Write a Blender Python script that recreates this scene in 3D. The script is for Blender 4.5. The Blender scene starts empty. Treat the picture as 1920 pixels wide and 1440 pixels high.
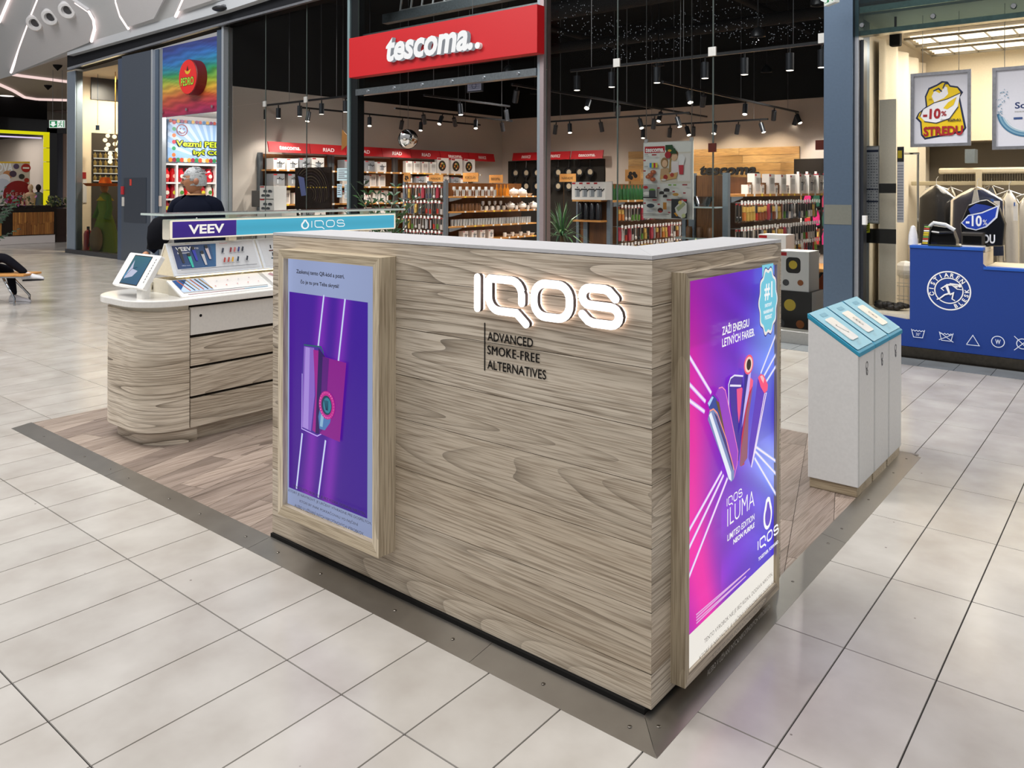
import bpy, bmesh, math, random
from mathutils import Vector, Matrix, noise
R = random.Random(7)
S = bpy.context.scene
COL = S.collection
V = Vector
PI = math.pi

# ---------------------------------------------------------------- camera
CAM = V((1.1747, -2.1174, 1.6)); YAW, ROLL, FPX, CX, CY = .6825, .0025, 1481.88, 960.0, 355.37
_f = V((-math.sin(YAW), math.cos(YAW), 0)); _r = V((math.cos(YAW), math.sin(YAW), 0)); _u = V((0, 0, 1))
RT = _r * math.cos(ROLL) + _u * math.sin(ROLL); UP = _u * math.cos(ROLL) - _r * math.sin(ROLL); FW = _f
cd = bpy.data.cameras.new('camera'); cam = bpy.data.objects.new('camera', cd); COL.objects.link(cam)
m = Matrix((RT, UP, -FW)).transposed().to_4x4(); m.translation = CAM; cam.matrix_world = m
cd.sensor_fit = 'HORIZONTAL'; cd.sensor_width = 36; cd.lens = FPX * 36 / 1920; cd.shift_y = -(720 - CY) / 1920
cd.clip_start = .05; cd.clip_end = 200
S.camera = cam
def ray(x, y): return FW + RT * ((x - CX) / FPX) - UP * ((y - CY) / FPX)
def hit(x, y, o, n):
    d = ray(x, y); return CAM + d * ((V(o) - CAM).dot(V(n)) / d.dot(V(n)))
def hz(x, y, z=0.0): return hit(x, y, (0, 0, z), (0, 0, 1))
def hy(x, y, Y): return hit(x, y, (0, Y, 0), (0, 1, 0))
def hx(x, y, X): return hit(x, y, (X, 0, 0), (1, 0, 0))
def hd(x, y, d): return CAM + ray(x, y) * d

# ---------------------------------------------------------------- world, light, exposure
def c(h, a=1.0):
    if isinstance(h, (tuple, list)): return tuple(h)
    h = h.lstrip('#'); o = []
    for i in (0, 2, 4):
        x = int(h[i:i + 2], 16) / 255; o.append(x / 12.92 if x <= .04045 else ((x + .055) / 1.055) ** 2.4)
    return (*o, a)
S.view_settings.view_transform = 'Standard'; S.view_settings.look = 'None'
S.view_settings.gamma = 1; S.view_settings.use_curve_mapping = False; S.view_settings.exposure = -0.15
W = bpy.data.worlds.new('daylight'); S.world = W; W.use_nodes = True
nt = W.node_tree; bg = nt.nodes['Background']; bg.inputs['Strength'].default_value = .66
tc = nt.nodes.new('ShaderNodeTexCoord'); sp = nt.nodes.new('ShaderNodeSeparateXYZ'); cr = nt.nodes.new('ShaderNodeValToRGB')
nt.links.new(tc.outputs['Generated'], sp.inputs[0]); nt.links.new(sp.outputs['Z'], cr.inputs[0]); nt.links.new(cr.outputs[0], bg.inputs[0])
cr.color_ramp.elements[0].position = 0.0; cr.color_ramp.elements[0].color = (.42, .41, .41, 1)
cr.color_ramp.elements[1].position = .75; cr.color_ramp.elements[1].color = (1.0, 1.0, 1.03, 1)

def area(name, loc, size, power, col=(1, 1, 1), rot=(0, 0, 0), sy=None, spread=None):
    l = bpy.data.lights.new(name, 'AREA'); l.energy = power; l.color = col[:3]; l.size = size
    if sy: l.shape = 'RECTANGLE'; l.size_y = sy
    if spread: l.spread = spread
    o = bpy.data.objects.new(name, l); o.location = loc; o.rotation_euler = rot; COL.objects.link(o); return o
area('overhead_fill_light', (-1, -4.5, 7.5), 5, 165, (1, .98, .95), (math.radians(24), 0, 0), 4)  # unseen overhead fill panels, all four added to brighten kiosk, floor and facade
area('overhead_fill_light', (-10, -3.5, 10), 8, 1250, (1, .97, .94), (math.radians(38), 0, 0), 4)
area('overhead_fill_light', (2.5, 3, 7), 5, 150, (1, .97, .94), (0, math.radians(20), 0), 4)
area('overhead_fill_light', (-4, .2, 9.5), 7, 520, (1, .98, .96), (math.radians(34), 0, 0), 4)
def spot(loc, aim, power, col=(1, .93, .85), ang=95, r=.04):
    l = bpy.data.lights.new('spot_beam', 'SPOT'); l.energy = power; l.color = col; l.spot_size = math.radians(ang); l.spot_blend = .7; l.shadow_soft_size = r
    o = bpy.data.objects.new('spot_beam', l); COL.objects.link(o); o.location = loc; o.rotation_euler = (V(aim) - V(loc)).to_track_quat('-Z', 'Y').to_euler(); return o

# ---------------------------------------------------------------- materials
def mat(name):
    m = bpy.data.materials.new(name); m.use_nodes = True; n = m.node_tree
    return m, n, n.nodes['Principled BSDF']
def N(n, t, **k):
    x = n.nodes.new('ShaderNode' + t)
    for a, b in k.items():
        if a in x.inputs: x.inputs[a].default_value = b
        else: setattr(x, a, b)
    return x
def ramp(n, fac, stops):
    r = n.nodes.new('ShaderNodeValToRGB'); e = r.color_ramp.elements
    while len(e) < len(stops): e.new(.5)
    for i, (p, q) in enumerate(stops): e[i].position = p; e[i].color = c(q)
    n.links.new(fac, r.inputs[0]); return r.outputs[0]
def mixc(n, fac, a, b, mode='MIX'):
    x = n.nodes.new('ShaderNodeMix'); x.data_type = 'RGBA'; x.blend_type = mode
    for i, s in ((0, fac), (6, a), (7, b)):
        if hasattr(s, 'default_value') or hasattr(s, 'links'): n.links.new(s, x.inputs[i])
        else: x.inputs[i].default_value = s if i == 0 else c(s)
    return x.outputs[2]
def bump(n, b, h, s, d=.002):
    x = N(n, 'Bump'); x.inputs['Strength'].default_value = s; x.inputs['Distance'].default_value = d
    n.links.new(h, x.inputs['Height']); n.links.new(x.outputs[0], b.inputs['Normal'])
def paint(name, rough=.5, metal=0, spec=.5, coat=0, bmp=.0, scale=60, var=.06):
    m, n, b = mat(name); a = N(n, 'Attribute', attribute_name='Col')
    no = N(n, 'TexNoise'); no.inputs['Scale'].default_value = scale; t = N(n, 'TexCoord'); n.links.new(t.outputs['Object'], no.inputs['Vector'])
    lo = 1 - var
    s = ramp(n, no.outputs[0], [(.3, (lo, lo, lo, 1)), (.7, (1, 1, 1, 1))])
    n.links.new(mixc(n, 1.0, a.outputs['Color'], s, 'MULTIPLY'), b.inputs['Base Color'])
    b.inputs['Roughness'].default_value = rough; b.inputs['Metallic'].default_value = metal; b.inputs['Specular IOR Level'].default_value = spec
    b.inputs['Coat Weight'].default_value = coat
    if bmp: bump(n, b, no.outputs[0], bmp)
    return m
def glow(name, strength=1.0, rough=.3, base=.012):
    m, n, b = mat(name); a = N(n, 'Attribute', attribute_name='Col')
    n.links.new(a.outputs['Color'], b.inputs['Emission Color']); b.inputs['Emission Strength'].default_value = strength
    b.inputs['Base Color'].default_value = (base, base, base, 1); b.inputs['Roughness'].default_value = rough; b.inputs['Specular IOR Level'].default_value = .25; return m
def glassm(name, tint=(1, 1, 1), refl=1.0, rough=.0):
    m, n, b = mat(name); out = n.nodes['Material Output']
    tr = N(n, 'BsdfTransparent'); tr.inputs[0].default_value = (*tint, 1); gl = N(n, 'BsdfGlossy'); gl.inputs['Roughness'].default_value = rough
    gl.inputs['Color'].default_value = (refl, refl, refl, 1)
    fr = N(n, 'Fresnel'); fr.inputs[0].default_value = 1.45; mx = N(n, 'MixShader')
    n.links.new(fr.outputs[0], mx.inputs[0]); n.links.new(tr.outputs[0], mx.inputs[1]); n.links.new(gl.outputs[0], mx.inputs[2])
    n.links.new(mx.outputs[0], out.inputs[0]); return m
def wood(name, axis, light, mid, dark, line=.9, rough=.45, sc=1.0, bands=52, big=.5):
    """laminate grain running along the given world axis"""
    m, n, b = mat(name); g = N(n, 'NewGeometry'); oi = N(n, 'ObjectInfo')
    off = N(n, 'VectorMath', operation='SCALE'); off.inputs[0].default_value = (7.3, 5.1, 9.7); n.links.new(oi.outputs['Random'], off.inputs['Scale'])
    ad = N(n, 'VectorMath', operation='ADD'); n.links.new(g.outputs['Position'], ad.inputs[0]); n.links.new(off.outputs[0], ad.inputs[1])
    s = [.07 * sc if k in axis else sc for k in 'xyz']
    mp = N(n, 'VectorMath', operation='MULTIPLY'); mp.inputs[1].default_value = s; n.links.new(ad.outputs[0], mp.inputs[0])
    n1 = N(n, 'TexNoise'); n1.inputs['Scale'].default_value = 2.6; n1.inputs['Detail'].default_value = 1.5; n.links.new(mp.outputs[0], n1.inputs['Vector'])
    # contour lines of a stretched noise field read as cathedral grain
    mu = N(n, 'Math', operation='MULTIPLY'); mu.inputs[1].default_value = bands; n.links.new(n1.outputs[0], mu.inputs[0])
    fr = N(n, 'Math', operation='FRACT'); n.links.new(mu.outputs[0], fr.inputs[0])
    g1 = ramp(n, fr.outputs[0], [(0, (.12, .10, .08, 1)), (.10, (.42, .39, .35, 1)), (.38, (.9, .9, .9, 1)), (1, (1, 1, 1, 1))])
    n2 = N(n, 'TexNoise'); n2.inputs['Scale'].default_value = 2.2; n2.inputs['Detail'].default_value = 2; n.links.new(mp.outputs[0], n2.inputs['Vector'])
    base = ramp(n, n2.outputs[0], [(.3, dark), (.5, mid), (.68, light)])
    sf = [.22 * sc if k in axis else 9 * sc for k in 'xyz']
    mf = N(n, 'VectorMath', operation='MULTIPLY'); mf.inputs[1].default_value = sf; n.links.new(ad.outputs[0], mf.inputs[0])
    n3 = N(n, 'TexNoise'); n3.inputs['Scale'].default_value = 24; n3.inputs['Detail'].default_value = 2; n.links.new(mf.outputs[0], n3.inputs['Vector'])
    f = ramp(n, n3.outputs[0], [(.36, (.50, .45, .40, 1)), (.56, (1, 1, 1, 1))])
    n4 = N(n, 'TexNoise'); n4.inputs['Scale'].default_value = 3.1; n.links.new(mp.outputs[0], n4.inputs['Vector']); mk = N(n, 'MapRange'); mk.inputs[1].default_value = .38; mk.inputs[2].default_value = .62; mk.inputs[3].default_value = line * .25; mk.inputs[4].default_value = line; n.links.new(n4.outputs[0], mk.inputs[0])
    col = mixc(n, mk.outputs[0], base, g1, 'MULTIPLY'); col = mixc(n, .75, col, f, 'MULTIPLY')
    hs = N(n, 'HueSaturation'); va = N(n, 'MapRange'); va.inputs[3].default_value = .9; va.inputs[4].default_value = 1.08
    n.links.new(oi.outputs['Random'], va.inputs[0]); n.links.new(va.outputs[0], hs.inputs['Value']); n.links.new(col, hs.inputs['Color'])
    n.links.new(hs.outputs[0], b.inputs['Base Color']); b.inputs['Roughness'].default_value = rough
    bump(n, b, n3.outputs[0], .25, .001); return m

LW = ('#ded3c2', '#cdc0ad', '#b2a28c')
M = {}
M['paint'] = paint('painted_surface'); M['gloss'] = paint('glossy_surface', .15, coat=.3); M['matte'] = paint('matte_surface', .8, spec=.2)
M['print'] = paint('printed_surface', .35, var=.02); M['fabric'] = paint('fabric', .9, spec=.1, bmp=.5, scale=300, var=.25)
M['metal'] = paint('painted_metal', .35, .6, bmp=.1, scale=40); M['alu'] = paint('brushed_aluminium', .3, 1.0, scale=30, var=.2)
M['chrome'] = paint('chrome', .08, 1.0, var=.02); M['leaf'] = paint('leaf', .35, bmp=.3, scale=40, var=.3)
M['skin'] = paint('skin', .5, spec=.3, bmp=.1, scale=80, var=.1); M['hair'] = paint('hair', .55, bmp=1, scale=160, var=.5)
M['glow1'] = glow('lit_panel', 1.0); M['glow2'] = glow('bright_lamp', 6.0); M['halo'] = glow('halo_light', 4.5); M['cove'] = glow('cove_light', 2.2); M['halo2'] = glow('letter_halo', 4.5); M['glow3'] = glow('logo_light', 2.2); M['screen'] = glow('screen', .85, .08, .02)
M['glass'] = glassm('clear_glass', (.95, .97, .96), .16); M['glassg'] = glassm('green_glass', (.72, .86, .84), .6)
M['frost'] = glassm('frosted_glass', (.5, .62, .64), .6, .25); M['plastic'] = glassm('clear_plastic', (.9, .9, .92), .9, .15)
M['cup'] = glassm('drinking_glass', (.8, .82, .85), .9, .05); M['mirror'] = paint('mirror', .02, 1.0, var=.0)
for a in 'xyz': M['wood' + a] = wood('ash_laminate_grain_' + a, a, *LW)
for a in 'z': M['oak' + a] = wood('light_oak_frame', a, '#ddd0b8', '#cdbfa5', '#b5a58a', line=.45, bands=14)
M['oakx'] = wood('light_oak_frame_rail', 'x', '#ddd0b8', '#cdbfa5', '#b5a58a', line=.3, bands=14)
M['shelfwood'] = wood('shelf_board', 'y', '#e0a860', '#cf9450', '#b87c3c', line=.3)
M['backwood'] = wood('brown_back_panel', 'z', '#8a5a30', '#75491f', '#5c3818', line=.4)
M['plankwood'] = wood('lit_timber_cladding', 'x', '#e2bd84', '#cda266', '#aa7d45', line=.35)
M['crate'] = wood('reclaimed_wood', 'z', '#b8803f', '#96602c', '#6c401c', line=.5, bands=12)

# ---------------------------------------------------------------- mesh building
_txt = {}
def text_mesh(s, shear=0.0, off=0.0, sp=1.0):
    k = (s, shear, off, sp)
    if k not in _txt:
        cu = bpy.data.curves.new('t', 'FONT'); cu.body = s; cu.shear = shear; cu.offset = off; cu.size = 1; cu.space_character = sp; cu.resolution_u = 3
        cu.fill_mode = 'FRONT'
        o = bpy.data.objects.new('t', cu); COL.objects.link(o); me = bpy.data.meshes.new_from_object(o)
        vs = [(v.co.x, v.co.y) for v in me.vertices]; fs = [tuple(p.vertices) for p in me.polygons]
        bpy.data.objects.remove(o); bpy.data.curves.remove(cu); bpy.data.meshes.remove(me)
        xs = [a for a, _ in vs] or [0, 1]; ys = [b for _, b in vs] or [0, 1]
        _txt[k] = (vs, fs, min(xs), max(xs), min(ys), max(ys))
    return _txt[k]

class MB:
    def __init__(s, col='#ffffff'): s.v = []; s.f = []; s.c = []; s.col = col
    def face(s, pts, col=None):
        i = len(s.v); s.v += [tuple(p) for p in pts]; s.f.append(tuple(range(i, i + len(pts)))); s.c.append(col if isinstance(col, list) else c(col or s.col))
    def add(s, vs, fs, col=None):
        i = len(s.v); s.v += [tuple(p) for p in vs]; k = c(col or s.col)
        for f in fs: s.f.append(tuple(i + j for j in f)); s.c.append(k)
        return s
    BF = [(0, 3, 2, 1), (4, 5, 6, 7), (0, 1, 5, 4), (1, 2, 6, 5), (2, 3, 7, 6), (3, 0, 4, 7)]
    def box(s, x0, x1, y0, y1, z0, z1, col=None):
        return s.add([(x0, y0, z0), (x1, y0, z0), (x1, y1, z0), (x0, y1, z0), (x0, y0, z1), (x1, y0, z1), (x1, y1, z1), (x0, y1, z1)], s.BF, col)
    def obox(s, o, a, b, d, col=None):
        o, a, b, d = V(o), V(a), V(b), V(d)
        return s.add([o, o + a, o + a + b, o + b, o + d, o + a + d, o + a + b + d, o + b + d], s.BF, col)
    def cyl(s, p, q, r, n=12, r2=None, col=None, cap=True):
        p, q = V(p), V(q); r2 = r if r2 is None else r2; ax = (q - p).normalized(); t = ax.orthogonal().normalized(); w = ax.cross(t)
        vs = [p + (t * math.cos(2 * PI * i / n) + w * math.sin(2 * PI * i / n)) * r for i in range(n)] + [q + (t * math.cos(2 * PI * i / n) + w * math.sin(2 * PI * i / n)) * r2 for i in range(n)]
        fs = [(i, (i + 1) % n, n + (i + 1) % n, n + i) for i in range(n)]
        if cap: fs += [tuple(range(n))[::-1], tuple(range(n, 2 * n))]
        return s.add(vs, fs, col)
    def tube(s, pts, r, n=6, col=None, taper=None):
        pts = [V(p) for p in pts]; vs = []; N_ = len(pts); t = None
        for i, p in enumerate(pts):
            d = (pts[min(i + 1, N_ - 1)] - pts[max(i - 1, 0)]).normalized()
            t = d.orthogonal().normalized() if t is None else (t - d * t.dot(d)).normalized()
            w = d.cross(t); rr = r if taper is None else r + (taper - r) * i / max(1, N_ - 1)
            vs += [p + (t * math.cos(2 * PI * k / n) + w * math.sin(2 * PI * k / n)) * rr for k in range(n)]
        fs = [(i * n + k, i * n + (k + 1) % n, (i + 1) * n + (k + 1) % n, (i + 1) * n + k) for i in range(N_ - 1) for k in range(n)]
        fs += [tuple(range(n))[::-1], tuple(range((N_ - 1) * n, N_ * n))]
        return s.add(vs, fs, col)
    def lathe(s, o, prof, n=16, col=None, ax=(0, 0, 1)):
        o, ax = V(o), V(ax).normalized(); t = ax.orthogonal().normalized(); w = ax.cross(t); vs = []
        for r, z in prof: vs += [o + ax * z + (t * math.cos(2 * PI * k / n) + w * math.sin(2 * PI * k / n)) * max(r, 1e-4) for k in range(n)]
        fs = [(i * n + k, i * n + (k + 1) % n, (i + 1) * n + (k + 1) % n, (i + 1) * n + k) for i in range(len(prof) - 1) for k in range(n)]
        return s.add(vs, fs, col)
    def ball(s, o, r, n=12, m_=8, col=None, sc=(1, 1, 1)):
        vs = []; fs = []; o = V(o)
        for i in range(m_ + 1):
            a = PI * i / m_
            vs += [o + V((math.sin(a) * math.cos(2 * PI * k / n) * r * sc[0], math.sin(a) * math.sin(2 * PI * k / n) * r * sc[1], math.cos(a) * r * sc[2])) for k in range(n)]
        fs = [((i + 1) * n + k, (i + 1) * n + (k + 1) % n, i * n + (k + 1) % n, i * n + k) for i in range(m_) for k in range(n)]
        return s.add(vs, fs, col)
    def prism(s, poly, o, u, v, d, col=None, colside=None):
        """2-D outline in the (u,v) plane at o, extruded along vector d"""
        o, u, v, d = V(o), V(u), V(v), V(d); n = len(poly)
        a = [o + u * p[0] + v * p[1] for p in poly]; b = [p + d for p in a]
        s.face(b, col); s.face(a[::-1], colside or col)
        for i in range(n): j = (i + 1) % n; s.face([a[i], a[j], b[j], b[i]], colside or col)
        return s
    def build(s, name, mt, parent=None, org=None, smooth=False, bevel=0, kind=None, label=None):
        me = bpy.data.meshes.new(name); off = V((0, 0, 0))
        if parent is not None: off = tot(parent)
        elif org is not None: off = V(org)
        me.from_pydata([(x - off[0], y - off[1], z - off[2]) for x, y, z in s.v], [], s.f)
        ca = me.color_attributes.new('Col', 'FLOAT_COLOR', 'CORNER'); buf = []
        for f, k in zip(s.f, s.c):
            if isinstance(k, list):
                for q in k: buf += q
            else: buf += list(k) * len(f)
        ca.data.foreach_set('color', buf); me.materials.append(M[mt] if isinstance(mt, str) else mt)
        if smooth: me.polygons.foreach_set('use_smooth', [True] * len(me.polygons))
        o = bpy.data.objects.new(name, me); COL.objects.link(o)
        if parent is not None: o.parent = parent
        else: o.location = off
        if smooth: 
            bm = bmesh.new(); bm.from_mesh(me); bmesh.ops.remove_doubles(bm, verts=bm.verts, dist=1e-5); bm.to_mesh(me); bm.free()
            me.polygons.foreach_set('use_smooth', [True] * len(me.polygons))
            if smooth == 'auto': me.set_sharp_from_angle(angle=math.radians(38))
        if bevel:
            bm = bmesh.new(); bm.from_mesh(me); bmesh.ops.remove_doubles(bm, verts=bm.verts, dist=1e-5); bm.to_mesh(me); bm.free()
            bv = o.modifiers.new('bevel', 'BEVEL'); bv.width = bevel; bv.segments = 2; bv.limit_method = 'ANGLE'
        if kind: o['kind'] = kind
        if label: o['label'] = label
        return o
def tot(o):
    t = V((0, 0, 0))
    while o is not None: t += o.location; o = o.parent
    return t
def thing(name, label, cat, loc=(0, 0, 0), group=None):
    o = bpy.data.objects.new(name, None); COL.objects.link(o); o.location = loc; o.empty_display_size = .1
    o['label'] = label; o['category'] = cat
    if group: o['group'] = group
    return o
def tag(o, label, cat, group=None):
    o['label'] = label; o['category'] = cat
    if group: o['group'] = group
    return o
def copy(o, loc, label=None, group=None, rz=None, sc=None):
    r = o.copy(); COL.objects.link(r); r.location = loc
    if label: r['label'] = label
    if group: r['group'] = group
    if rz is not None: r.rotation_euler = (0, 0, rz)
    if sc is not None: r.scale = sc
    for ch in list(o.children):
        k = ch.copy(); COL.objects.link(k); k.parent = r
        for g in ch.children: q = g.copy(); COL.objects.link(q); q.parent = k
    return r

class Art(MB):
    """flat print: polygons, lines and lettering on one plane"""
    def __init__(s, o, u, v, n, eps=.0006, col='#ffffff'):
        super().__init__(col); s.o, s.u, s.w, s.n = V(o), V(u).normalized(), V(v).normalized(), V(n).normalized(); s.e = eps; s.L = 0
    def P(s, x, y): h = hit(x, y, s.o, s.n) - s.o; return (h.dot(s.u), h.dot(s.w))
    def W(s, p): return s.o + s.u * p[0] + s.w * p[1] + s.n * (s.e * s.L)
    def poly(s, pts, col=None, up=1):
        s.L += up; s.face([s.W(p) for p in pts], col); return s
    def rect(s, a, b, d, e, col=None, up=1): return s.poly([(a, d), (b, d), (b, e), (a, e)], col, up)
    def px(s, pts, col=None, up=1): return s.poly([s.P(*p) for p in pts], col, up)
    def disc(s, p, r, col=None, n=28, ry=None, a0=0, a1=2 * PI, up=1):
        ry = ry or r; return s.poly([(p[0] + r * math.cos(a0 + (a1 - a0) * i / n), p[1] + ry * math.sin(a0 + (a1 - a0) * i / n)) for i in range(n)], col, up)
    def ring(s, p, r, w, col=None, n=32, ry=None, a0=0, a1=2 * PI):
        s.L += 1; ry = ry or r; q = ry - r
        for i in range(n):
            t = [a0 + (a1 - a0) * (i + k) / n for k in (0, 1)]
            s.face([s.W((p[0] + rr * math.cos(x), p[1] + (rr + q) * math.sin(x))) for rr, x in ((r - w / 2, t[0]), (r + w / 2, t[0]), (r + w / 2, t[1]), (r - w / 2, t[1]))], col)
        return s
    def line(s, pts, w, col=None, w2=None, up=1):
        s.L += up; w2 = w if w2 is None else w2; n = len(pts)
        L, Rr = offs(pts, [w / 2 + (w2 - w) / 2 * i / max(1, n - 1) for i in range(n)])
        for i in range(n - 1): s.face([s.W(p) for p in (L[i], L[i + 1], Rr[i + 1], Rr[i])], col)
        return s
    def pxl(s, pts, w, col=None, w2=None): return s.line([s.P(*p) for p in pts], w, col, w2)
    def grad(s, a, b, d, e, fn, nu=24, nv=40):
        s.L += 1
        for i in range(nu):
            for j in range(nv):
                q = [(a + (b - a) * (i + x) / nu, d + (e - d) * (j + y) / nv, (i + x) / nu, (j + y) / nv) for x, y in ((0, 0), (1, 0), (1, 1), (0, 1))]
                s.face([s.W(t[:2]) for t in q], [fn(t[2], t[3]) for t in q])
        return s
    def text(s, t, x0, x1, y0, y1=None, col=None, shear=0, off=0, sp=1.0, up=1, fit='h', depth=0, colside=None):
        """lettering fitted to the box x0..x1, y0..y1 (y1 None keeps the aspect)"""
        s.L += up; vs, fs, a, b, d, e = text_mesh(t, shear, off, sp); kx = (x1 - x0) / max(1e-6, b - a); ky = kx if y1 is None else (y1 - y0) / max(1e-6, e - d)
        z = s.n * (s.e * s.L + depth)
        base = [s.o + s.u * (x0 + (x - a) * kx) + s.w * (y0 + (y - d) * ky) for x, y in vs]
        s.add([p + z for p in base], fs, col)
        if depth:
            ed = {}
            for f in fs:
                for i in range(len(f)): k = (f[i], f[(i + 1) % len(f)]); ed[tuple(sorted(k))] = (ed.get(tuple(sorted(k)), (0, k))[0] + 1, k)
            z0 = s.n * (s.e * s.L)
            for n_, k in ed.values():
                if n_ == 1: s.face([base[k[0]] + z0, base[k[1]] + z0, base[k[1]] + z, base[k[0]] + z], colside or col)
        return s
    def otext(s, t, x0, x1, y0, y1, col, out, w):
        for k in range(8): s.text(t, x0 + w * math.cos(k * PI / 4), x1 + w * math.cos(k * PI / 4), y0 + w * math.sin(k * PI / 4), y1 + w * math.sin(k * PI / 4), out, off=.03, up=1 if k == 0 else .05)
        return s.text(t, x0, x1, y0, y1, col, off=.03)
    def ptext(s, t, p0, p1, h, **k):
        """lettering whose baseline runs from one image point to another on this plane"""
        a, b = s.P(*p0), s.P(*p1); return s.text(t, min(a[0], b[0]), max(a[0], b[0]), a[1], a[1] + h, **k)
def offs(pts, ws, closed=False):
    n = len(pts); L = []; Rr = []
    for i in range(n):
        p0 = pts[i - 1] if (i or closed) else pts[i]; p1 = pts[(i + 1) % n] if (i < n - 1 or closed) else pts[i]
        a = V((pts[i][0] - p0[0], pts[i][1] - p0[1])); b = V((p1[0] - pts[i][0], p1[1] - pts[i][1]))
        a = a.normalized() if a.length > 1e-9 else b.normalized(); b = b.normalized() if b.length > 1e-9 else a
        t = (a + b); t = t.normalized() if t.length > 1e-6 else a; nx, ny = -t[1], t[0]
        k = 1 / max(.35, t.dot(a)); L.append((pts[i][0] + nx * ws[i] * k, pts[i][1] + ny * ws[i] * k)); Rr.append((pts[i][0] - nx * ws[i] * k, pts[i][1] - ny * ws[i] * k))
    return L, Rr
def arc(cx, cy, r, a0, a1, n=8, ry=None):
    ry = r if ry is None else ry
    return [(cx + r * math.cos(math.radians(a0 + (a1 - a0) * i / n)), cy + ry * math.sin(math.radians(a0 + (a1 - a0) * i / n))) for i in range(n + 1)]
def stroke3(mb, path, w, o, u, v, nrm, depth, col, side, closed=False, cap=True):
    """rounded stroke letter with real thickness"""
    o, u, v, nrm = V(o), V(u), V(v), V(nrm); L, Rr = offs(path, [w / 2] * len(path), closed); n = len(path)
    T = lambda p, z: o + u * p[0] + v * p[1] + nrm * z
    for i in range(n if closed else n - 1):
        j = (i + 1) % n; mb.face([T(p, depth) for p in (Rr[i], Rr[j], L[j], L[i])], col)
        for A in (L, Rr): mb.face([T(A[i], 0), T(A[j], 0), T(A[j], depth), T(A[i], depth)], side)
    if not closed and cap:
        for e, q in ((0, 1), (n - 1, n - 2)):
            a = math.atan2(path[e][1] - path[q][1], path[e][0] - path[q][0]); pts = [(path[e][0] + w / 2 * math.cos(a + t), path[e][1] + w / 2 * math.sin(a + t)) for t in [(-PI / 2 + PI * k / 8) for k in range(9)]]
            mb.face([T(p, depth) for p in pts], col)
            for k in range(8): mb.face([T(pts[k], 0), T(pts[k + 1], 0), T(pts[k + 1], depth), T(pts[k], depth)], side)
def iqos_paths():
    I = [(0, 0), (0, 1)]
    Q = [(1.83, .33), (1.83, .6)] + arc(1.4, .57, .43, 0, 90, 6) + [(.55, 1), (.49, .94)] + [(.49, .42)] + arc(.91, .42, .42, 180, 270, 6) + [(1.62, 0), (2.0, -.3)]
    O = arc(3.2, .58, .43, 0, 90, 6, .42) + arc(2.74, .58, .43, 90, 180, 6, .42) + arc(2.74, .42, .43, 180, 270, 6, .42) + arc(3.2, .42, .43, 270, 360, 6, .42)
    Sx = [(5.2, .76), (4.98, .96), (4.84, 1)] + [(4.4, 1)] + arc(4.33, .755, .25, 90, 270, 8, .245) + [(5.0, .5)] + arc(5.05, .25, .27, 90, -90, 8, .25) + [(4.45, 0), (4.28, .05), (4.08, .22)]
    return [(I, False), (Q, False), (O, True), (Sx, False)]
def iqos_flat(a, x, y, h, col, w=.14, kx=1.0):
    for pth, cl in iqos_paths():
        q = [(x + p[0] * h * kx, y + p[1] * h) for p in pth]
        if cl: q.append(q[0])
        a.line(q, w * h, col)
def rrect(x0, x1, y0, y1, r, n=4):
    return arc(x1 - r, y1 - r, r, 0, 90, n) + arc(x0 + r, y1 - r, r, 90, 180, n) + arc(x0 + r, y0 + r, r, 180, 270, n) + arc(x1 - r, y0 + r, r, 270, 360, n)
def skin(name, J, E, mt, parent, col, sub=2):
    """one continuous body surface grown from joints (position, radius)"""
    ks = list(J); off = tot(parent) if parent is not None else V((0, 0, 0)); me = bpy.data.meshes.new(name)
    me.from_pydata([V(J[k][0]) - off for k in ks], [(ks.index(a), ks.index(b)) for a, b in E], [])
    o = bpy.data.objects.new(name, me); COL.objects.link(o); o.parent = parent
    md = o.modifiers.new('skin', 'SKIN'); md.use_smooth_shade = True
    if not me.skin_vertices: me.attributes.new('skin_vertex', 'FLOAT_VECTOR', 'POINT') if False else None
    sv = me.skin_vertices[0].data if me.skin_vertices else None
    if sv is None:
        bm = bmesh.new(); bm.from_mesh(me); bm.verts.layers.skin.verify(); bm.to_mesh(me); bm.free(); sv = me.skin_vertices[0].data
    for i, k in enumerate(ks):
        r = J[k][1]; sv[i].radius = (r, r) if not isinstance(r, tuple) else r; sv[i].use_root = i == 0
    ss = o.modifiers.new('sub', 'SUBSURF'); ss.levels = sub; ss.render_levels = sub
    m = M[mt].copy(); n = m.node_tree
    for x in list(n.nodes):
        if x.type == 'ATTRIBUTE':
            rgb = n.nodes.new('ShaderNodeRGB'); rgb.outputs[0].default_value = c(col)
            for l in list(x.outputs['Color'].links): n.links.new(rgb.outputs[0], l.to_socket)
    me.materials.append(m); return o
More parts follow.
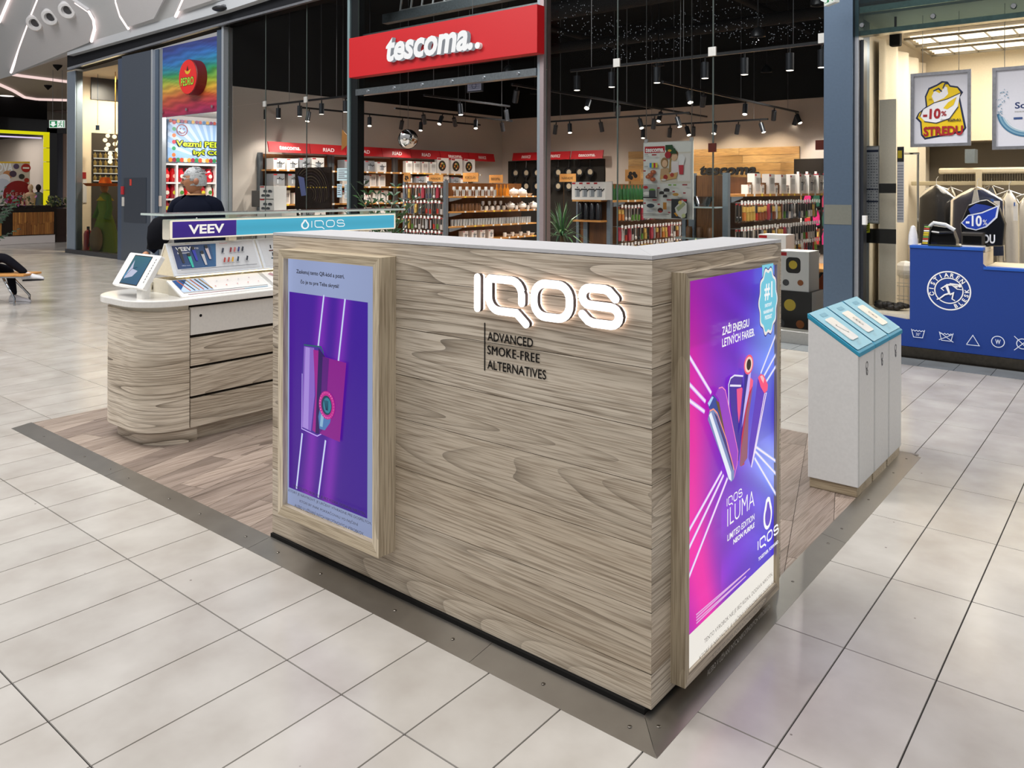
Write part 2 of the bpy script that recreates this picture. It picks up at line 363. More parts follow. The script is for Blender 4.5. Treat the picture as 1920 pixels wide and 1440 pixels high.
# ================================================================ FLOOR
def tilemat():
    m, n, b = mat('porcelain_tile'); a = N(n, 'Attribute', attribute_name='Col'); g = N(n, 'NewGeometry'); oi = N(n, 'ObjectInfo')
    n1 = N(n, 'TexNoise'); n1.inputs['Scale'].default_value = 3.5; n1.inputs['Detail'].default_value = 4; n.links.new(g.outputs['Position'], n1.inputs['Vector'])
    mo = ramp(n, n1.outputs[0], [(.3, '#aea8a0'), (.5, '#b9b4ad'), (.7, '#c3bfb8')])
    vo = N(n, 'TexVoronoi'); vo.inputs['Scale'].default_value = 5.5; n.links.new(g.outputs['Position'], vo.inputs['Vector'])
    sp_ = ramp(n, vo.outputs['Distance'], [(.022, (.25, .22, .2, 1)), (.03, (1, 1, 1, 1))])
    col = mixc(n, 1.0, mo, a.outputs['Color'], 'MULTIPLY'); col = mixc(n, .8, col, sp_, 'MULTIPLY')
    hs = N(n, 'HueSaturation'); va = N(n, 'MapRange'); va.inputs[3].default_value = .93; va.inputs[4].default_value = 1.03
    n.links.new(oi.outputs['Random'], va.inputs[0]); n.links.new(va.outputs[0], hs.inputs['Value']); n.links.new(col, hs.inputs['Color']); n.links.new(hs.outputs[0], b.inputs['Base Color'])
    n2 = N(n, 'TexNoise'); n2.inputs['Scale'].default_value = 90; n.links.new(g.outputs['Position'], n2.inputs['Vector']); bump(n, b, n2.outputs[0], .12, .0006)
    b.inputs['Roughness'].default_value = .2; b.inputs['Specular IOR Level'].default_value = .5; return m
M['tile'] = tilemat()
GX, SX, GY, SY = .336, .2889, .1245, .6383
fl = MB('#2c2a29'); fl.box(-60, 6, -4, 26, -.05, -.004); floor = fl.build('floor', 'matte', kind='structure')
def shown(p):
    d = V(p) - CAM; z = d.dot(FW)
    if z < .5: return 0
    x = CX + FPX * d.dot(RT) / z; y = CY - FPX * d.dot(UP) / z
    return 1 / z if -120 < x < 2040 and y < 1560 else 0
cells = []
for i in range(-150, 9):
    for j in range(-4, 26):
        x0, y0 = GX + i * SX, GY + j * SY; cx, cy = x0 + SX / 2, y0 + SY / 2
        if x0 > -4.70 and x0 + SX < .06 and y0 > -.1 and y0 + SY < 3.08: continue
        if cy > 6.2 and cx > -20.6 or cy > 16 or x0 > 2.6: continue
        if y0 < 5.83 < y0 + SY and x0 > -8: y1 = 5.80
        else: y1 = y0 + SY
        if cx > -8 and cy > 5.9: continue
        vs = shown((cx, cy, 0)) or shown((x0, y0, 0)) or shown((x0, y1, 0))
        cells.append((vs, x0, y0, x0 + SX, y1))
cells.sort(reverse=True)
me0 = {}
stuff = MB('#ffffff')
g_, e_ = .0020, .0028
for k, (vs, x0, y0, x1, y1) in enumerate(cells):
    if vs == 0 and x0 < -45: continue
    key = round(y1 - y0, 3); w, h = x1 - x0, y1 - y0
    def tl(mb, x, y, w, h, col):
        B = [(x + g_, y + g_, -.004), (x + w - g_, y + g_, -.004), (x + w - g_, y + h - g_, -.004), (x + g_, y + h - g_, -.004)]
        T = [(x + e_, y + e_, 0), (x + w - e_, y + e_, 0), (x + w - e_, y + h - e_, 0), (x + e_, y + h - e_, 0)]
        mb.face(T, col)
        for a in range(4): b = (a + 1) % 4; mb.face([B[a], B[b], T[b], T[a]], col)
    if k < 290:
        if key not in me0:
            q = MB(); tl(q, 0, 0, w, h, '#ffffff'); t = q.build('tile', 'tile', floor, org=None); me0[key] = t.data
        else: t = bpy.data.objects.new('tile', me0[key]); COL.objects.link(t); t.parent = floor
        t.location = (x0, y0, 0)
    else:
        b = .94 + .08 * R.random(); b *= b; tl(stuff, x0, y0, w, h, (b, b, b, 1))
stuff.build('tile_field', 'tile', floor, kind='stuff')
# darker border course along the laundry front
for k in range(-24, 9):
    x0 = GX + .03 + k * SX; q = MB('#c3cdd8'); tl(q, x0, 5.81, SX, .33, '#b4c0cc'); q.build('border_tile', 'tile', floor)

# ================================================================ PLATFORM
PX0, PX1, PY0, PY1 = -4.73, .092, -.134, 3.11
plat = thing('kiosk_platform', 'low kiosk platform of diagonal grey-brown vinyl planks edged by steel strips', 'platform', (PX0, PY0, 0))
b_ = MB('#3a3532'); b_.box(PX0 + .02, PX1 - .1, PY0 + .11, PY1, 0, .0095); b_.build('platform_base', 'matte', plat)
M['vinyl'] = wood('vinyl_plank', 'y', '#b9a99c', '#a19186', '#82746b', line=.7, rough=.4, bands=16)
ang = math.radians(106); du = V((math.cos(ang), math.sin(ang))); dv = V((-du[1], du[0]))
def clip(poly, x0, x1, y0, y1):
    for ax, val, sg in ((0, x0, 1), (0, x1, -1), (1, y0, 1), (1, y1, -1)):
        out = []
        for i in range(len(poly)):
            a, b = poly[i - 1], poly[i]; ia, ib = (a[ax] - val) * sg >= 0, (b[ax] - val) * sg >= 0
            if ia != ib: t = (val - a[ax]) / (b[ax] - a[ax]); out.append((a[0] + (b[0] - a[0]) * t, a[1] + (b[1] - a[1]) * t))
            if ib: out.append(b)
        poly = out
        if not poly: return []
    return poly
pw, pl = .18, 1.22
for i in range(-24, 52):
    for j in range(-8, 10):
        a0 = j * pl + (i % 3) * .41 - 2; b0 = i * pw - 3
        pts = [(a0, b0), (a0 + pl - .0022, b0), (a0 + pl - .0022, b0 + pw - .0022), (a0, b0 + pw - .0022)]
        pts = [(du[0] * a + dv[0] * b - 0, du[1] * a + dv[1] * b) for a, b in pts]
        pts = clip(pts, PX0 + .012, PX1 - .10, PY0 + .115, PY1 - .004)
        if len(pts) > 2:
            q = MB(); q.prism(pts, (0, 0, .0095), (1, 0, 0), (0, 1, 0), (0, 0, .0028 + R.random() * .0004)); q.build('plank', 'vinyl', plat)
def strip(name, P, inner, label=None):
    q = MB('#8f8c88'); zi, zo = .0145, .001
    a, b = P; ia, ib = inner
    q.face([(*a, zo), (*b, zo), (*ib, zi), (*ia, zi)]); q.face([(*ia, zi), (*ib, zi), (*ib, 0), (*ia, 0)]); q.face([(*a, 0), (*b, 0), (*b, zo), (*a, zo)]); q.face([(*a, 0), (*ia, 0), (*ib, 0), (*b, 0)])
    q.face([(*a, 0), (*a, zo), (*ia, zi), (*ia, 0)]); q.face([(*b, 0), (*ib, 0), (*ib, zi), (*b, zo)])
    return q.build(name, M['steel'], plat)
def steel():
    m, n, b = mat('brushed_steel'); g = N(n, 'NewGeometry'); mp = N(n, 'Mapping'); mp.inputs['Scale'].default_value = (1, 1, 1)
    n1 = N(n, 'TexNoise'); n1.inputs['Scale'].default_value = 9; n1.inputs['Detail'].default_value = 6; n.links.new(g.outputs['Position'], n1.inputs['Vector'])
    n.links.new(ramp(n, n1.outputs[0], [(.2, '#9c9892'), (.8, '#a6a29b')]), b.inputs['Base Color'])
    b.inputs['Metallic'].default_value = .92; n.links.new(ramp(n, n1.outputs[0], [(.3, (.29, .29, .29, 1)), (.75, (.33, .33, .33, 1))]), b.inputs['Roughness'])
    n2 = N(n, 'TexNoise'); n2.inputs['Scale'].default_value = 2.5; n.links.new(g.outputs['Position'], n2.inputs['Vector']); bump(n, b, n2.outputs[0], .12, .003); return m
M['steel'] = steel()
yo, yi, xo, xi = PY0, PY0 + .122, PX1, PX1 - .108
cuts = [PX0, -3.35, -1.95, -.62, xo]; sc_x = []
for k in range(4):
    a, b = cuts[k] + (.001 if k else 0), cuts[k + 1] - (.001 if k < 3 else .002)
    ib = xi - .002 if k == 3 else b; strip('steel_edge_strip', ((a, yo), (b, yo)), ((a, yi), (ib, yi)))
strip('steel_edge_strip', ((xo, yo), (xo, 1.62)), ((xi, yi), (xi, 1.62))); strip('steel_edge_strip', ((xo, 1.622), (xo, PY1)), ((xi, 1.622), (xi, PY1)))
def screw(x, y, z): q = MB('#6f6a63'); q.lathe((x, y, z), [(0, .0018), (.004, .0016), (.0068, 0)], 10); q.build('screw', 'alu', plat)
for x in (-4.35, -3.75, -3.42, -3.2, -2.75, -2.45, -2.05, -1.8, -1.5, -1.05, -.75, -.35, -.03): screw(x, -.075, .0085)
for y in (-.02, .55, 1.1, 1.55, 1.75, 2.2, 2.7, 3.0): screw(.036, y, .0085)
q = MB('#8c7a68'); q.box(PX1 - .17, PX1 - .02, PY1 - .004, PY1 + .03, 0, .006); q.build('edge_trim', 'steel', plat)

# ================================================================ BOOTH WALL
BW = -1.954; BH = 1.40; BD = 1.06
booth = thing('kiosk_booth', 'L-shaped kiosk counter wall clad in horizontal grey-brown wood laminate boards with glowing letters', 'kiosk', (-.97, .15, .012))
q = MB('#141312'); q.box(BW + .002, -.018, -.0112, .31, .0132, .0296); q.box(-.23, -.015, .3, BD - .015, .012, .03); q.build('plinth', 'matte', booth)
q = MB('#2a231d'); q.box(BW + .004, -.006, .006, .325, .03, BH - .02); q.box(-.25, -.006, .325, BD - .004, .03, BH - .02); q.build('carcass', 'matte', booth)
zs = [.03, .136, .322, .515, .708, .877, 1.059, 1.248, BH - .012]
for i in range(8):
    z0, z1 = zs[i] + .0012, zs[i + 1] - .0012
    q = MB(); q.box(BW, -.0006, 0, .006, z0, z1); q.build('board', 'woodx', booth)
    q = MB(); q.box(-.006, 0, .0008, BD, z0, z1); q.build('board', 'woody', booth)
    q = MB(); q.box(BW, BW + .006, .0065, .33, z0, z1); q.build('board', 'woody', booth)
q = MB('#c6c6c8')
top = [(BW, 0), (0, 0), (-.25, .33), (BW, .33)]; q.prism(top, (0, 0, BH - .011), (1, 0, 0), (0, 1, 0), (0, 0, .012)); q.build('top_panel', 'paint', booth)
q = MB('#c6c6c8'); q.prism([(.0, .0015), (0, BD), (-.25, BD), (-.25, .3315)], (0, 0, BH - .011), (1, 0, 0), (0, 1, 0), (0, 0, .012)); q.build('top_panel', 'paint', booth)
# --- front light box
def lightbox(name, o, u, w, n, W_, H_, dep, bar, mats, rec, barb=None):
    """frame of four mitred bars with a recessed lit poster; o is the lower corner on the wall"""
    o, u, w, n = V(o), V(u), V(w), V(n); barb = barb or bar
    fr = None
    bars = [([(0, 0), (W_, 0), (W_ - bar, barb), (bar, barb)], mats[0], 'bottom'), ([(W_, 0), (W_, H_), (W_ - bar, H_ - bar), (W_ - bar, barb)], mats[1], 's'),
            ([(W_, H_), (0, H_), (bar, H_ - bar), (W_ - bar, H_ - bar)], mats[0], 't'), ([(0, H_), (0, 0), (bar, barb), (bar, H_ - bar)], mats[1], 's')]
    box = bpy.data.objects.new(name, None); COL.objects.link(box); box.parent = booth; box.empty_display_size = .05
    box.location = o - tot(booth)
    for p, mm, _ in bars:
        q = MB(); q.prism(p, o, u, w, n * dep); q.build('frame_bar', mm, box)
    return box
FD = .088
bx1 = lightbox('light_box', (-1.785, 0, .185), (1, 0, 0), (0, 0, 1), (0, -1, 0), .655, 1.152, FD, .036, ('oakx', 'oakz'), .02, .048)
a = Art((-1.76, -.062, .21), (1, 0, 0), (0, 0, 1), (0, -1, 0), .0004)
a.rect(0, .62, 0, 1.11, '#8fa3c6')
def bg1(x, y):
    e = abs(x - .5) * 2; s = 1 + .18 * (y - .5) + .25 * max(0, .12 - x) * 8 - .1 * e; k = c('#95a2c4'); return (k[0] * s, k[1] * s, k[2] * s * 1.05, 1)
a.grad(0, .62, 0, 1.11, bg1, 12, 12)
u0, v0 = a.P(541, 545); u1, v1 = a.P(691, 972); v0 = a.P(545, 547)[1]; v1 = a.P(691, 973)[1]; uL, uR = a.P(543, 600)[0], a.P(690, 600)[0]
LA = [a.P(*p) for p in ((608, 553), (600, 655))], [a.P(*p) for p in ((570, 808), (558, 918))]
def beam(x, y, slope=.20):
    t = x + (y - .5) * -slope
    g1, g2 = math.exp(-((t - .36) / .07) ** 2), math.exp(-((t - .62) / .07) ** 2); g = g1 + g2
    lo = (.032, .004, .33); hi = (.17, .01, .48); k = max(0, 1 - abs(x - .0) * .6) * .25
    return (lo[0] + (hi[0] - lo[0]) * g + k * .12, lo[1] + g * .012, lo[2] + (hi[2] - lo[2]) * g - .06 * (1 - y), 1)
a.grad(uL, uR, v1, v0, beam, 40, 24)
for p, r in (((608, 553), (597, 652)), ((648, 560), (634, 690)), ((568, 812), (557, 916)), ((612, 825), (598, 932))):
    a.pxl([p, r], .012, '#a18fe0'); a.pxl([p, r], .005, '#dff4ff')
PK = dict(case='#6a3fb8', d='#3a0f78')
a.px([(572, 646), (604, 650), (611, 668), (611, 808), (600, 817), (570, 803), (567, 700)], '#4a2a9a')
a.px([(572, 649), (591, 652), (592, 740), (585, 808), (568, 800)], '#8a63c8')
a.px([(575, 650), (583, 652), (580, 805), (570, 800)], '#a98be0')
a.pxl([(572, 646), (604, 650), (609, 662)], .006, '#1f5f6a')
a.pxl([(569, 700), (568, 803), (597, 817), (605, 813)], .004, '#c9b2ff')
a.px([(590, 655), (600, 657), (596, 812), (588, 806), (594, 740)], '#a0178f'); a.px([(600, 652), (612, 668), (606, 740), (601, 813), (594, 812)], '#2b0a5e')
a.px([(608, 668), (652, 680), (640, 828), (602, 812)], '#8a0a8c'); a.px([(608, 668), (620, 672), (612, 800), (602, 812)], '#5b0a7d')
a.px([(604, 760), (626, 765), (622, 792), (612, 806), (602, 803), (600, 780)], '#4d7ab8'); a.px([(606, 765), (612, 766), (608, 800), (603, 798)], '#8fb9d8')
pc = a.P(616, 759); a.disc(pc, .052, '#c2188e', ry=.058); 
for k in range(26):
    t = 2 * PI * k / 26; a.disc((pc[0] + .045 * math.cos(t), pc[1] + .051 * math.sin(t)), .0036, '#ff9ad6', n=6, up=0)
a.L += 1; a.disc(pc, .034, '#183a58', ry=.04); a.disc((pc[0] + .004, pc[1]), .026, '#2c7f96', ry=.032)
for k in (-.012, -.002, .009): a.line([(pc[0] + k, pc[1] + .02), (pc[0] + k * .5 + .004, pc[1] - .02)], .005, '#0d2b4d')
a.ptext('Zaskenuj tento QR-kód a pozri,', (560, 514), (650, 530), .022, col='#15131c', off=.02); a.ptext('čo je tu pre Teba skryté!', (568, 533), (640, 544), .022, col='#15131c', off=.02)
for i, t in enumerate(('TENTO VÝROBOK NIE JE BEZ RIZIKA. DODÁVA NIKOTÍN,', 'KTORÝ JE NÁVYKOVÝ. JE URČENÝ VÝHRADNE PRE DOSPELÝCH,', 'KTORÍ BY INAK POKRAČOVALI VO FAJČENÍ', 'ALEBO V UŽÍVANÍ INÝCH NIKOTÍNOVÝCH VÝROBKOV.')):
    hw = (.235, .27, .19, .225)[i]; a.text(t, .305 - hw, .305 + hw, .107 - i * .026, .124 - i * .026, '#22222e')
a.build('poster', M['glow1'], bx1)
# --- side light box
bx2 = lightbox('light_box', (0, .122, .055), (0, 1, 0), (0, 0, 1), (1, 0, 0), .79, 1.287, .05, .027, ('woody', 'oakz'), .02, .034)
a = Art((.038, .148, .088), (0, 1, 0), (0, 0, 1), (1, 0, 0), .0003)
a.rect(0, .74, 0, 1.23, '#f4efe6')
UL, UR = 0.0, .74; cc_ = a.P(1385, 830)
vb = a.P(1285, 1197)[1]
def neon(x, y):
    u = UL + (UR - UL) * x; v = vb + (1.23 - vb) * y; dx, dy = u - cc_[0], v - cc_[1]; an = math.atan2(dy, dx); r = math.hypot(dx, dy * .8)
    P0 = V((.27, .008, .50)); B0 = V((.06, .035, .62)); k = min(1, max(0, x * 1.15 - .05)); col = P0.lerp(B0, k)
    left = math.exp(-((x) / .20) ** 2) * math.exp(-((y - .50) / .42) ** 2); col = col.lerp(V((.85, .004, .38)), min(1, left * 1.15))
    if x < .5: w = math.exp(-((x + .02 - max(0, .42 - y) * .55) / .13) ** 2) * min(1, max(0, (.50 - y) * 4)); col = col.lerp(V((1.0, .02, .42)), w * .9)
    if x > .5:
        w = math.exp(-((y - (.62 + .25 * (x - .6) * 2)) / .2) ** 2) * (x - .5) * 1.5; col = col.lerp(V((.25, .42, .95)), min(.8, w))
        w = math.exp(-((y - (.42 - .3 * (x - .6))) / .10) ** 2) * (x - .5) * 1.9; col = col.lerp(V((.35, .45, 1.0)), min(.85, w))
    wv = math.sin(y * 46 + x * 7 + 2.2 * math.sin(x * 6 + y * 4)) * .5 + .5
    if y > .62: col = col * (1 + .45 * wv * (x * .8))
    if y < .42 and .35 < x: col = col * (1 + .25 * wv)
    if y > .8: col = col * (.85)
    return (*[max(0, min(1.2, q)) for q in col], 1)
a.grad(UL, UR, vb, 1.23, neon, 44, 80)
for p, r in (((1285, 657), (1333, 737)), ((1285, 713), (1322, 753)), ((1285, 746), (1320, 772)), ((1285, 1004), (1352, 884)), ((1285, 1038), (1355, 890)), ((1285, 1093), (1362, 896)),
             ((1424, 700), (1456, 618)), ((1428, 708), (1457, 655)), ((1432, 718), (1457, 678)), ((1415, 838), (1457, 868)), ((1413, 846), (1457, 894)), ((1411, 858), (1457, 936))):
    a.pxl([p, r], .014, '#d9a8ff' if p[0] < 1400 else '#9fb8ff'); a.pxl([p, r], .007, '#fff2ff')
z4 = lambda x, y: (1310 + x / 4.9625, 640 + y / 4.9655)
def dev(pts, col): a.px([z4(*p) for p in pts], col)
dev([(255, 400), (270, 340), (310, 312), (390, 318), (390, 800), (350, 1110), (335, 1100)], '#3c1ea0'); dev([(270, 400), (275, 350), (310, 325), (385, 330), (385, 395)], '#4b2a9c'); 
a.pxl([z4(*p) for p in ((335, 1040), (258, 600), (256, 400), (275, 340), (310, 314), (392, 320))], .006, '#efeaff'); a.pxl([z4(*p) for p in ((268, 408), (372, 410))], .007, '#efeaff')
dev([(330, 440), (380, 425), (395, 470), (350, 760), (338, 640)], '#f4558c')
dev([(455, 330), (482, 360), (478, 420), (440, 560), (400, 1140), (370, 1160), (358, 1150), (375, 880)], '#c8173c'); dev([(478, 430), (440, 700), (428, 1080), (372, 1160), (358, 1150), (372, 990), (425, 620)], '#96566e'); dev([(455, 330), (482, 360), (478, 410), (445, 470)], '#ff5c88')
dev([(400, 250), (462, 270), (440, 480), (350, 880), (360, 680)], '#3a22a8'); dev([(440, 280), (460, 285), (440, 480), (372, 800), (400, 560)], '#cdbcff'); dev([(415, 260), (432, 260), (400, 560), (365, 780)], '#2a1480')
p_ = a.P(*z4(437, 212)); a.disc(p_, .042, '#ff5a78', ry=.035); a.disc(p_, .034, '#ffd2c8', ry=.028); a.disc(p_, .02, '#27180f', ry=.02)
dev([(520, 340), (600, 480), (600, 520), (500, 1000), (460, 1170), (432, 1080), (440, 940), (500, 500)], '#5b2cc0'); dev([(580, 480), (604, 470), (500, 1010), (462, 1170), (455, 1160)], '#f5e6ff'); dev([(586, 480), (594, 478), (510, 900), (498, 960)], '#6b30c0')
dev([(520, 330), (545, 298), (575, 310), (612, 400), (608, 450), (580, 480), (545, 420)], '#ff4f7e'); dev([(538, 320), (560, 310), (578, 340), (570, 385), (550, 350)], '#ffc0c8')
dev([(118, 490), (150, 430), (180, 422), (210, 450), (260, 680), (330, 1020), (320, 1140), (285, 1280), (215, 880), (150, 530)], '#9a35c8'); a.pxl([z4(*p) for p in ((150, 430), (182, 420), (212, 450), (262, 690), (330, 1020), (322, 1140), (290, 1270))], .004, '#ff8cc8')
dev([(45, 570), (95, 490), (130, 530), (215, 890), (260, 1120), (100, 640), (60, 620)], '#23419c'); dev([(45, 570), (85, 505), (100, 515), (60, 600)], '#b7d8ff'); dev([(120, 540), (150, 560), (215, 890), (200, 860)], '#6b4a10')
dev([(60, 640), (95, 625), (125, 660), (290, 1190), (290, 1270), (262, 1300), (235, 1270), (225, 1210), (45, 720)], '#7a8cc0'); dev([(55, 680), (75, 650), (262, 1210), (265, 1290), (240, 1270)], '#eef2ff'); dev([(100, 650), (130, 690), (270, 1120), (280, 1200), (225, 1020)], '#3b1a6a')
a.pxl([z4(*p) for p in ((60, 640), (95, 622), (130, 660), (215, 900), (290, 1190))], .005, '#ff9a80')
# badge
bc = a.P(1432, 564); a.px([(1421, 497), (1442, 493), (1442, 530), (1421, 534)], '#7fd0e6')
def badge(s, col): a.poly([(bc[0] + s * .086 * (1 + .055 * math.cos(10 * t)) * math.cos(t), bc[1] + s * .118 * (1 + .055 * math.cos(10 * t)) * math.sin(t)) for t in [2 * PI * k / 80 for k in range(80)]], col)
badge(1.08, '#3a2f86'); badge(1.04, '#f6f1ec'); badge(.94, '#79cfe4')
a.text('#1', bc[0] - .038, bc[0] + .04, bc[1] + .005, bc[1] + .072, '#ffffff', off=.02)
for i, t in enumerate(('SVETOVÝ', 'NAHRIEVANÝ', 'PRODUKT')): hw = (.034, .047, .034)[i]; a.text(t, bc[0] - hw, bc[0] + hw, bc[1] - .02 - i * .023, bc[1] - .004 - i * .023, '#ffffff', off=.03)
x_, y_ = a.P(1344, 628); x2 = a.P(1395, 610)[0]; a.text('ZAŽI ENERGIU', x_, x2, y_, y_ + .036, '#ffffff', off=.02); x2 = a.P(1405, 630)[0]; y_ = a.P(1344, 650)[1]; a.text('LETNÝCH FARIEB.', x_, x2, y_, y_ + .036, '#ffffff', off=.02)
x_, y_ = a.P(1353, 949); x2 = a.P(1381, 925)[0]; iqos_flat(a, x_, y_ + .004, .026, '#ffffff', .16, (x2 - x_) / (5.32 * .026))
y_ = a.P(1353, 985)[1]; x2 = a.P(1404, 950)[0]; a.text('ILUMA', x_, x2, y_, y_ + .06, '#ffffff', off=-.012)
y_ = a.P(1353, 1012)[1]; a.text('LIMITED EDITION', x_, x2, y_, y_ + .022, '#ffffff', off=.012); x3 = a.P(1364, 1010)[0]; y_ = a.P(1364, 1018)[1]; a.text('NEON PURPLE', x3, x2, y_, y_ + .018, '#ffffff', off=.035)
dc = a.P(1429, 960); a.disc((dc[0], dc[1] - .008), .042, '#ffffff', ry=.050); a.poly([(dc[0] - .04, dc[1] + .01), (dc[0] + .04, dc[1] + .01), (dc[0] + .018, dc[1] + .056), (dc[0], dc[1] + .062), (dc[0] - .018, dc[1] + .056)], '#ffffff')
a.disc((dc[0], dc[1] - .01), .028, '#5a2fc4', ry=.035); a.poly([(dc[0] - .025, dc[1] + .0), (dc[0] + .025, dc[1] + .0), (dc[0] + .006, dc[1] + .044), (dc[0] - .006, dc[1] + .044)], '#5a2fc4')
x_, y_ = a.P(1410, 1030); x2 = a.P(1448, 990)[0]; iqos_flat(a, x_, y_ + .004, .032, '#ffffff', .22, (x2 - x_) / (5.32 * .032)); y_ = a.P(1410, 1049)[1]; a.text('TOGETHER. FORWARD.', x_, x2, y_, y_ + .013, '#ffffff', off=.03)
for k in range(4): a.pxl([(1292, 1148 + k * 5.2), (1394 - (k % 2) * 7 - (8 if k > 1 else 0), 1062 + k * 5.2 + (2 if k > 1 else 0) + k)], .0045, '#e8b8e8')
for i, t in enumerate(('TENTO VÝROBOK NIE JE BEZ RIZIKA. DODÁVA NIKOTÍN,', 'KTORÝ JE NÁVYKOVÝ. JE URČENÝ VÝHRADNE PRE DOSPELÝCH,', 'KTORÍ BY INAK POKRAČOVALI VO FAJČENÍ', 'ALEBO V UŽÍVANÍ INÝCH NIKOTÍNOVÝCH VÝROBKOV.')):
    hw = (.29, .325, .23, .27)[i]; a.text(t, .37 - hw, .37 + hw, vb - .048 - i * .036, vb - .026 - i * .036, '#5d5853', off=-.003)
a.build('poster', M['glow1'], bx2)
# --- glowing letters on stand-offs: lit back strip, grey can, white face
for i, (pth, cl) in enumerate(iqos_paths()):
    pp = [(p[0] * .109, p[1] * .109) for p in pth]; o_ = V((-.677, 0, 1.1815)); ax_ = ((1, 0, 0), (0, 0, 1), (0, -1, 0))
    q = MB(); stroke3(q, pp, .027, o_ + V((0, -.030, 0)), *ax_, .004, '#fffdfb', '#fffdfb', cl); fc_ = q.build('letter_face', 'glow3', booth)
    q = MB(); stroke3(q, pp, .0268, o_ + V((0, -.014, 0)), *ax_, .0155, '#5f5a5e', '#5f5a5e', cl); q.build('letter_side', 'metal', booth)
    q = MB(); stroke3(q, pp, .018, o_ + V((0, -.0012, 0)), *ax_, .0125, '#ffe4d6', '#ffe4d6', cl); q.build('halo_strip', 'halo2', booth)
a = Art((0, -.0012, 0), (1, 0, 0), (0, 0, 1), (0, -1, 0), .0004)
a.rect(-.671, -.666, .957, 1.127, '#0e0d0d')
a.text('ADVANCED', -.655, -.452, 1.066, 1.098, '#0e0d0d', off=.012); [a.text('SMOKE-FREE', -.655 + d, -.424 + d, 1.018, 1.049, '#0e0d0d', sp=1.06, up=.1) for d in (-.0009, 0, .0009)]; a.text('ALTERNATIVES', -.655, -.396, .966, .998, '#0e0d0d', off=.012)
a.build('lettering', 'matte', booth)

# ================================================================ RECYCLING BINS
y0 = 2.165
for k in range(3):
    ys, ye = y0 + k * .299, y0 + k * .299 + .290
    lab = ('small white bin with blue sloping lid, nearest of the three beside the kiosk', 'small white bin with blue sloping lid, middle of the row of three', 'small white bin with blue sloping lid, rearmost of the row near the blue counter')[k]
    t = thing('collection_bin', lab, 'bin', (-.135, ys + .145, .0125), 'collection bins on the platform')
    q = MB(); q.box(-.255, -.012, ys + .008, ye - .008, .0125, .066); q.build('base', 'oakx', t, bevel=.004)
    X0, X1, ZB, ZF = -.262, -.005, .915, .745
    sl = (ZF - ZB) / (X1 - X0)
    q = MB('#dcdcdb'); q.prism([(X0, .066), (X1, .066), (X1, ZF), (X0, ZB)], (0, ye, 0), (1, 0, 0), (0, 0, 1), (0, ys - ye, 0)); q.build('body', 'paint', t, bevel=.004)
    q = MB('#2f93b4'); q.prism([(X0 - .004, ZB), (X1 + .006, ZF - .004), (X1 + .006, ZF + .018), (X0 - .004, ZB + .026)], (0, ye + .002, 0), (1, 0, 0), (0, 0, 1), (0, ys - ye - .004, 0)); lid = q.build('lid', 'paint', t, bevel=.003)
    nx = V((-sl, 0, 1)).normalized(); ux = V((1, 0, sl)).normalized()
    A = Art(V((X0, ys, ZB + .0265)), ux, (0, 1, 0), nx, .0012); A.poly(rrect(.002, .30, .006, .286, .01), '#8fc4d6'); A.rect(.03, .055, .1, .19, '#6fa9bf'); A.build('lid_cover', 'paint', lid)
    F = Art(V((X0, ys, ZB + .030)) , ux, (0, 1, 0), nx, .0005); F.L = 0
    q = MB('#e9e7e2'); pl_ = rrect(.075, .245, .07, .19, .012); q.prism(pl_, F.o, ux, (0, 1, 0), nx * .004); q.build('flap', 'gloss', lid)
    F.o = F.o + nx * .0041
    cx_, cy_ = .16, .13
    if k == 0: F.line([(cx_ - .03, cy_ - .02), (cx_ + .035, cy_ + .02)], .016, '#222222'); F.line([(cx_ - .026, cy_ - .017), (cx_ + .031, cy_ + .017)], .010, '#efefec')
    elif k == 1: [F.ring((cx_ + d, cy_), .012, .003, '#222222') for d in (-.02, 0, .02)]
    else: F.ring((cx_ - .014, cy_), .013, .003, '#222222'); F.ring((cx_ + .014, cy_), .013, .003, '#222222')
    for d in (0, .012, .024): F.line([(.262, .09 + d), (.285, .09 + d)], .002, '#2b5a6b')
    F.build('flap_symbol', 'print', lid, kind='stuff')
    q = MB('#c9c9c7'); q.box(X1 - .0005, X1 + .0015, ys + .006, ys + .010, .07, ZF - .01); q.build('panel_joint', 'paint', t)
    F = Art(V((X1 + .0012, ys + .15, .655)), (0, 1, 0), (0, 0, 1), (1, 0, 0), .0004)
    F.ring((0, .02), .018, .005, '#26242a'); F.ring((.004, -.018), .013, .005, '#26242a'); F.line([(-.016, .01), (0, -.03)], .005, '#26242a'); F.build('symbol', 'print', t)

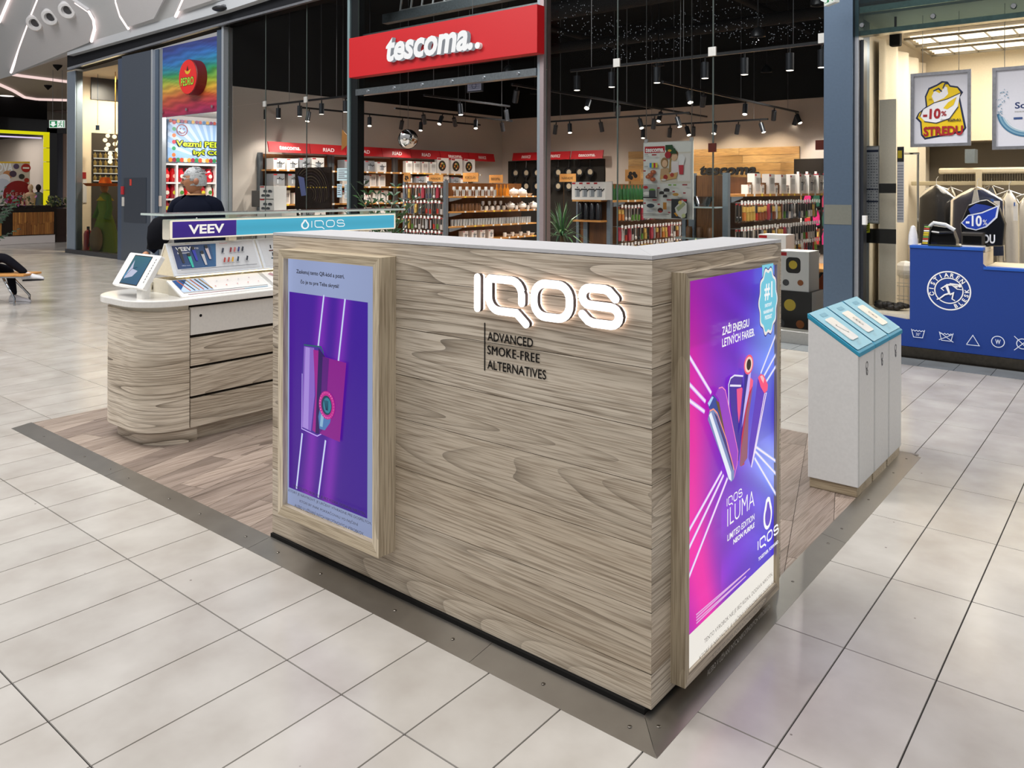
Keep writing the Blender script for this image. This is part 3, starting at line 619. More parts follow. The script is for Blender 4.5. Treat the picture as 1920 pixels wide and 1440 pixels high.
# ================================================================ DISPLAY COUNTER
ct = thing('display_counter', 'wood-clad display counter with white worktop and rounded end', 'counter', (-3.85, 1.4, .0125))
def dshape(x0, x1, y0, y1, r, n=10): return [(x1, y1), (x0, y1)] + arc(x0 + r, y0 + r, r, 180, 270, n) + arc(x1 - r, y0 + r, r, 270, 360, n)
CX0, CX1, CY0, CY1 = -4.22, -3.5, .18, 2.5; SM = .445
M['woodr'] = wood('ash_laminate_curved', 'xy', *LW)
def wallstrip(path, z0, z1, th, name, mt, par, col=None):
    q = MB(col or '#ffffff'); L, Rr = offs(path, [0] * len(path)); L2, R2 = offs(path, [th] * len(path))
    for i in range(len(path) - 1):
        a_, b_ = path[i], path[i + 1]; c_, d_ = L2[i], L2[i + 1]
        q.face([(*a_, z0), (*b_, z0), (*b_, z1), (*a_, z1)]); q.face([(*d_, z0), (*c_, z0), (*c_, z1), (*d_, z1)]); q.face([(*a_, z1), (*b_, z1), (*d_, z1), (*c_, z1)]); q.face([(*a_, z0), (*c_, z0), (*d_, z0), (*b_, z0)])
    for e in (0, -1): q.face([(*path[e], z0), (*path[e], z1), (*L2[e], z1), (*L2[e], z0)])
    return q.build(name, mt, par, smooth='auto')
endp = [(CX0, SM)] + arc(CX0 + .24, CY0 + .24, .24, 180, 270, 12) + arc(CX1 - .24, CY0 + .24, .24, 270, 360, 12) + [(CX1, SM)]
wallstrip(endp, .105, .843, .02, 'curved_end_panel', 'woodr', ct)
wallstrip([(p[0] * .955 - .174, p[1] * 1 + .06) for p in endp], .0125, .105, .02, 'curved_plinth', 'woodr', ct)
wallstrip([(-3.86 + (p[0] + 3.86) * .965, CY0 + .02 + (p[1] - CY0) * .92) for p in endp], .843, .875, .01, 'recessed_band', 'paint', ct, '#d8d2c4')
q = MB('#3a342e'); q.box(CX0 + .03, CX1 - .03, SM - .01, CY1 - .01, .1, .85); q.build('carcass', 'matte', ct)
q = MB(); q.box(CX0 + .05, CX1 - .055, SM + .05, CY1 - .02, .0125, .104); q.build('plinth', 'woody', ct)
q = MB(); q.box(CX0, CX0 + .02, SM + .002, CY1, .105, .86); q.build('back_panel', 'woody', ct)
for ya, yb in ((SM + .006, 1.46), (1.466, CY1)):
    for i, (z0, z1) in enumerate(((.105, .284), (.301, .473), (.49, .664))):
        q = MB(); q.box(CX1 - .02, CX1 + .004, ya, yb, z0, z1); q.build('drawer', 'woody', ct, bevel=.0015)
    q = MB('#dedbd5'); q.box(CX1 - .02, CX1 + .004, ya, yb, .684, .856); d_ = q.build('drawer', 'paint', ct, bevel=.0015, label='white drawer')
    q = MB('#111111'); q.cyl((CX1 + .0035, ya + .065, .80), (CX1 + .006, ya + .065, .80), .009, 16); q.build('lock', 'metal', d_)
q = MB('#f3f1ec'); wt = dshape(CX0 - .03, CX1 + .035, CY0 - .045, CY1 + .02, .27, 14); q.prism(wt, (0, 0, .875), (1, 0, 0), (0, 1, 0), (0, 0, .042)); q.build('worktop', 'gloss', ct, bevel=.006)
ZT = .917
# slanted merchandise displays
dz = thing('sloping_product_display', 'white backlit product display with sloping graphic panels on the counter worktop', 'display', (-3.8, 1.4, ZT), None)
def slab(o, u, w, W_, H_, th, col, name, mt, par):
    o, u, w = V(o), V(u).normalized(), V(w).normalized(); n = u.cross(w).normalized(); q = MB(col); q.obox(o - n * th, u * W_, w * H_, n * th); return q.build(name, mt, par, bevel=.002), n
for s in (0, 1, 2):
    ya = .47 + s * .66; wd = .65
    o = V((-3.73, ya, 1.035)); w = V((-.115, 0, .205)); pan, n_ = slab(o, (0, 1, 0), w, wd, w.length, .014, '#e8ecf2', 'upper_panel', 'paint', dz)
    A = Art(o + n_ * .001, (0, 1, 0), w, n_, .0005); Hh = w.length
    A.rect(.02, wd - .02, .014, Hh - .012, '#d8d9dc')
    if s == 0:
        def nb(x, y): k = c('#1d2f66'); k2 = c('#2c6a9c'); t = max(0, min(1, x * .6 + (1 - y) * .4 - .2)); return tuple(k[i] * (1 - t) + k2[i] * t for i in range(3)) + (1,)
        A.grad(.03, .30, .045, Hh - .02, nb, 6, 6); A.poly([(.30, Hh - .02), (.345, Hh - .02), (.30, .045)], '#2a6697')
        A.text('VEEV', .05, .16, Hh - .062, Hh - .032, '#ffffff', off=.03); A.text('pro', .165, .21, Hh - .058, Hh - .042, '#ffffff'); A.text('& accessories', .055, .14, Hh - .082, Hh - .068, '#ffffff')
        for dx, y0_, cl in ((.075, .085, '#1d2429'), (.13, .05, '#2fc4ae'), (.17, .095, '#2a36b4'), (.225, .06, '#cfcdd0'), (.265, .1, '#d9c8cc')):
            A.line([(dx, y0_ + .085), (dx + .006, y0_)], .024, cl, .014); A.line([(dx - .001, y0_ + .105), (dx, y0_ + .08)], .02, '#15171c')
        A.text('Objav nové', .06, .12, .06, .068, '#dde6ff')
        for r_, (yy, row) in enumerate(((.14, (.37, .43, .46, .49, .52)), (.065, (.36, .39, .42, .46, .53)))):
            for k, xx in enumerate(row): A.line([(xx, yy), (xx + .016, yy + .035)], .012, ('#232c44', '#8a1f2c', '#c86a6a', '#28327a', '#1f2433', '#b3382a', '#b5473a', '#e0a92e', '#24384e', '#1c2230')[k + r_ * 5]); A.line([(xx - .008, yy - .008), (xx + .014, yy - .008)], .003, '#7c8088')
        A.line([(.36, Hh - .03), (.42, Hh - .03)], .003, '#c06a6a'); A.line([(.45, Hh - .028), (.53, Hh - .028)], .003, '#9aa0ac'); A.line([(.04, .03), (.6, .03)], .004, '#6a6d74')
    else:
        cxx, cyy = .34 if s == 1 else .3, .115
        A.rect(.06, wd - .04, .03, Hh - .03, '#d5d6d8')
        for i in range(6):
            for j in range(5):
                x_, y_ = .10 + i * .085 * .62 + (s - 1) * .1, .045 + j * .03
                col_ = ('#15181c', '#1b3f4a', '#23262c', '#5a2a26')[(i * 3 + j) % 4]
                if (i + j) % 2: A.line([(x_ - .02, y_), (x_ + .022, y_)], .009, col_)
                else: A.line([(x_, y_ - .013), (x_ + .004, y_ + .014)], .009, col_)
    A.build('graphic', 'print', pan)
    # rear twin of the upper panel
    o2 = V((-3.99, ya + wd, 1.035)); slab(o2, (0, -1, 0), V((.115, 0, .205)), wd, w.length, .014, '#efe9dd', 'rear_panel', 'paint', dz)
    ol = V((-3.545, ya - .05, ZT + .004)); wl = V((-.2, 0, .088)); pan, n_ = slab(ol, (0, 1, 0), wl, wd + (.05 if s == 0 else .0), wl.length, .012, '#f6f4f0', 'lower_panel', 'paint', dz)
    A = Art(ol + n_ * .001, (0, 1, 0), wl, n_, .0005); Hl = wl.length
    A.rect(.03, wd - .01, .045, Hl - .01, '#fbf6f2'); A.line([(.03, .042), (wd - .01, .042)], .003, '#5b6570'); A.line([(.05, .022), (.45, .022)], .007, '#b99aa0'); A.line([(.45, .022), (wd - .02, .022)], .007, '#8cb4d0')
    if s == 0:
        A.rect(.03, .24, .05, Hl - .012, '#bcd2ee'); A.poly([(.03, Hl - .012), (.03, .08), (.13, Hl - .012)], '#1f4f8c')
        for k in range(6): A.line([(.06 + k * .03, Hl - .02), (.085 + k * .03, .06)], .008, ('#c5602c', '#22252c', '#b8863c')[k % 3])
        for k in range(9): A.disc((.27 + k * .04, .085 + (k % 2) * .06), .005, ('#d98a8a', '#c2c2cc', '#e0604a', '#b06a90')[k % 4], n=8)
    else:
        for k, cl in enumerate(('#c59aa0', '#7d3f4c', '#d8a868', '#e0b458')): A.line([(.08 + k * .11, Hl - .03), (.14 + k * .11, .07)], .035, cl, .02)
    A.build('graphic', 'print', pan)
    ol2 = V((-4.17, ya + wd, ZT + .004)); slab(ol2, (0, -1, 0), V((.2, 0, .088)), wd, wl.length, .012, '#f2efe8', 'lower_panel', 'paint', dz)
for xa, xb in ((-3.74, -3.545), (-3.98, -4.17)):
    q = MB('#e6e0d2'); q.prism([(xa, ZT), (xb, ZT), (xa, ZT + .09)], (0, .43, 0), (1, 0, 0), (0, 0, 1), (0, .012, 0)); q.build('end_cheek', 'paint', dz)
q = MB('#ece4d2'); q.prism([(-3.975, ZT), (-3.745, ZT), (-3.745, ZT + .09), (-3.975, ZT + .09)], (0, .45, 0), (1, 0, 0), (0, 0, 1), (0, .012, 0)); q.build('end_cheek', 'paint', dz)
q = MB('#efe3c8'); q.prism([(-3.985, 1.03), (-3.735, 1.03), (-3.845, 1.235), (-3.875, 1.235)], (0, .475, 0), (1, 0, 0), (0, 0, 1), (0, .012, 0)); q.build('end_cheek', 'paint', dz)
for y in (.6, 1.5, 2.2): q = MB('#d8d2c2'); q.box(-3.88, -3.84, y, y + .03, ZT, 1.238); q.build('support_post', 'paint', dz)
q = MB('#ffe2a8'); q.box(-3.775, -3.755, .5, 2.4, 1.02, 1.026); q.build('light_strip', 'halo', dz)
# illuminated header
hd_ = thing('lit_header_sign', 'long lit header sign, purple left section and turquoise right section, above the display counter', 'sign', (-3.83, 1.46, 1.27))
Y0, Y1 = .46, 2.43
q = MB('#f3ead8'); q.prism(rrect(-3.875, -3.785, 1.266, 1.398, .012, 3), (0, Y0, 0), (1, 0, 0), (0, 0, 1), (0, Y1 - Y0, 0)); q.build('housing', 'paint', hd_)
A = Art((-3.785, Y0, 1.266), (0, 1, 0), (0, 0, 1), (1, 0, 0), .0008)
A.poly(rrect(.004, Y1 - Y0 - .004, .004, .128, .01), '#fff4dc'); ysp = A.P(443, 430)[0]
def vg(x, y): k = (.045, .018, .22); g = 1 + .6 * max(0, y - .55); return (k[0] * g, k[1] * g, k[2] * g, 1)
def tg(x, y): k = c('#46a9c6'); e = 1 + .35 * abs(y - .45); return (k[0] * e * 1.05, k[1] * e, k[2] * e, 1)
A.grad(.02, ysp, .012, .118, vg, 2, 6); A.grad(ysp, Y1 - Y0 - .018, .012, .118, tg, 2, 6)
p0, p1 = A.P(353, 440)[0], A.P(420, 436)[0]; A.text('VEEV', p0, p1, .033, .095, '#fffaf2', off=.03)
p0, p1 = A.P(584, 428)[0], A.P(645, 424)[0]; iqos_flat(A, p0, .042, .05, '#ffffff', .13, (p1 - p0) / (5.32 * .05))
pd = A.P(571, 421); A.disc((pd[0], .062), .036, '#ffffff', ry=.03); A.poly([(pd[0] - .03, .07), (pd[0] + .03, .07), (pd[0] + .01, .104), (pd[0] - .01, .104)], '#ffffff'); A.disc((pd[0], .062), .022, '#46a9c6', ry=.02); A.poly([(pd[0] - .018, .07), (pd[0] + .018, .07), (pd[0], .095)], '#46a9c6')
A.build('face', 'glow1', hd_)
for y in (.9, 2.1): q = MB('#f2e6cc'); q.box(-3.85, -3.81, y, y + .06, 1.24, 1.425); q.build('bracket', 'paint', hd_)
gs = MB('#dff0ea'); gs.box(-4.05, -3.745, .405, 2.50, 1.425, 1.437); gso = gs.build('glass_shelf', 'frost', org=(-3.9, 1.45, 1.425)); ge = MB('#cfdfda'); ge.box(-3.745, -3.74, .40, 2.50, 1.424, 1.438); ge.box(-4.05, -3.745, .40, .405, 1.424, 1.438); ge.build('polished_edge', 'gloss', gso); tag(gso, 'narrow frosted glass shelf running above the lit header sign', 'shelf')
# tablet
tb = thing('tablet_stand', 'white angled tablet kiosk on a short post at the rounded counter end', 'tablet', (-3.72, .26, ZT))
o = V((-4.03, .205, .985)); w = V((0, .118, .198)); u = V((1, 0, 0)); n = u.cross(w).normalized(); Wt, Ht = .415, w.length; wn = w.normalized()
q = MB('#f1f1ee'); q.prism(rrect(0, Wt, 0, Ht, .012, 3), o - n * .03, u, wn, n * .03); q.build('housing', 'gloss', tb, bevel=.003)
A = Art(o + n * .0005, u, wn, n, .0006); sx0, sx1, sy0, sy1 = .095, .315, .02, Ht - .02
A.rect(sx0 - .006, sx1 + .006, sy0 - .006, sy1 + .006, '#101418')
A.grad(sx0, sx1, sy0, sy1, lambda x, y: (.01, .10 + .05 * y, .19 + .05 * x, 1), 4, 4)
A.poly([(sx0 + .03, sy0 + .02), (sx0 + .03, sy1 - .07), (sx0 + .0, sy0 + .05)], '#3f9ad0'); A.poly([(sx0 + .02, sy0 + .03), (sx0 + .03, sy1 - .03), (sx0 + .065, sy1 - .09), (sx0 + .14, sy0 + .09), (sx0 + .11, sy0 + .05)], '#cfd4ee'); A.line([(sx0 + .02, sy0 + .05), (sx0 + .06, sy0 + .10), (sx0 + .11, sy0 + .115)], .004, '#22305c')
A.build('screen', 'screen', tb)
A = Art(o + n * .0005, u, wn, n, .0006); [A.rect(.375, .382, .04 + k * .019, .052 + k * .019, '#26282b', up=0) for k in range(9)]; A.build('vent_slots', 'matte', tb)
q = MB('#eceae4'); q.prism(rrect(-3.75, -3.66, .225, .285, .02, 4), (0, 0, ZT), (1, 0, 0), (0, 1, 0), (0, 0, .10)); q.build('post', 'gloss', tb)
# ================================================================ FACADE
F = 6.2
def struct(mb, name, mt, **k): return mb.build(name, mt, kind='structure', **k)
STEELB = '#5d6d80'
def pier(name, pa, pb, y0, y1, z1, col, mt='metal', z0=0):
    xa, xb = hy(pa, 300, F).x, hy(pb, 300, F).x; q = MB(col); q.box(xa, xb, y0, y1, z0, z1, col); return struct(q, name, mt, bevel=.004)
pier('trim_1', 1550, 1604, F - .10, F + .5, 5.6, '#5f7186')
pier('trim_2', 1604.5, 1613, F - .06, F + .1, 5.6, '#a9adb4'); pier('trim_3', 1613.5, 1620, F - .02, F + .1, 3.1, '#3c4048')
q = MB('#8b8d84'); xa, xb = hy(1551, 385, F).x, hy(1603, 385, F).x; zt, zb = hy(1577, 384, F - .1).z, hy(1577, 421, F - .1).z; q.box(xa + .003, xb - .003, F - .104, F - .1, zb, zt); struct(q, 'trim_4', 'metal')
pier('trim_5', 1010, 1016, F - .04, F + .06, 5.6, '#9aa5ad'); pier('trim_6', 1016.5, 1024, F - .06, F + .1, 5.6, '#a89a9c')
pier('trim_7', 655, 659, F - .05, F + .05, 5.6, '#8ea6aa'); pier('trim_8', 659.5, 672, F - .02, F + .12, 5.6, '#1c2022')
pier('trim_9', 413, 423, F - .08, F + .3, 4.66, '#5c6c80'); pier('trim_10', 423.5, 427, F - .1, F + .1, 4.7, '#b4bcc4')
pier('trim_11', 297, 303, F - .08, F + .03, 4.55, '#5c6c80'); pier('trim_12', 303.5, 309, F - .06, F + .03, 4.55, '#9aa0a4')
pier('wall_pier', 238, 294, F - .12, F + .06, 4.55, '#56606e'); pier('trim_13', 229, 237.5, F - .1, F + .1, 4.52, '#50607a')
pier('trim_14', 294.5, 297, F - .14, F + .05, 4.55, '#c0c6cc'); pier('trim_15', 127, 142, F - .02, F + .16, 4.5, '#8e9cab')
q = MB('#434b58'); xa, xb = hy(243, 300, F).x, hy(285, 300, F).x; z0_, z1_ = hy(264, 418, F - .12).z, hy(264, 333, F - .12).z; q.box(xa, xb, F - .128, F - .12, z0_, z1_); struct(q, 'trim_16', 'metal')
# dark beam and grey fascia (beam drops slightly towards the far end)
def band(name, pts, y0, y1, col, mt='gloss'):
    P_ = [hy(x, y, y0) for x, y in pts]; q = MB(col); q.prism([(p.x, p.z) for p in P_], (0, y1, 0), (1, 0, 0), (0, 0, 1), (0, y0 - y1, 0)); return struct(q, name, mt)
band('trim_17', [(126, 127), (420, 41.5), (700, -34), (700, -70), (420, 21), (126, 104)], F - .16, F + .2, '#1b1d22', 'matte')
band('trim_18', [(126, 131), (420, 45.5), (700, -30), (700, -34.2), (420, 41.3), (126, 126.8)], F - .17, F - .1, '#b9bcc2', 'alu')
fa, fb_, fc = [hy(x, y, F - .3) for x, y in ((126, 104), (420, 21), (700, -70))]
q = MB('#b9bec3'); q.prism([(fa.x, fa.z), (fb_.x, fb_.z), (fc.x, fc.z), (fc.x, fc.z + .25), (fb_.x, fb_.z + .28), (fa.x, fa.z + .24)], (0, F + .2, 0), (1, 0, 0), (0, 0, 1), (0, -.5, 0)); struct(q, 'wall_fascia', 'paint')
# window sills
def sill(name, pa, pb, h=.13, col='#a5a5a2'):
    xa, xb = hy(pa, 600, F).x, hy(pb, 600, F).x; q = MB(col); q.box(xa, xb, F - .07, F + .1, 0, h); return struct(q, name, 'metal', bevel=.004)
sill('baseboard_front', 1024, 1550); sill('baseboard_middle', 428, 655); sill('baseboard_left', 127, 229, .10, '#34353a')
# glass panes, each a window of its own
def pane(n, pa, pb, z0, z1, y=F, clamp=None, label=None):
    xa, xb = hy(pa, 300, F).x + .004, hy(pb, 300, F).x - .004; q = MB('#ffffff'); q.face([(xa, y, z0), (xb, y, z0), (xb, y, z1), (xa, y, z1)]); o = struct(q, 'window_%d' % n, 'glass')
    e = MB('#3b4446')
    for x in (xa, xb): e.box(x - .003, x + .003, y - .006, y + .006, z0, z1)
    for s_, x in enumerate((xa, xb)): e = MB('#49524f'); e.box(x - .0035, x + .0035, y - .006, y + .006, z0, z1); e.build('glass_edge', 'gloss', o)
    return o
wn = 0
for sec, zt_ in (((1024, 1158, 1337, 1549), 5.5), ((428, 498, 575, 654), 4.95)):
    for a_, b_ in zip(sec, sec[1:]):
        for z0_, z1_ in ((.13, 3.165), (3.175, zt_)): wn += 1; pane(wn, a_, b_, z0_, z1_)
pane(wn + 1, 143, 228, .1, 4.5); pane(wn + 2, 672, 1010, 3.2, 5.5); wn += 2
for x, y in ((1158, 118), (1337, 97), (1544, 72), (498, 195), (575, 187), (1337, 277), (1539, 272)):
    p = hy(x, y, F); big = y > 250; q = MB('#d8d8d4' if not big else '#5a2a22'); q.box(p.x - .045, p.x + .045, F - .03, F - .007, p.z - .05, p.z + .05); o = q.build('glass_clamp', 'metal', org=(p.x, F, p.z)); o['kind'] = 'structure'
# entrance lintel and glass transom
xa, xb = hy(672, 170, F).x, hy(1010, 130, F).x
q = MB('#8f979b'); q.box(xa, xb, F - .06, F + .06, 3.10, 3.2); tr = struct(q, 'door_1', 'alu')
for k in range(6): x = xa + .3 + k * (xb - xa - .6) / 5; q = MB('#c9ccd0'); q.cyl((x, F - .06, 3.15), (x, F - .075, 3.15), .022, 12); q.build('fixing_disc', 'chrome', tr)
# ---------------- red shop sign
YS = 5.96; zb_, zt_ = 3.36, 3.985
x0_, x1_ = hy(654, 110, YS).x, hy(1007, 60, YS).x
sg = thing('shop_sign', 'long red shop sign with white 3-D lettering over the glass entrance', 'sign', ((x0_ + x1_) / 2, YS, zb_))
q = MB('#b80714'); q.box(x0_, x1_, YS, YS + .16, zb_, zt_); q.build('sign_board', 'paint', sg, bevel=.006)
A = Art((0, YS - .002, 0), (1, 0, 0), (0, 0, 1), (0, -1, 0), .001)
la, lb = A.P(730, 108), A.P(893, 75); A.text('tescoma.', la[0], lb[0], (zb_ + zt_) / 2 - .17, (zb_ + zt_) / 2 + .19, '#ffffff', shear=.18, off=.035, depth=.07, colside='#8a9096')
A.build('lettering', 'glow1', sg)
q = MB('#e8e8e8'); q.cyl((lb[0] + .07, YS, (zb_ + zt_) / 2 - .12), (lb[0] + .07, YS - .06, (zb_ + zt_) / 2 - .12), .045, 14); q.build('registered_mark', 'paint', sg)
for k in range(2): q = MB('#5a5d60'); x = x0_ + .8 + k * (x1_ - x0_ - 1.6); q.box(x, x + .05, YS + .16, F - .01, 3.6, 3.66); q.build('bracket', 'metal', sg)
q = MB('#aab4b8'); q.box(xa, xb, F + .08, F + .2, 4.02, 4.10); struct(q, 'trim_19', 'alu')
q = MB('#7f8a90'); q.box(xa, xb, F + .5, F + .62, 4.35, 4.5); struct(q, 'trim_20', 'alu')
# reflection of a ceiling truss in the glass above the sign, built solid
tg_ = thing('reflected_truss', 'white zigzag reflection of a ceiling truss above the red sign, built as solid bars', 'reflection', ((xa + xb) / 2, F + .9, 4.6)); q = MB('#c7ccce')
for z in (4.62, 5.0): q = MB('#c7ccce'); q.tube([(xa, F + .9, z), (xb, F + .9, z)], .028, 6); q.build('chord', 'metal', tg_)
n_ = 14
for k in range(n_):
    x = xa + (xb - xa) * k / n_; w_ = (xb - xa) / n_; q = MB('#c7ccce'); q.tube([(x, F + .9, 4.62), (x + w_ * .3, F + .9, 5.0), (x + w_, F + .9, 5.0)], .02, 5); q.build('brace', 'metal', tg_)

# ================================================================ KITCHENWARE SHOP SHELL
LX, BY, RX = -12.6, 14.4, -1.45
def slabs(name, b, col, mt='matte'): q = MB(col); q.box(*b); return struct(q, name, mt)
slabs('wall_left', (LX - .1, LX, F + .1, BY, 0, 3.58), '#d0c7bf'); slabs('wall_left_upper', (LX - .1, LX, F + .1, BY, 3.585, 5.6), '#141414')
slabs('wall_back', (LX, RX, BY, BY + .1, 0, 3.5), '#c9bbb0'); slabs('wall_back_upper', (LX, RX, BY, BY + .1, 3.505, 5.6), '#111111')
slabs('wall_right', (RX, RX + .1, F + .52, BY, 0, 5.6), '#8a8580'); slabs('ceiling_shop', (LX - .1, RX + .1, F + .25, BY + .1, 5.6, 5.7), '#0c0c0d')
slabs('floor_shop', (LX, RX, F + .12, BY, -.003, .002), '#77695c')
# air duct and pipes under the black ceiling
for k, (x0, y0, x1, y1, z, r) in enumerate(((-12, 9, -2, 9, 4.7, .16), (-12, 11.5, -2, 11.5, 4.6, .11), (-8.4, 6.8, -8.4, 14, 4.9, .07), (-4.2, 6.8, -4.2, 14, 4.8, .07))):
    q = MB('#1b1b1d'); q.cyl((x0, y0, z), (x1, y1, z), r, 12); o = q.build('ceiling_duct', 'matte', org=((x0 + x1) / 2, (y0 + y1) / 2, z), smooth='auto'); o['kind'] = 'structure'
q = MB('#6a6e74')  # glowing dots stand in for white reflections in the upper glass
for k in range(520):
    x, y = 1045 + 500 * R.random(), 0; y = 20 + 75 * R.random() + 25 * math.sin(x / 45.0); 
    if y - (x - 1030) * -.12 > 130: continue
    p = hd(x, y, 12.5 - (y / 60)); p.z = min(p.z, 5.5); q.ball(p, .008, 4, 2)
tag(q.build('reflected_dots', 'glow1', kind='stuff'), 'scattered pinpoint reflections in the upper glass front, built as glowing dots', 'lights')
# timber cladding with lettering on the back wall
tw = thing('timber_wall_panel', 'warmly lit timber plank wall with dark lettering on the back wall', 'panel', (-5.6, BY - .03, .4))
pa_, pb_ = hy(1180, 278, BY).x, hy(1500, 272, BY).x; zz = 1.2; row = 0
while zz < 2.5:
    h = .165; x = pa_ - R.random() * .8
    while x < pb_:
        w = .9 + R.random() * .9; xs, xe = max(x, pa_), min(x + w - .006, pb_)
        if xe - xs > .05: q = MB(); q.box(xs, xe, BY - .035 - R.random() * .012, BY - .002, zz, min(zz + h - .006, 2.53)); q.build('plank', 'plankwood', tw)
        x += w
    zz += h
A = Art((0, BY - .055, 0), (1, 0, 0), (0, 0, 1), (0, -1, 0), .002); la, lb = A.P(1313, 332), A.P(1424, 322); A.text('tescoma.', la[0], lb[0], la[1] + .04, la[1] + .25, '#2b2c30', shear=.18, off=.03, depth=.03); A.build('lettering', 'matte', tw)
# red header panels over the wall shelves
def header(o, u, n, W_, txt, lab):
    o, u, n = V(o), V(u), V(n); t = thing('red_header_panel', lab, 'sign', o, 'red header panels above the wall shelves'); q = MB('#33302c'); q.obox(o + u * (W_ * .45) - n * .031 + V((0, 0, .08)), u * .05, V((0, 0, .04)), n * -.268); q.build('bracket', 'metal', t); up = (V((0, 0, .205)) + n * -.05); 
    q = MB('#c01820'); q.obox(o, u * (W_ - .012), up, n * -.03); q.build('panel', 'paint', t)
    A = Art(o + n * .002, u, up, n.cross(u) if False else (u.cross(up)).normalized() * (1 if (u.cross(up)).dot(n) > 0 else -1), .002)
    tw_ = .5 if txt == 'tescoma.' else .3; A.text(txt, W_ / 2 - tw_ / 2, W_ / 2 + tw_ / 2, .055, .135, '#fff4f2', shear=.15, off=.02); A.build('lettering', 'print', t)
hp = (505, 583, 650, 718, 772, 827, 881, 929); tx = ('tescoma.', 'RIAD', 'RIAD', 'RIAD', 'RIAD', 'tescoma.', 'PANVICE')
ords = ('leftmost', 'second', 'third', 'fourth', 'fifth', 'sixth', 'seventh')
for i in range(7):
    ya, yb = hx(hp[i], 280, LX + .3).y, hx(hp[i + 1], 280, LX + .3).y
    header((LX + .3, ya, 2.33), (0, 1, 0), (1, 0, 0), yb - ya, tx[i], '%s red header panel lettered in white, counted from the left end of the left wall' % ords[i])
for i, (a_, b_, t_, l_) in enumerate(((960, 1012, 'PANVICE', 'red header panel on the back wall just left of the entrance post'), (1014, 1068, 'PANVICE', 'red header panel on the back wall just right of the entrance post'), (1070, 1130, 'tescoma.', 'red header panel with bold white lettering at the right end of the back wall row'))):
    xa_, xb_ = hy(a_, 290, BY - .3).x, hy(b_, 290, BY - .3).x; header((xa_, BY - .3, 2.36), (1, 0, 0), (0, -1, 0), xb_ - xa_, t_, l_)

def ordn(n): return str(n) + ('th' if 10 < n % 100 < 14 else {1: 'st', 2: 'nd', 3: 'rd'}.get(n % 10, 'th'))
# ================================================================ GOODS PROTOTYPES (front faces -y)
RED = '#b81a24'
def carton(W_, H_, D_, kind, base='#ece9e6', side='#8a8f96'):
    q = Art((-W_ / 2, -D_ / 2, 0), (1, 0, 0), (0, 0, 1), (0, -1, 0), .0012)
    q.box(-W_ / 2, W_ / 2, -D_ / 2, D_ / 2, 0, H_, base)
    for k in (2, 4): pass
    q.c[-3] = c('#c9cacb'); q.L = 0
    q.rect(.02 * W_, .32 * W_, H_ * .88, H_ * .97, RED)
    cx, cy = W_ * .52, H_ * .42
    if kind == 'pot':
        q.poly(rrect(cx - W_ * .22, cx + W_ * .2, cy - H_ * .26, cy + H_ * .16, W_ * .04), '#8c9299'); q.rect(cx - W_ * .19, cx - W_ * .10, cy - H_ * .22, cy + H_ * .13, '#c9ced4'); q.rect(cx - W_ * .24, cx + W_ * .22, cy + H_ * .14, cy + H_ * .2, '#2a2c30')
        q.line([(cx + W_ * .18, cy + H_ * .06), (W_ * .93, cy + H_ * .2)], H_ * .06, '#202225'); q.disc((cx, cy + H_ * .28), W_ * .05, '#202225')
    elif kind == 'pan':
        q.disc((W_ * .42, H_ * .5), W_ * .32, '#26282b'); q.disc((W_ * .42, H_ * .5), W_ * .26, '#3a302a'); 
        for k in range(7): q.disc((W_ * (.42 + .15 * math.cos(k * 2.4)), H_ * .5 + W_ * .15 * math.sin(k * 2.4)), W_ * .06, ('#e0a13a', '#cf5f2a', '#f0dca0', '#7f9a3a')[k % 4], n=10)
    elif kind == 'knives':
        for k in range(4): x = W_ * (.3 + .15 * k); q.line([(x, H_ * .12), (x, H_ * .5)], W_ * .06, '#b9bec6'); q.line([(x, H_ * .5), (x, H_ * .8)], W_ * .06, '#1e1f22')
    elif kind == 'set':
        for k, (x, y) in enumerate(((.25, .3), (.6, .3), (.4, .62), (.75, .62))): q.disc((W_ * x, H_ * y), W_ * .14, '#33363b', ry=H_ * .09); q.rect(W_ * (x - .12), W_ * (x + .12), H_ * (y - .1), H_ * y, '#5b6068', up=1)
    elif kind == 'air':
        q.poly(rrect(W_ * .3, W_ * .75, H_ * .45, H_ * .85, W_ * .12), '#222326'); q.disc((W_ * .52, H_ * .66), W_ * .13, '#c9b13a'); q.disc((W_ * .3, H_ * .2), W_ * .1, '#4a4d52'); q.disc((W_ * .75, H_ * .22), W_ * .09, '#9a5a30')
    return q
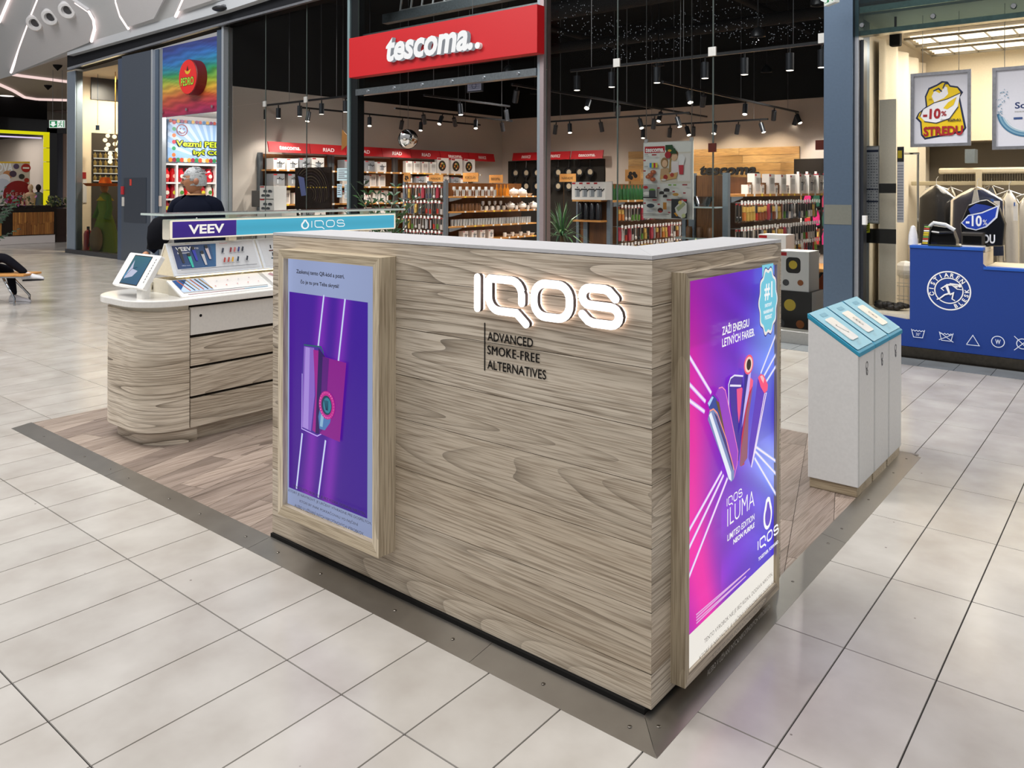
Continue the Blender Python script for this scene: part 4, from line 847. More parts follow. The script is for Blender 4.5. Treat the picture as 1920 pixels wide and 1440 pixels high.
def pack(W_, H_, kind, colr, tagc='#fbfbfb'):
    """small item hanging from a peg that carries a price tag"""
    q = Art((-W_ / 2, -.012, -H_), (1, 0, 0), (0, 0, 1), (0, -1, 0), .0015); k = {'dark': '#202125', 'glove': '#3c3c3e', 'food': '#8a6a48', 'ladle': '#55504c'}.get(kind, '#a8a09a')
    q.box(-W_ * .42, W_ * .42, -.006, -.003, -H_, 0, k); q.L = 0; z = lambda f: -H_ * (1 - f)
    if kind == 'tool': q.box(-W_ * .22, W_ * .22, -.03, -.008, z(.06), z(.45), colr); q.box(-W_ * .09, W_ * .09, -.026, -.01, z(.45), z(.88), '#2e2f33')
    elif kind == 'ladle': q.ball((0, -.02, z(.2)), W_ * .36, 8, 6, colr, (1, .5, 1)); q.box(-W_ * .06, W_ * .06, -.024, -.012, z(.3), z(.92), colr)
    elif kind == 'food': q.box(-W_ * .36, W_ * .36, -.034, -.008, z(.08), z(.5), colr); q.box(-W_ * .3, W_ * .3, -.028, -.008, z(.52), z(.8), '#e8c46a')
    elif kind == 'dark': q.box(-W_ * .3, -W_ * .08, -.03, -.008, z(.06), z(.9), colr); q.box(W_ * .08, W_ * .24, -.026, -.008, z(.12), z(.8), '#d4d6da')
    elif kind == 'glove': q.prism([(-W_ * .42, z(.05)), (W_ * .42, z(.1)), (W_ * .46, z(.65)), (W_ * .2, z(.95)), (-W_ * .2, z(.9)), (-W_ * .46, z(.55))], (0, -.006, 0), (1, 0, 0), (0, 0, 1), (0, -.03, 0), colr)
    q.box(-W_ * .4, W_ * .2, -.010, -.007, -H_ * .1, -H_ * .02, RED)
    q.box(-.003, .003, -.07, .10, .004, .010, '#b9bcc0'); q.box(-.024, .024, -.078, -.073, -.018, .034, tagc); return q
class Proto:
    def __init__(s, mk): s.mk = mk; s.o = None; s.used = False
    def put(s, loc, label, group, rz=0, cat=None):
        if s.o is None: s.o = s.mk()
        if not s.used: s.used = True; o = s.o; o.location = loc; o['label'] = label; o['group'] = group; o.rotation_euler = (0, 0, rz); return o
        return copy(s.o, loc, label, group, rz)
def P1(name, cat, mbf, mt='print', smooth=False):
    def mk(): o = mbf().build(name, mt, smooth=smooth); o['category'] = cat; return o
    return Proto(mk)
cart = {k: P1('cookware_carton', 'box', (lambda k=k, v=v: carton(*v))) for k, v in dict(
    pot=(.30, .26, .26, 'pot'), pots=(.27, .22, .24, 'pot'), tall=(.22, .285, .2, 'pot'), pan=(.40, .38, .09, 'pan'), knives=(.2, .27, .1, 'knives'), small=(.15, .17, .12, 'pot', '#f2eeec'), set=(.46, .26, .28, 'set'), mini=(.11, .12, .09, 'pot'), grey=(.26, .24, .24, 'pot', '#8b8e94')).items()}
pk = []
for kind, cl in (('tool', '#b8372e'), ('tool', '#5a8a3a'), ('ladle', '#2b2d31'), ('food', '#8a4a30'), ('dark', '#8c8f96'), ('tool', '#4a5468'), ('ladle', '#d8d4d0'), ('glove', '#a8384a'), ('food', '#c0a050'), ('dark', '#7a4a3a'), ('tool', '#e8e2e0'), ('tool', '#cfc8c4'), ('food', '#c8783a'), ('dark', '#d8d8da'), ('ladle', '#e8e4e0'), ('tool', '#2e3034')):
    pk.append(P1('hanging_pack', 'utensil pack', (lambda kind=kind, cl=cl: pack(.085, .24, kind, cl))))
pks = []
for kind, cl in (('tool', '#d04a3a'), ('food', '#8fae3a'), ('ladle', '#c02a3a'), ('food', '#c8702a'), ('tool', '#41506a'), ('glove', '#e5e0dc')):
    pks.append(P1('hanging_pack', 'utensil pack', (lambda kind=kind, cl=cl: pack(.08, .16, kind, cl))))
def lathe_mb(prof, col, n=12): return lambda: MB(col).lathe((0, 0, 0), prof, n)
mug = P1('mug', 'mug', lambda: MB('#efece6').lathe((0, 0, 0), [(0, 0), (.036, 0), (.041, .02), (.041, .09), (.037, .09), (.036, .02), (0, .015)], 12).tube([(.04, 0, .075), (.066, 0, .07), (.066, 0, .03), (.04, 0, .022)], .006, 5), 'gloss', 'auto')
teapot = P1('teapot', 'teapot', lambda: MB('#f1eee8').lathe((0, 0, 0), [(0, 0), (.06, 0), (.1, .05), (.1, .1), (.06, .145), (.02, .155), (.02, .175), (0, .18)], 16).tube([(-.09, 0, .06), (-.14, 0, .09), (-.16, 0, .14)], .018, 6, taper=.01).tube([(.09, 0, .12), (.15, 0, .12), (.15, 0, .05), (.09, 0, .045)], .009, 6), 'gloss', 'auto')
bowl = P1('bowl', 'bowl', lambda: MB('#ece9e4').lathe((0, 0, 0), [(0, 0), (.03, 0), (.07, .05), (.066, .05), (.028, .01), (0, .01)], 14), 'gloss', 'auto')
tumb = P1('drinking_glass', 'glass', lambda: MB('#b9c0c4').lathe((0, 0, 0), [(0, 0), (.03, 0), (.036, .13), (.033, .13), (.028, .01), (0, .01)], 10), 'gloss', 'auto')
wineg = P1('stemmed_glass', 'glass', lambda: MB('#dde1e4').lathe((0, 0, 0), [(.032, 0), (.004, .01), (.004, .09), (.034, .13), (.03, .19)], 10), 'gloss', 'auto')
oilb = P1('oil_bottle', 'bottle', lambda: MB('#e0902a').lathe((0, 0, 0), [(0, 0), (.032, 0), (.034, .14), (.012, .19), (.012, .24), (0, .24)], 10), 'gloss', 'auto')
jar = P1('storage_jar', 'jar', lambda: MB('#6b4a30').lathe((0, 0, 0), [(0, 0), (.04, 0), (.042, .12), (.036, .13), (.038, .15), (0, .155)], 10), 'gloss', 'auto')
flask = P1('vacuum_flask', 'flask', lambda: MB('#1a1b20').lathe((0, 0, 0), [(0, 0), (.05, 0), (.05, .27), (.03, .30), (0, .31)], 12), 'gloss', 'auto')
bottle = P1('green_bottle', 'bottle', lambda: MB('#2f6a3c').lathe((0, 0, 0), [(0, 0), (.035, 0), (.035, .17), (.015, .2), (.015, .25), (0, .25)], 10), 'gloss', 'auto')
panh = P1('hanging_pan', 'pan', lambda: MB('#1d1e21').box(-.006, .006, -.02, .07, .12, .135).lathe((0, -.02, -.16), [(0, 0), (.11, 0), (.13, .04)], 16, ax=(0, -1, 0)).tube([(0, -.03, -.04), (0, -.02, .14)], .012, 6).lathe((0, -.025, -.16), [(0, 0), (.07, .001)], 12, col='#b9a890', ax=(0, -1, 0)), 'gloss')
bowlset = P1('mixing_bowl', 'bowl', lambda: MB('#b9bec4').lathe((0, 0, 0), [(0, 0), (.08, 0), (.15, .12), (.146, .12), (.078, .01), (0, .01)], 20), 'cup', 'auto')
RZX = math.radians(90)

# ---------------- left wall shelving
def shelf_unit(name, label, X, ya, yb, zs_, dep, back=True, zt=2.3, group=None):
    t = thing(name, label, 'shelf unit', (X, (ya + yb) / 2, 0), group)
    q = MB(); q.box(X - dep - .03, X - dep, ya, yb, .05, zt); q.build('back_panel', 'backwood', t)
    for z in zs_:
        q = MB(); q.box(X - dep, X, ya, yb, z - .03, z); s_ = q.build('shelf', 'shelfwood', t)
        y = ya + .12
        while y < yb - .06: q = MB('#eeeeea' if R.random() < .8 else '#f2d24a'); q.box(X, X + .003, y, y + .055, z - .032, z + .004); q.build('price_label', 'print', s_); y += .2 + R.random() * .12
    for y in (ya, yb): q = MB('#7a838c'); q.box(X - dep - .04, X - dep + .05, y - .035, y + .035, 0, zt + .02); q.build('upright', 'metal', t)
    return t
XF = LX + .42
lsh = (.55, .93, 1.30, 1.66, 1.985)
ends = [hx(px_, 320, XF).y for px_ in (505, 640, 760, 905)]
for i in range(3):
    shelf_unit('wall_shelf_unit', ('leftmost', 'middle', 'right-hand')[i] + ' section of wooden wall shelving stacked with cookware boxes', XF, ends[i] + .04, ends[i + 1] - .04, lsh, .38, group='wall shelving of the cookware shop')
gname = 'cookware cartons on the left wall shelves'
for li, z in enumerate(lsh):
    for si in range(3):
        y = ends[si] + .12; n_ = 0
        while y < ends[si + 1] - .5:
            d_ = V((XF, y, z)) - CAM; pxl_ = CX + FPX * d_.dot(RT) / d_.dot(FW)
            k = ('pot', 'pots', 'tall', 'small', 'grey', 'knives')[int(R.random() * 6)]
            if li == 4 and pxl_ > 790: k = 'knives'
            if li == 4 and pxl_ > 822: k = 'pan'
            w = {'pot': .3, 'pots': .27, 'tall': .22, 'small': .15, 'grey': .26, 'knives': .2, 'pan': .42}[k]; n_ += 1
            if y + w > ends[si + 1] - .1: break
            cart[k].put((XF - .16, y + w / 2, z + .0005), '%s, %s on the %s shelf, %s wall section' % ({'pan': 'large pan carton', 'pot': 'wide pot carton', 'pots': 'saucepan carton', 'tall': 'tall pot carton', 'small': 'small carton', 'grey': 'grey carton', 'knives': 'narrow carton'}[k], ordn(n_), ('lowest', 'second', 'middle', 'fourth', 'top')[li], ('left', 'centre', 'right')[si]), gname, RZX)
            y += w + .03 + R.random() * .05
# pans hanging in the dark back corner
for k in range(16):
    x = hy(960 + (k % 8) * 20, 300, BY - .3).x; z = 2.2 if k < 8 else 1.85
    panh.put((x, BY - .12, z), '%s dark frying pan from left on the back wall under red headers, %s row' % (ordn(k % 8 + 1), 'upper' if k < 8 else 'lower'), 'frying pans hanging on the back wall')
q = MB('#2a2622'); q.box(hy(955, 300, BY).x, hy(1135, 300, BY).x, BY - .05, BY - .001, .2, 2.36); struct(q, 'trim_21', 'matte')

# ---------------- gondolas running away from the entrance
def gondola(label, px_, d, far_px, zs_, H_, endw, glass=False):
    P0 = hd(px_, 350, d); X, Y = P0.x, P0.y; yf = min(hx(far_px, 357, X).y, BY - .6)
    t = thing('gondola_shelf', label, 'shelf unit', (X, (Y + yf) / 2, 0), 'free-standing gondolas')
    q = MB(); q.box(X - .46, X - .43, Y + .02, yf, .05, H_); q.build('back_panel', 'backwood', t)
    q = MB('#7e8a96'); q.box(X - .52, X - .44, Y - .02, Y + .05, 0, H_ + .03); q.build('upright', 'metal', t)
    q = MB('#7e8a96'); q.box(X - .06, X + .01, Y - .04, Y + .03, 0, H_ + .03); q.build('upright', 'metal', t)
    q = MB('#8c96a0'); q.box(X - .95, X - .5, Y + .4, yf, .0, .12); q.build('base', 'metal', t)
    for z in zs_:
        q = MB(); q.box(X - .43, X, Y + .03, yf, z - .03, z); s_ = q.build('shelf', 'shelfwood', t)
        q = MB('#8894a0'); q.prism([(0, -.032), (.35, -.032), (.35, -.05), (.05, -.10), (0, -.10)], (X + .002, Y + .05, z), (0, 1, 0), (0, 0, 1), (.012, 0, 0)); q.build('bracket', 'metal', s_)
        y = Y + .5
        while y < yf - .1: q = MB('#f0f0ee' if R.random() < .75 else '#f4d84a'); q.box(X, X + .003, y, y + .05, z - .03, z + .004); q.build('price_label', 'print', s_); y += .22 + .1 * R.random()
    # end cap board facing the entrance
    if endw:
        q = MB(); q.box(X - .06 - endw, X - .07, Y + .02, Y + .05, .1, H_); q.build('end_panel', 'backwood', t)
        q = MB('#7e8a96'); q.box(X - .11 - endw, X - .06 - endw, Y - .02, Y + .05, 0, H_ + .03); q.build('upright', 'metal', t)
    return X, Y, yf
X1_, Y1_, yf1 = gondola('gondola left of the entrance post with glasses and white porcelain on orange wood shelves', 838, 15.2, 1006, (.60, .88, 1.17, 1.465), 1.73, 1.1)
# porcelain, glasses and jars on it
def row(X, ya, yb, z, items, lab, grp, step=None, jit=.02, n=99):
    y = ya; k = 0
    while y < yb and k < n:
        it, w = items[k % len(items)]; it.put((X + (R.random() - .5) * jit, y + w / 2, z + .0006), lab + ', ' + ordn(k + 1) + ' from left', grp, RZX); y += w; k += 1
row(X1_ - .1, Y1_ + .25, Y1_ + 1.5, 1.465, [(wineg, .1), (tumb, .09)], 'clear glass on the porcelain gondola top shelf', 'glasses on the porcelain gondola')
row(X1_ - .1, Y1_ + 1.55, Y1_ + 2.0, 1.465, [(oilb, .12)], 'orange oil bottle on the top shelf beside the white teapot', 'oil bottles on the porcelain gondola')
row(X1_ - .14, Y1_ + 2.05, Y1_ + 2.4, 1.465, [(teapot, .3)], 'large white porcelain teapot on the top gondola shelf', 'teapots')
row(X1_ - .1, Y1_ + 2.5, yf1 - .2, 1.465, [(mug, .14), (bowl, .17)], 'white porcelain cup or bowl on the top shelf right of the teapot', 'white porcelain on the top shelf')
row(X1_ - .1, Y1_ + .2, Y1_ + 1.0, 1.17, [(jar, .1)], 'brown storage jar on the second gondola shelf, left end', 'jars on the porcelain gondola')
row(X1_ - .12, Y1_ + 1.05, Y1_ + 1.9, 1.17, [(mug, .1), (wineg, .09)], 'white mug or glass in the middle of the second gondola shelf', 'mugs on the second shelf')
row(X1_ - .12, Y1_ + 1.95, Y1_ + 3.1, 1.17, [(teapot, .26), (mug, .14)], 'white jug or teapot on the second gondola shelf', 'porcelain on the second shelf')
row(X1_ - .1, Y1_ + .2, yf1 - .1, .88, [(tumb, .085)], 'clear tumbler on the third porcelain gondola shelf', 'tumblers on the third shelf')
for k in range(4): cart['small'].put((X1_ - .12, Y1_ + .6 + k * .26, .6005), ('first', 'second', 'third', 'fourth')[k] + ' small white carton from the left on the lowest visible gondola shelf', 'cartons on the porcelain gondola', RZX)
row(X1_ - .1, Y1_ + 1.8, yf1 - .1, .60, [(mug, .12), (bowl, .15)], 'white cup or bowl on the lowest visible gondola shelf', 'white cups on the lowest shelf')
# wooden signs standing on the gondola tops
for (px0, px1, py0, py1, d, t_, lab) in ((804, 833, 328, 341, 16.5, 'NÁRADIE', 'small wooden sign lettered in dark capitals above the hanging utensils'), (868, 898, 324, 341, 17, 'PORCELÁN', 'small wooden sign lettered in dark capitals above the porcelain shelves'), (917, 943, 328, 343, 17.5, 'tescoma.', 'small dark wooden sign with shop name behind the teapot'), (1049, 1078, 326, 341, 16, 'NÁRADIE', 'small wooden sign right of the entrance post'), (1172, 1198, 318, 340, 14, '', 'square wooden picture board with dark print on top of the middle gondola'), (757, 770, 326, 341, 15.5, '', 'small wooden sign half hidden by the plant leaves')):
    p, r_ = hd(px0, py1, d), hd(px1, py1, d); pt_ = hd(px0, py0, d); q = MB(); q.box(p.x, p.x + (r_ - p).length / .8, p.y, p.y + .02, p.z, pt_.z)
    t = thing('wooden_sign', lab, 'sign', p, 'wooden shelf signs'); q.build('board', 'shelfwood', t); q = MB('#4a3a2a'); q.cyl((p.x + .1, p.y + .01, p.z), (p.x + .1, p.y + .01, .003), .008, 6); q.build('stem', 'metal', t); w_ = (r_ - p).length / .8
    A = Art((p.x, p.y - .001, p.z), (1, 0, 0), (0, 0, 1), (0, -1, 0), .001); hh = pt_.z - p.z
    if t_: A.text(t_, w_ * .15, w_ * .85, hh * .3, hh * .7, '#33261c', off=.01)
    else: [A.disc((w_ * (.5 + .2 * math.cos(k)), hh * (.45 + .2 * math.sin(k * 2))), w_ * .13, '#241c18', n=8) for k in range(5)]
    A.build('lettering', 'print', t)
def packs(X, Y, horiz, n, z, protos, lab, grp, step=.1, jit=0.015):
    for k in range(n):
        if horiz: loc = (X + k * step, Y, z); rz = 0
        else: loc = (X, Y + k * step, z); rz = RZX
        protos[int(R.random() * len(protos))].put((loc[0], loc[1], loc[2] - R.random() * jit), ordn(k + 1) + ' ' + lab, grp, rz)
for r_, z in enumerate((1.66, 1.36, 1.06, .78)):
    packs(X1_ - 1.1, Y1_ - .03, True, 11, z, pk, 'utensil pack from left on the end panel behind the dark-leaved plant, row %s' % ('one', 'two', 'three', 'four')[r_], 'utensil packs on the first gondola end, row ' + 'abcd'[r_])
# second gondola
X2_, Y2_, yf2 = gondola('middle gondola with black flasks at its end and hanging utensil packs along its side', 1146, 12.6, 1345, (1.43,), 1.70, .55)
for k in range(4): flask.put((X2_ - .5 + k * .115, Y2_ - .12, 1.12), ('first', 'second', 'third', 'fourth')[k] + ' black vacuum flask from the left at the end of the middle gondola', 'black flasks on the gondola end')
for z in (1.115, 1.44):
    q = MB(); q.box(X2_ - .6, X2_ - .05, Y2_ - .22, Y2_ - .02, z - .03, z - .002); tag(q.build('end_shelf', 'shelfwood', org=(X2_ - .3, Y2_ - .1, z)), '%s wooden shelf board on the end of the middle gondola' % ('lower' if z < 1.2 else 'upper'), 'shelf')
for k in range(4): cart['tall'].put((X2_ - .5 + k * .14, Y2_ - .12, 1.4385), ('first', 'second', 'third', 'fourth')[k] + ' tall white carton from left on the middle gondola end shelf', 'tall cartons at the middle gondola end', 0, None)
row(X2_ - .1, Y2_ + .15, Y2_ + 1.3, 1.43, [(bottle, .11)], 'green bottle on the top shelf of the middle gondola', 'green bottles on the middle gondola')
row(X2_ - .12, Y2_ + 1.4, yf2 - .2, 1.43, [(cart['small'], .17), (cart['mini'], .13)], 'small white box on top of the middle gondola', 'small boxes on the middle gondola')
for r_, (z, pp) in enumerate(((1.33, pk), (1.0, pk), (.72, pks))):
    packs(X2_ + .01, Y2_ + .2, False, min(26, int((yf2 - Y2_ - .3) / .13)), z, pp, 'hanging pack from left on the middle gondola side, %s row' % ('upper', 'middle', 'lower')[r_], 'packs on the middle gondola, row ' + 'abc'[r_], .105)
# third gondola
X3_, Y3_, yf3 = gondola('right-hand gondola with wooden top shelf and rows of hanging tools behind the glass', 1366, 9.6, 1552, (1.55,), 1.78, .5)
row(X3_ - .1, Y3_ + .7, Y3_ + 2.2, 1.55, [(cart['mini'], .13), (jar, .11), (cart['knives'], .22)], 'small item on the right-hand gondola top shelf', 'items on the right gondola top shelf')
row(X3_ - .12, Y3_ + 2.3, yf3 - .2, 1.55, [(cart['knives'], .21), (cart['tall'], .23)], 'upright white carton on the right-hand gondola top', 'upright cartons on the right gondola')
n3 = int((yf3 - Y3_ - .3) / .115)
for r_, (z, pp) in enumerate(((1.44, pk), (1.12, pk), (.86, pks), (.62, pks))):
    packs(X3_ + .01, Y3_ + .2, False, min(n3, 44), z, pp, 'hanging pack from left on the right-hand gondola side, %s row' % ('top', 'second', 'third', 'lowest')[r_], 'packs on the right gondola, row ' + 'abcd'[r_], .1)
for z in (1.02, 1.40): 
    q = MB('#9fb0b4'); q.box(X3_ - .58, X3_ - .06, Y3_ - .25, Y3_ - .03, z - .02, z - .002); tag(q.build('end_shelf', 'gloss', org=(X3_ - .3, Y3_ - .1, z)), '%s pale shelf on the end of the right-hand gondola' % ('lower' if z < 1.2 else 'upper'), 'shelf')
for k in range(3): jar.put((X3_ - .45 + k * .14, Y3_ - .14, 1.0005), ('left', 'middle', 'right')[k] + ' brown jar on the lower end shelf of the right-hand gondola', 'jars at the right gondola end')
bowlset.put((X3_ - .28, Y3_ - .14, 1.3985), 'pale glass mixing bowl on the upper end shelf of the right-hand gondola', 'mixing bowls')
# glove and cloth packs on the back wall at the far right end
gx0, gx1 = hy(1490, 350, BY).x, hy(1560, 350, BY).x; q = MB('#2a2420'); q.box(gx0, min(gx1, RX - .02), BY - .05, BY - .001, .3, 2.25); struct(q, 'trim_27', 'matte')
big = [P1('glove_pack', 'glove pack', (lambda cl=cl, kk=kk: pack(.15, .34, kk, cl))) for kk, cl in (('glove', '#d8307a'), ('glove', '#e4e0da'), ('glove', '#2a5a48'), ('food', '#c8343e'), ('glove', '#b83a5a'))]
for r_, z in enumerate((1.95, 1.58, 1.20, .82)):
    for k in range(5): big[(k * 2 + r_ * 3) % 5].put((gx0 + .12 + k * .18, BY - .075, z), '%s glove pack from left on the back wall beside the column, %s row' % (ordn(k + 1), ('top', 'second', 'third', 'lowest')[r_]), 'glove packs on the back wall')
# ---------------- display table by the glass, appliance cartons
tp = hy(1490, 530, 7.2)
tb_ = thing('display_table', 'low orange wood display table on black crossed legs by the shop glass', 'table', (-2.25, 7.5, 0))
q = MB(); q.box(-2.75, -1.75, 7.15, 7.85, .66, .70); q.build('tabletop', 'shelfwood', tb_, bevel=.004)
for x in (-2.48, -2.0):
    for s_ in (1, -1): q = MB('#17181a'); q.tube([(x - .22 * s_, 7.2 + .03 * s_, .66), (x + .22 * s_, 7.2 + .03 * s_, .02)], .016, 6); q.build('leg', 'metal', tb_)
q = MB('#b5562a'); q.box(-2.7, -1.8, 7.75, 7.78, .1, .655); q.build('back_board', 'paint', tb_)
big = carton(.34, .36, .3, 'pan', '#e9eaec').build('appliance_carton', 'print'); big.location = (-2.42, 7.45, .7005); tag(big, 'white fondue set carton standing on the orange display table', 'box', 'appliance cartons by the glass')
b2 = carton(.36, .44, .34, 'air', '#e4e4e4').build('appliance_carton', 'print'); b2.location = (-1.95, 6.85, .48); tag(b2, 'white air fryer carton with food picture on top of the black carton', 'box', 'appliance cartons by the glass')
b3 = carton(.5, .46, .38, 'air', '#232427').build('appliance_carton', 'print'); b3.location = (-1.98, 6.85, .0195); tag(b3, 'black appliance carton with red tag on the shop floor behind the bins', 'box', 'appliance cartons by the glass')
q = MB('#2a2a2c'); q.box(-2.3, -1.66, 6.6, 7.1, .002, .019); tag(q.build('floor_pallet', 'matte', org=(-1.98, 6.85, 0)), 'flat dark board under the black appliance carton', 'board')
b4 = carton(.3, .3, .3, 'pot', '#5c4038').build('appliance_carton', 'print'); b4.location = (-2.45, 6.8, .0025); tag(b4, 'dark brown carton on the floor under the orange display table', 'box', 'appliance cartons by the glass')
for x, cl, lab in ((-2.68, '#c9dc2a', 'lime green bowl on the orange display table'), (-2.1, '#c8372e', 'red dish on the orange display table')):
    q = MB(cl); q.lathe((0, 0, 0), [(0, 0), (.04, 0), (.1, .05), (.096, .05), (.04, .008), (0, .008)], 18); o = q.build('serving_bowl', 'gloss', smooth='auto'); o.location = (x + .03, 7.27, .7005); tag(o, lab, 'bowl', 'bright bowls on the display table')
# ---------------- hanging offer poster
YP = F + .16
po = thing('hanging_poster', 'large offer poster with product pictures hanging on cables behind the glass', 'poster', (hy(1252, 340, YP).x, YP, hy(1252, 409, YP).z))
A = Art((0, YP, 0), (1, 0, 0), (0, 0, 1), (0, -1, 0), .0012)
pu0, pv0 = A.P(1208, 408); pu1, pv1 = A.P(1297, 264); pv0 = A.P(1252, 409)[1]; pv1 = A.P(1252, 267)[1]; PWd, PHt = pu1 - pu0, pv1 - pv0
q = MB('#d8dcda'); q.box(pu0 - .015, pu1 + .015, YP + .001, YP + .02, pv0 - .01, pv1 + .01); q.build('backing', 'paint', po)
g = lambda x, y: (pu0 + PWd * x / 654, pv0 + PHt * (1 - y / 952))
zp = lambda pts: [g((x - 45) * 654 / 540, (y - 60) * 952 / 860) for x, y in pts]
def zr(a_, b_, d_, e_, col): A.poly(zp([(a_, e_), (b_, e_), (b_, d_), (a_, d_)]), col)
def zd(x, y, r, col, n=12, ry=None): s = PWd / 540; cc = zp([(x, y)])[0]; A.disc(cc, r * s, col, n, (ry or r) * s)
zr(45, 585, 60, 920, '#e6e9e5'); zr(50, 285, 100, 175, RED); a_, b_ = zp([(60, 165), (275, 115)]); A.text('tescoma.', a_[0], b_[0], a_[1], b_[1], '#ffffff', shear=.18, off=.03)
zr(228, 575, 172, 525, '#ddd9cb'); zr(430, 575, 190, 500, '#e8e6e2')
zd(395, 215, 42, '#caa27c', 14, 52); zd(395, 195, 46, '#8a6640', 14, 40); zd(396, 225, 34, '#dfb894', 14, 42); A.poly(zp([(350, 280), (440, 280), (450, 420), (345, 420)]), '#ece4e6'); A.poly(zp([(345, 230), (362, 240), (362, 400), (335, 400)]), '#a88a52')
zd(285, 290, 42, '#9a7648', 14, 55); zd(288, 300, 30, '#e3bd98', 14, 38); A.poly(zp([(245, 360), (330, 350), (350, 470), (235, 480)]), '#c9a57c'); A.poly(zp([(240, 440), (440, 400), (420, 470), (250, 500)]), '#d6ad70')
zd(300, 455, 26, '#a8322a'); zd(375, 430, 22, '#b84a38'); zd(280, 485, 28, '#ece9e0', ry=10); A.poly(zp([(450, 320), (505, 320), (500, 425), (458, 425)]), '#c83a46'); A.poly(zp([(455, 210), (490, 200), (525, 240), (505, 320), (450, 320)]), '#eef0f0')
for p in ((300, 90, 380, 100), (310, 130, 410, 160)): A.poly(zp([(p[0], p[1] + 60), (p[2] + 20, p[1] + 60), (p[2], p[1]), (p[0], p[1])]), '#1e4a24')
zd(330, 203, 36, '#a8202a'); zd(350, 155, 22, '#e0b040', ry=12)
for x, cl in ((120, '#2a86c8'), (145, '#c8d83a'), (168, '#b8283a'), (190, '#e0d04a')): zr(x, x + 24, 290, 345, cl)
for x, y in ((165, 395), (130, 430), (110, 450), (165, 480)): zd(x, y, 34, '#b05a3c', 10, 22); zd(x - 6, y - 4, 12, '#d98a5a', 8)
for y in (190, 325): zr(68, 110, y, y + 8, '#9a9c98'); zr(68, 120, y + 18, y + 24, '#b5b6b2')
for a_, b_, y in ((155, 210, 192), (165, 215, 540), (165, 215, 708), (330, 385, 705), (505, 560, 535), (505, 560, 706)): zr(a_, b_, y, y + 14, '#a8282e')
zr(350, 385, 537, 551, '#7fb23a'); zr(405, 440, 537, 551, '#7fb23a')
zr(60, 220, 535, 695, '#b9bdb8'); zd(100, 640, 40, '#e9ebe6', ry=18); zd(165, 600, 36, '#6fa83a', ry=14); zr(130, 205, 605, 680, '#4a4d52'); zr(60, 220, 680, 695, '#2a2c30'); zd(90, 570, 28, '#c0303a', ry=16)
for x, y, r in ((335, 600, 34), (280, 630, 28), (320, 665, 24)): zd(x, y, r, '#2b2b2c', 14, r * .55); zr(x - r, x + r, y, y + 20, '#3a3638')
zd(440, 650, 36, '#c99a4a', ry=16); zd(490, 660, 20, '#e2ddd0', ry=20)
zd(155, 780, 46, '#3a4650', 14, 22); zd(150, 840, 44, '#c9ccd0', 14, 14); zr(300, 340, 740, 820, '#c98a3c'); zd(270, 830, 32, '#4a2a26', 12, 26); zd(270, 845, 24, '#b03a34', 12, 12)
for x, y in ((235, 570), (75, 745), (240, 755), (360, 845), (75, 255), (75, 375), (410, 610), (530, 625)): zr(x, x + 28, y, y + 16, '#b04a50')
zr(400, 575, 700, 915, '#35373a'); zr(500, 570, 705, 725, '#b8222c'); A.poly(zp([(440, 800), (520, 710), (572, 750), (572, 850), (520, 915), (460, 880)]), '#dfe0dc'); A.poly(zp([(455, 800), (540, 730), (560, 760), (480, 840)]), '#a8b48a'); A.poly(zp([(430, 860), (450, 850), (480, 885), (460, 895)]), '#e0a030'); zd(500, 740, 20, '#e8d87a'); zd(540, 885, 22, '#cfd8a0')
zr(65, 380, 872, 878, '#77797a'); zr(65, 350, 890, 895, '#a0a2a2')
A.build('print', 'print', po)
for px_ in (1211, 1296): x = hy(px_, 264, YP).x; q = MB('#b9b9b9'); q.cyl((x, YP + .01, pv1), (x, YP + .01, 5.6), .005, 6); q.build('cable', 'alu', po); q = MB('#d8d8d8'); q.box(x - .02, x + .02, YP, YP + .025, pv1, pv1 + .05); q.build('clip', 'alu', po)

# ================================================================ TRACK LIGHTS
lampM = MB('#3a3b3f')
def lamp_proto():
    t = thing('track_spotlight', '', 'spotlight'); q = MB('#3d4046'); q.cyl((0, 0, -.06), (0, 0, -.26), .046, 16); q.build('housing', 'metal', t, smooth='auto')
    q = MB('#2a2b2e'); q.cyl((0, 0, 0), (0, 0, -.065), .012, 8); q.build('stem', 'metal', t); q = MB('#fff2e0'); q.lathe((0, 0, -.259), [(0, -.002), (.04, -.002), (.042, 0)], 16); q.build('lens', 'glow2', t); return t
LP = Proto(lamp_proto)
def lampat(loc, tilt, rz, label, power=0):
    o = LP.put(loc, label, 'black track spotlights', 0); o.rotation_euler = (tilt, 0, rz)
    if power:
        d = V((0, 0, -1)); d.rotate(o.rotation_euler); spot(V(loc) + d * .285, V(loc) + d * 3, power * 2.5, (1, .92, .82), 110)
ZTr = 3.2
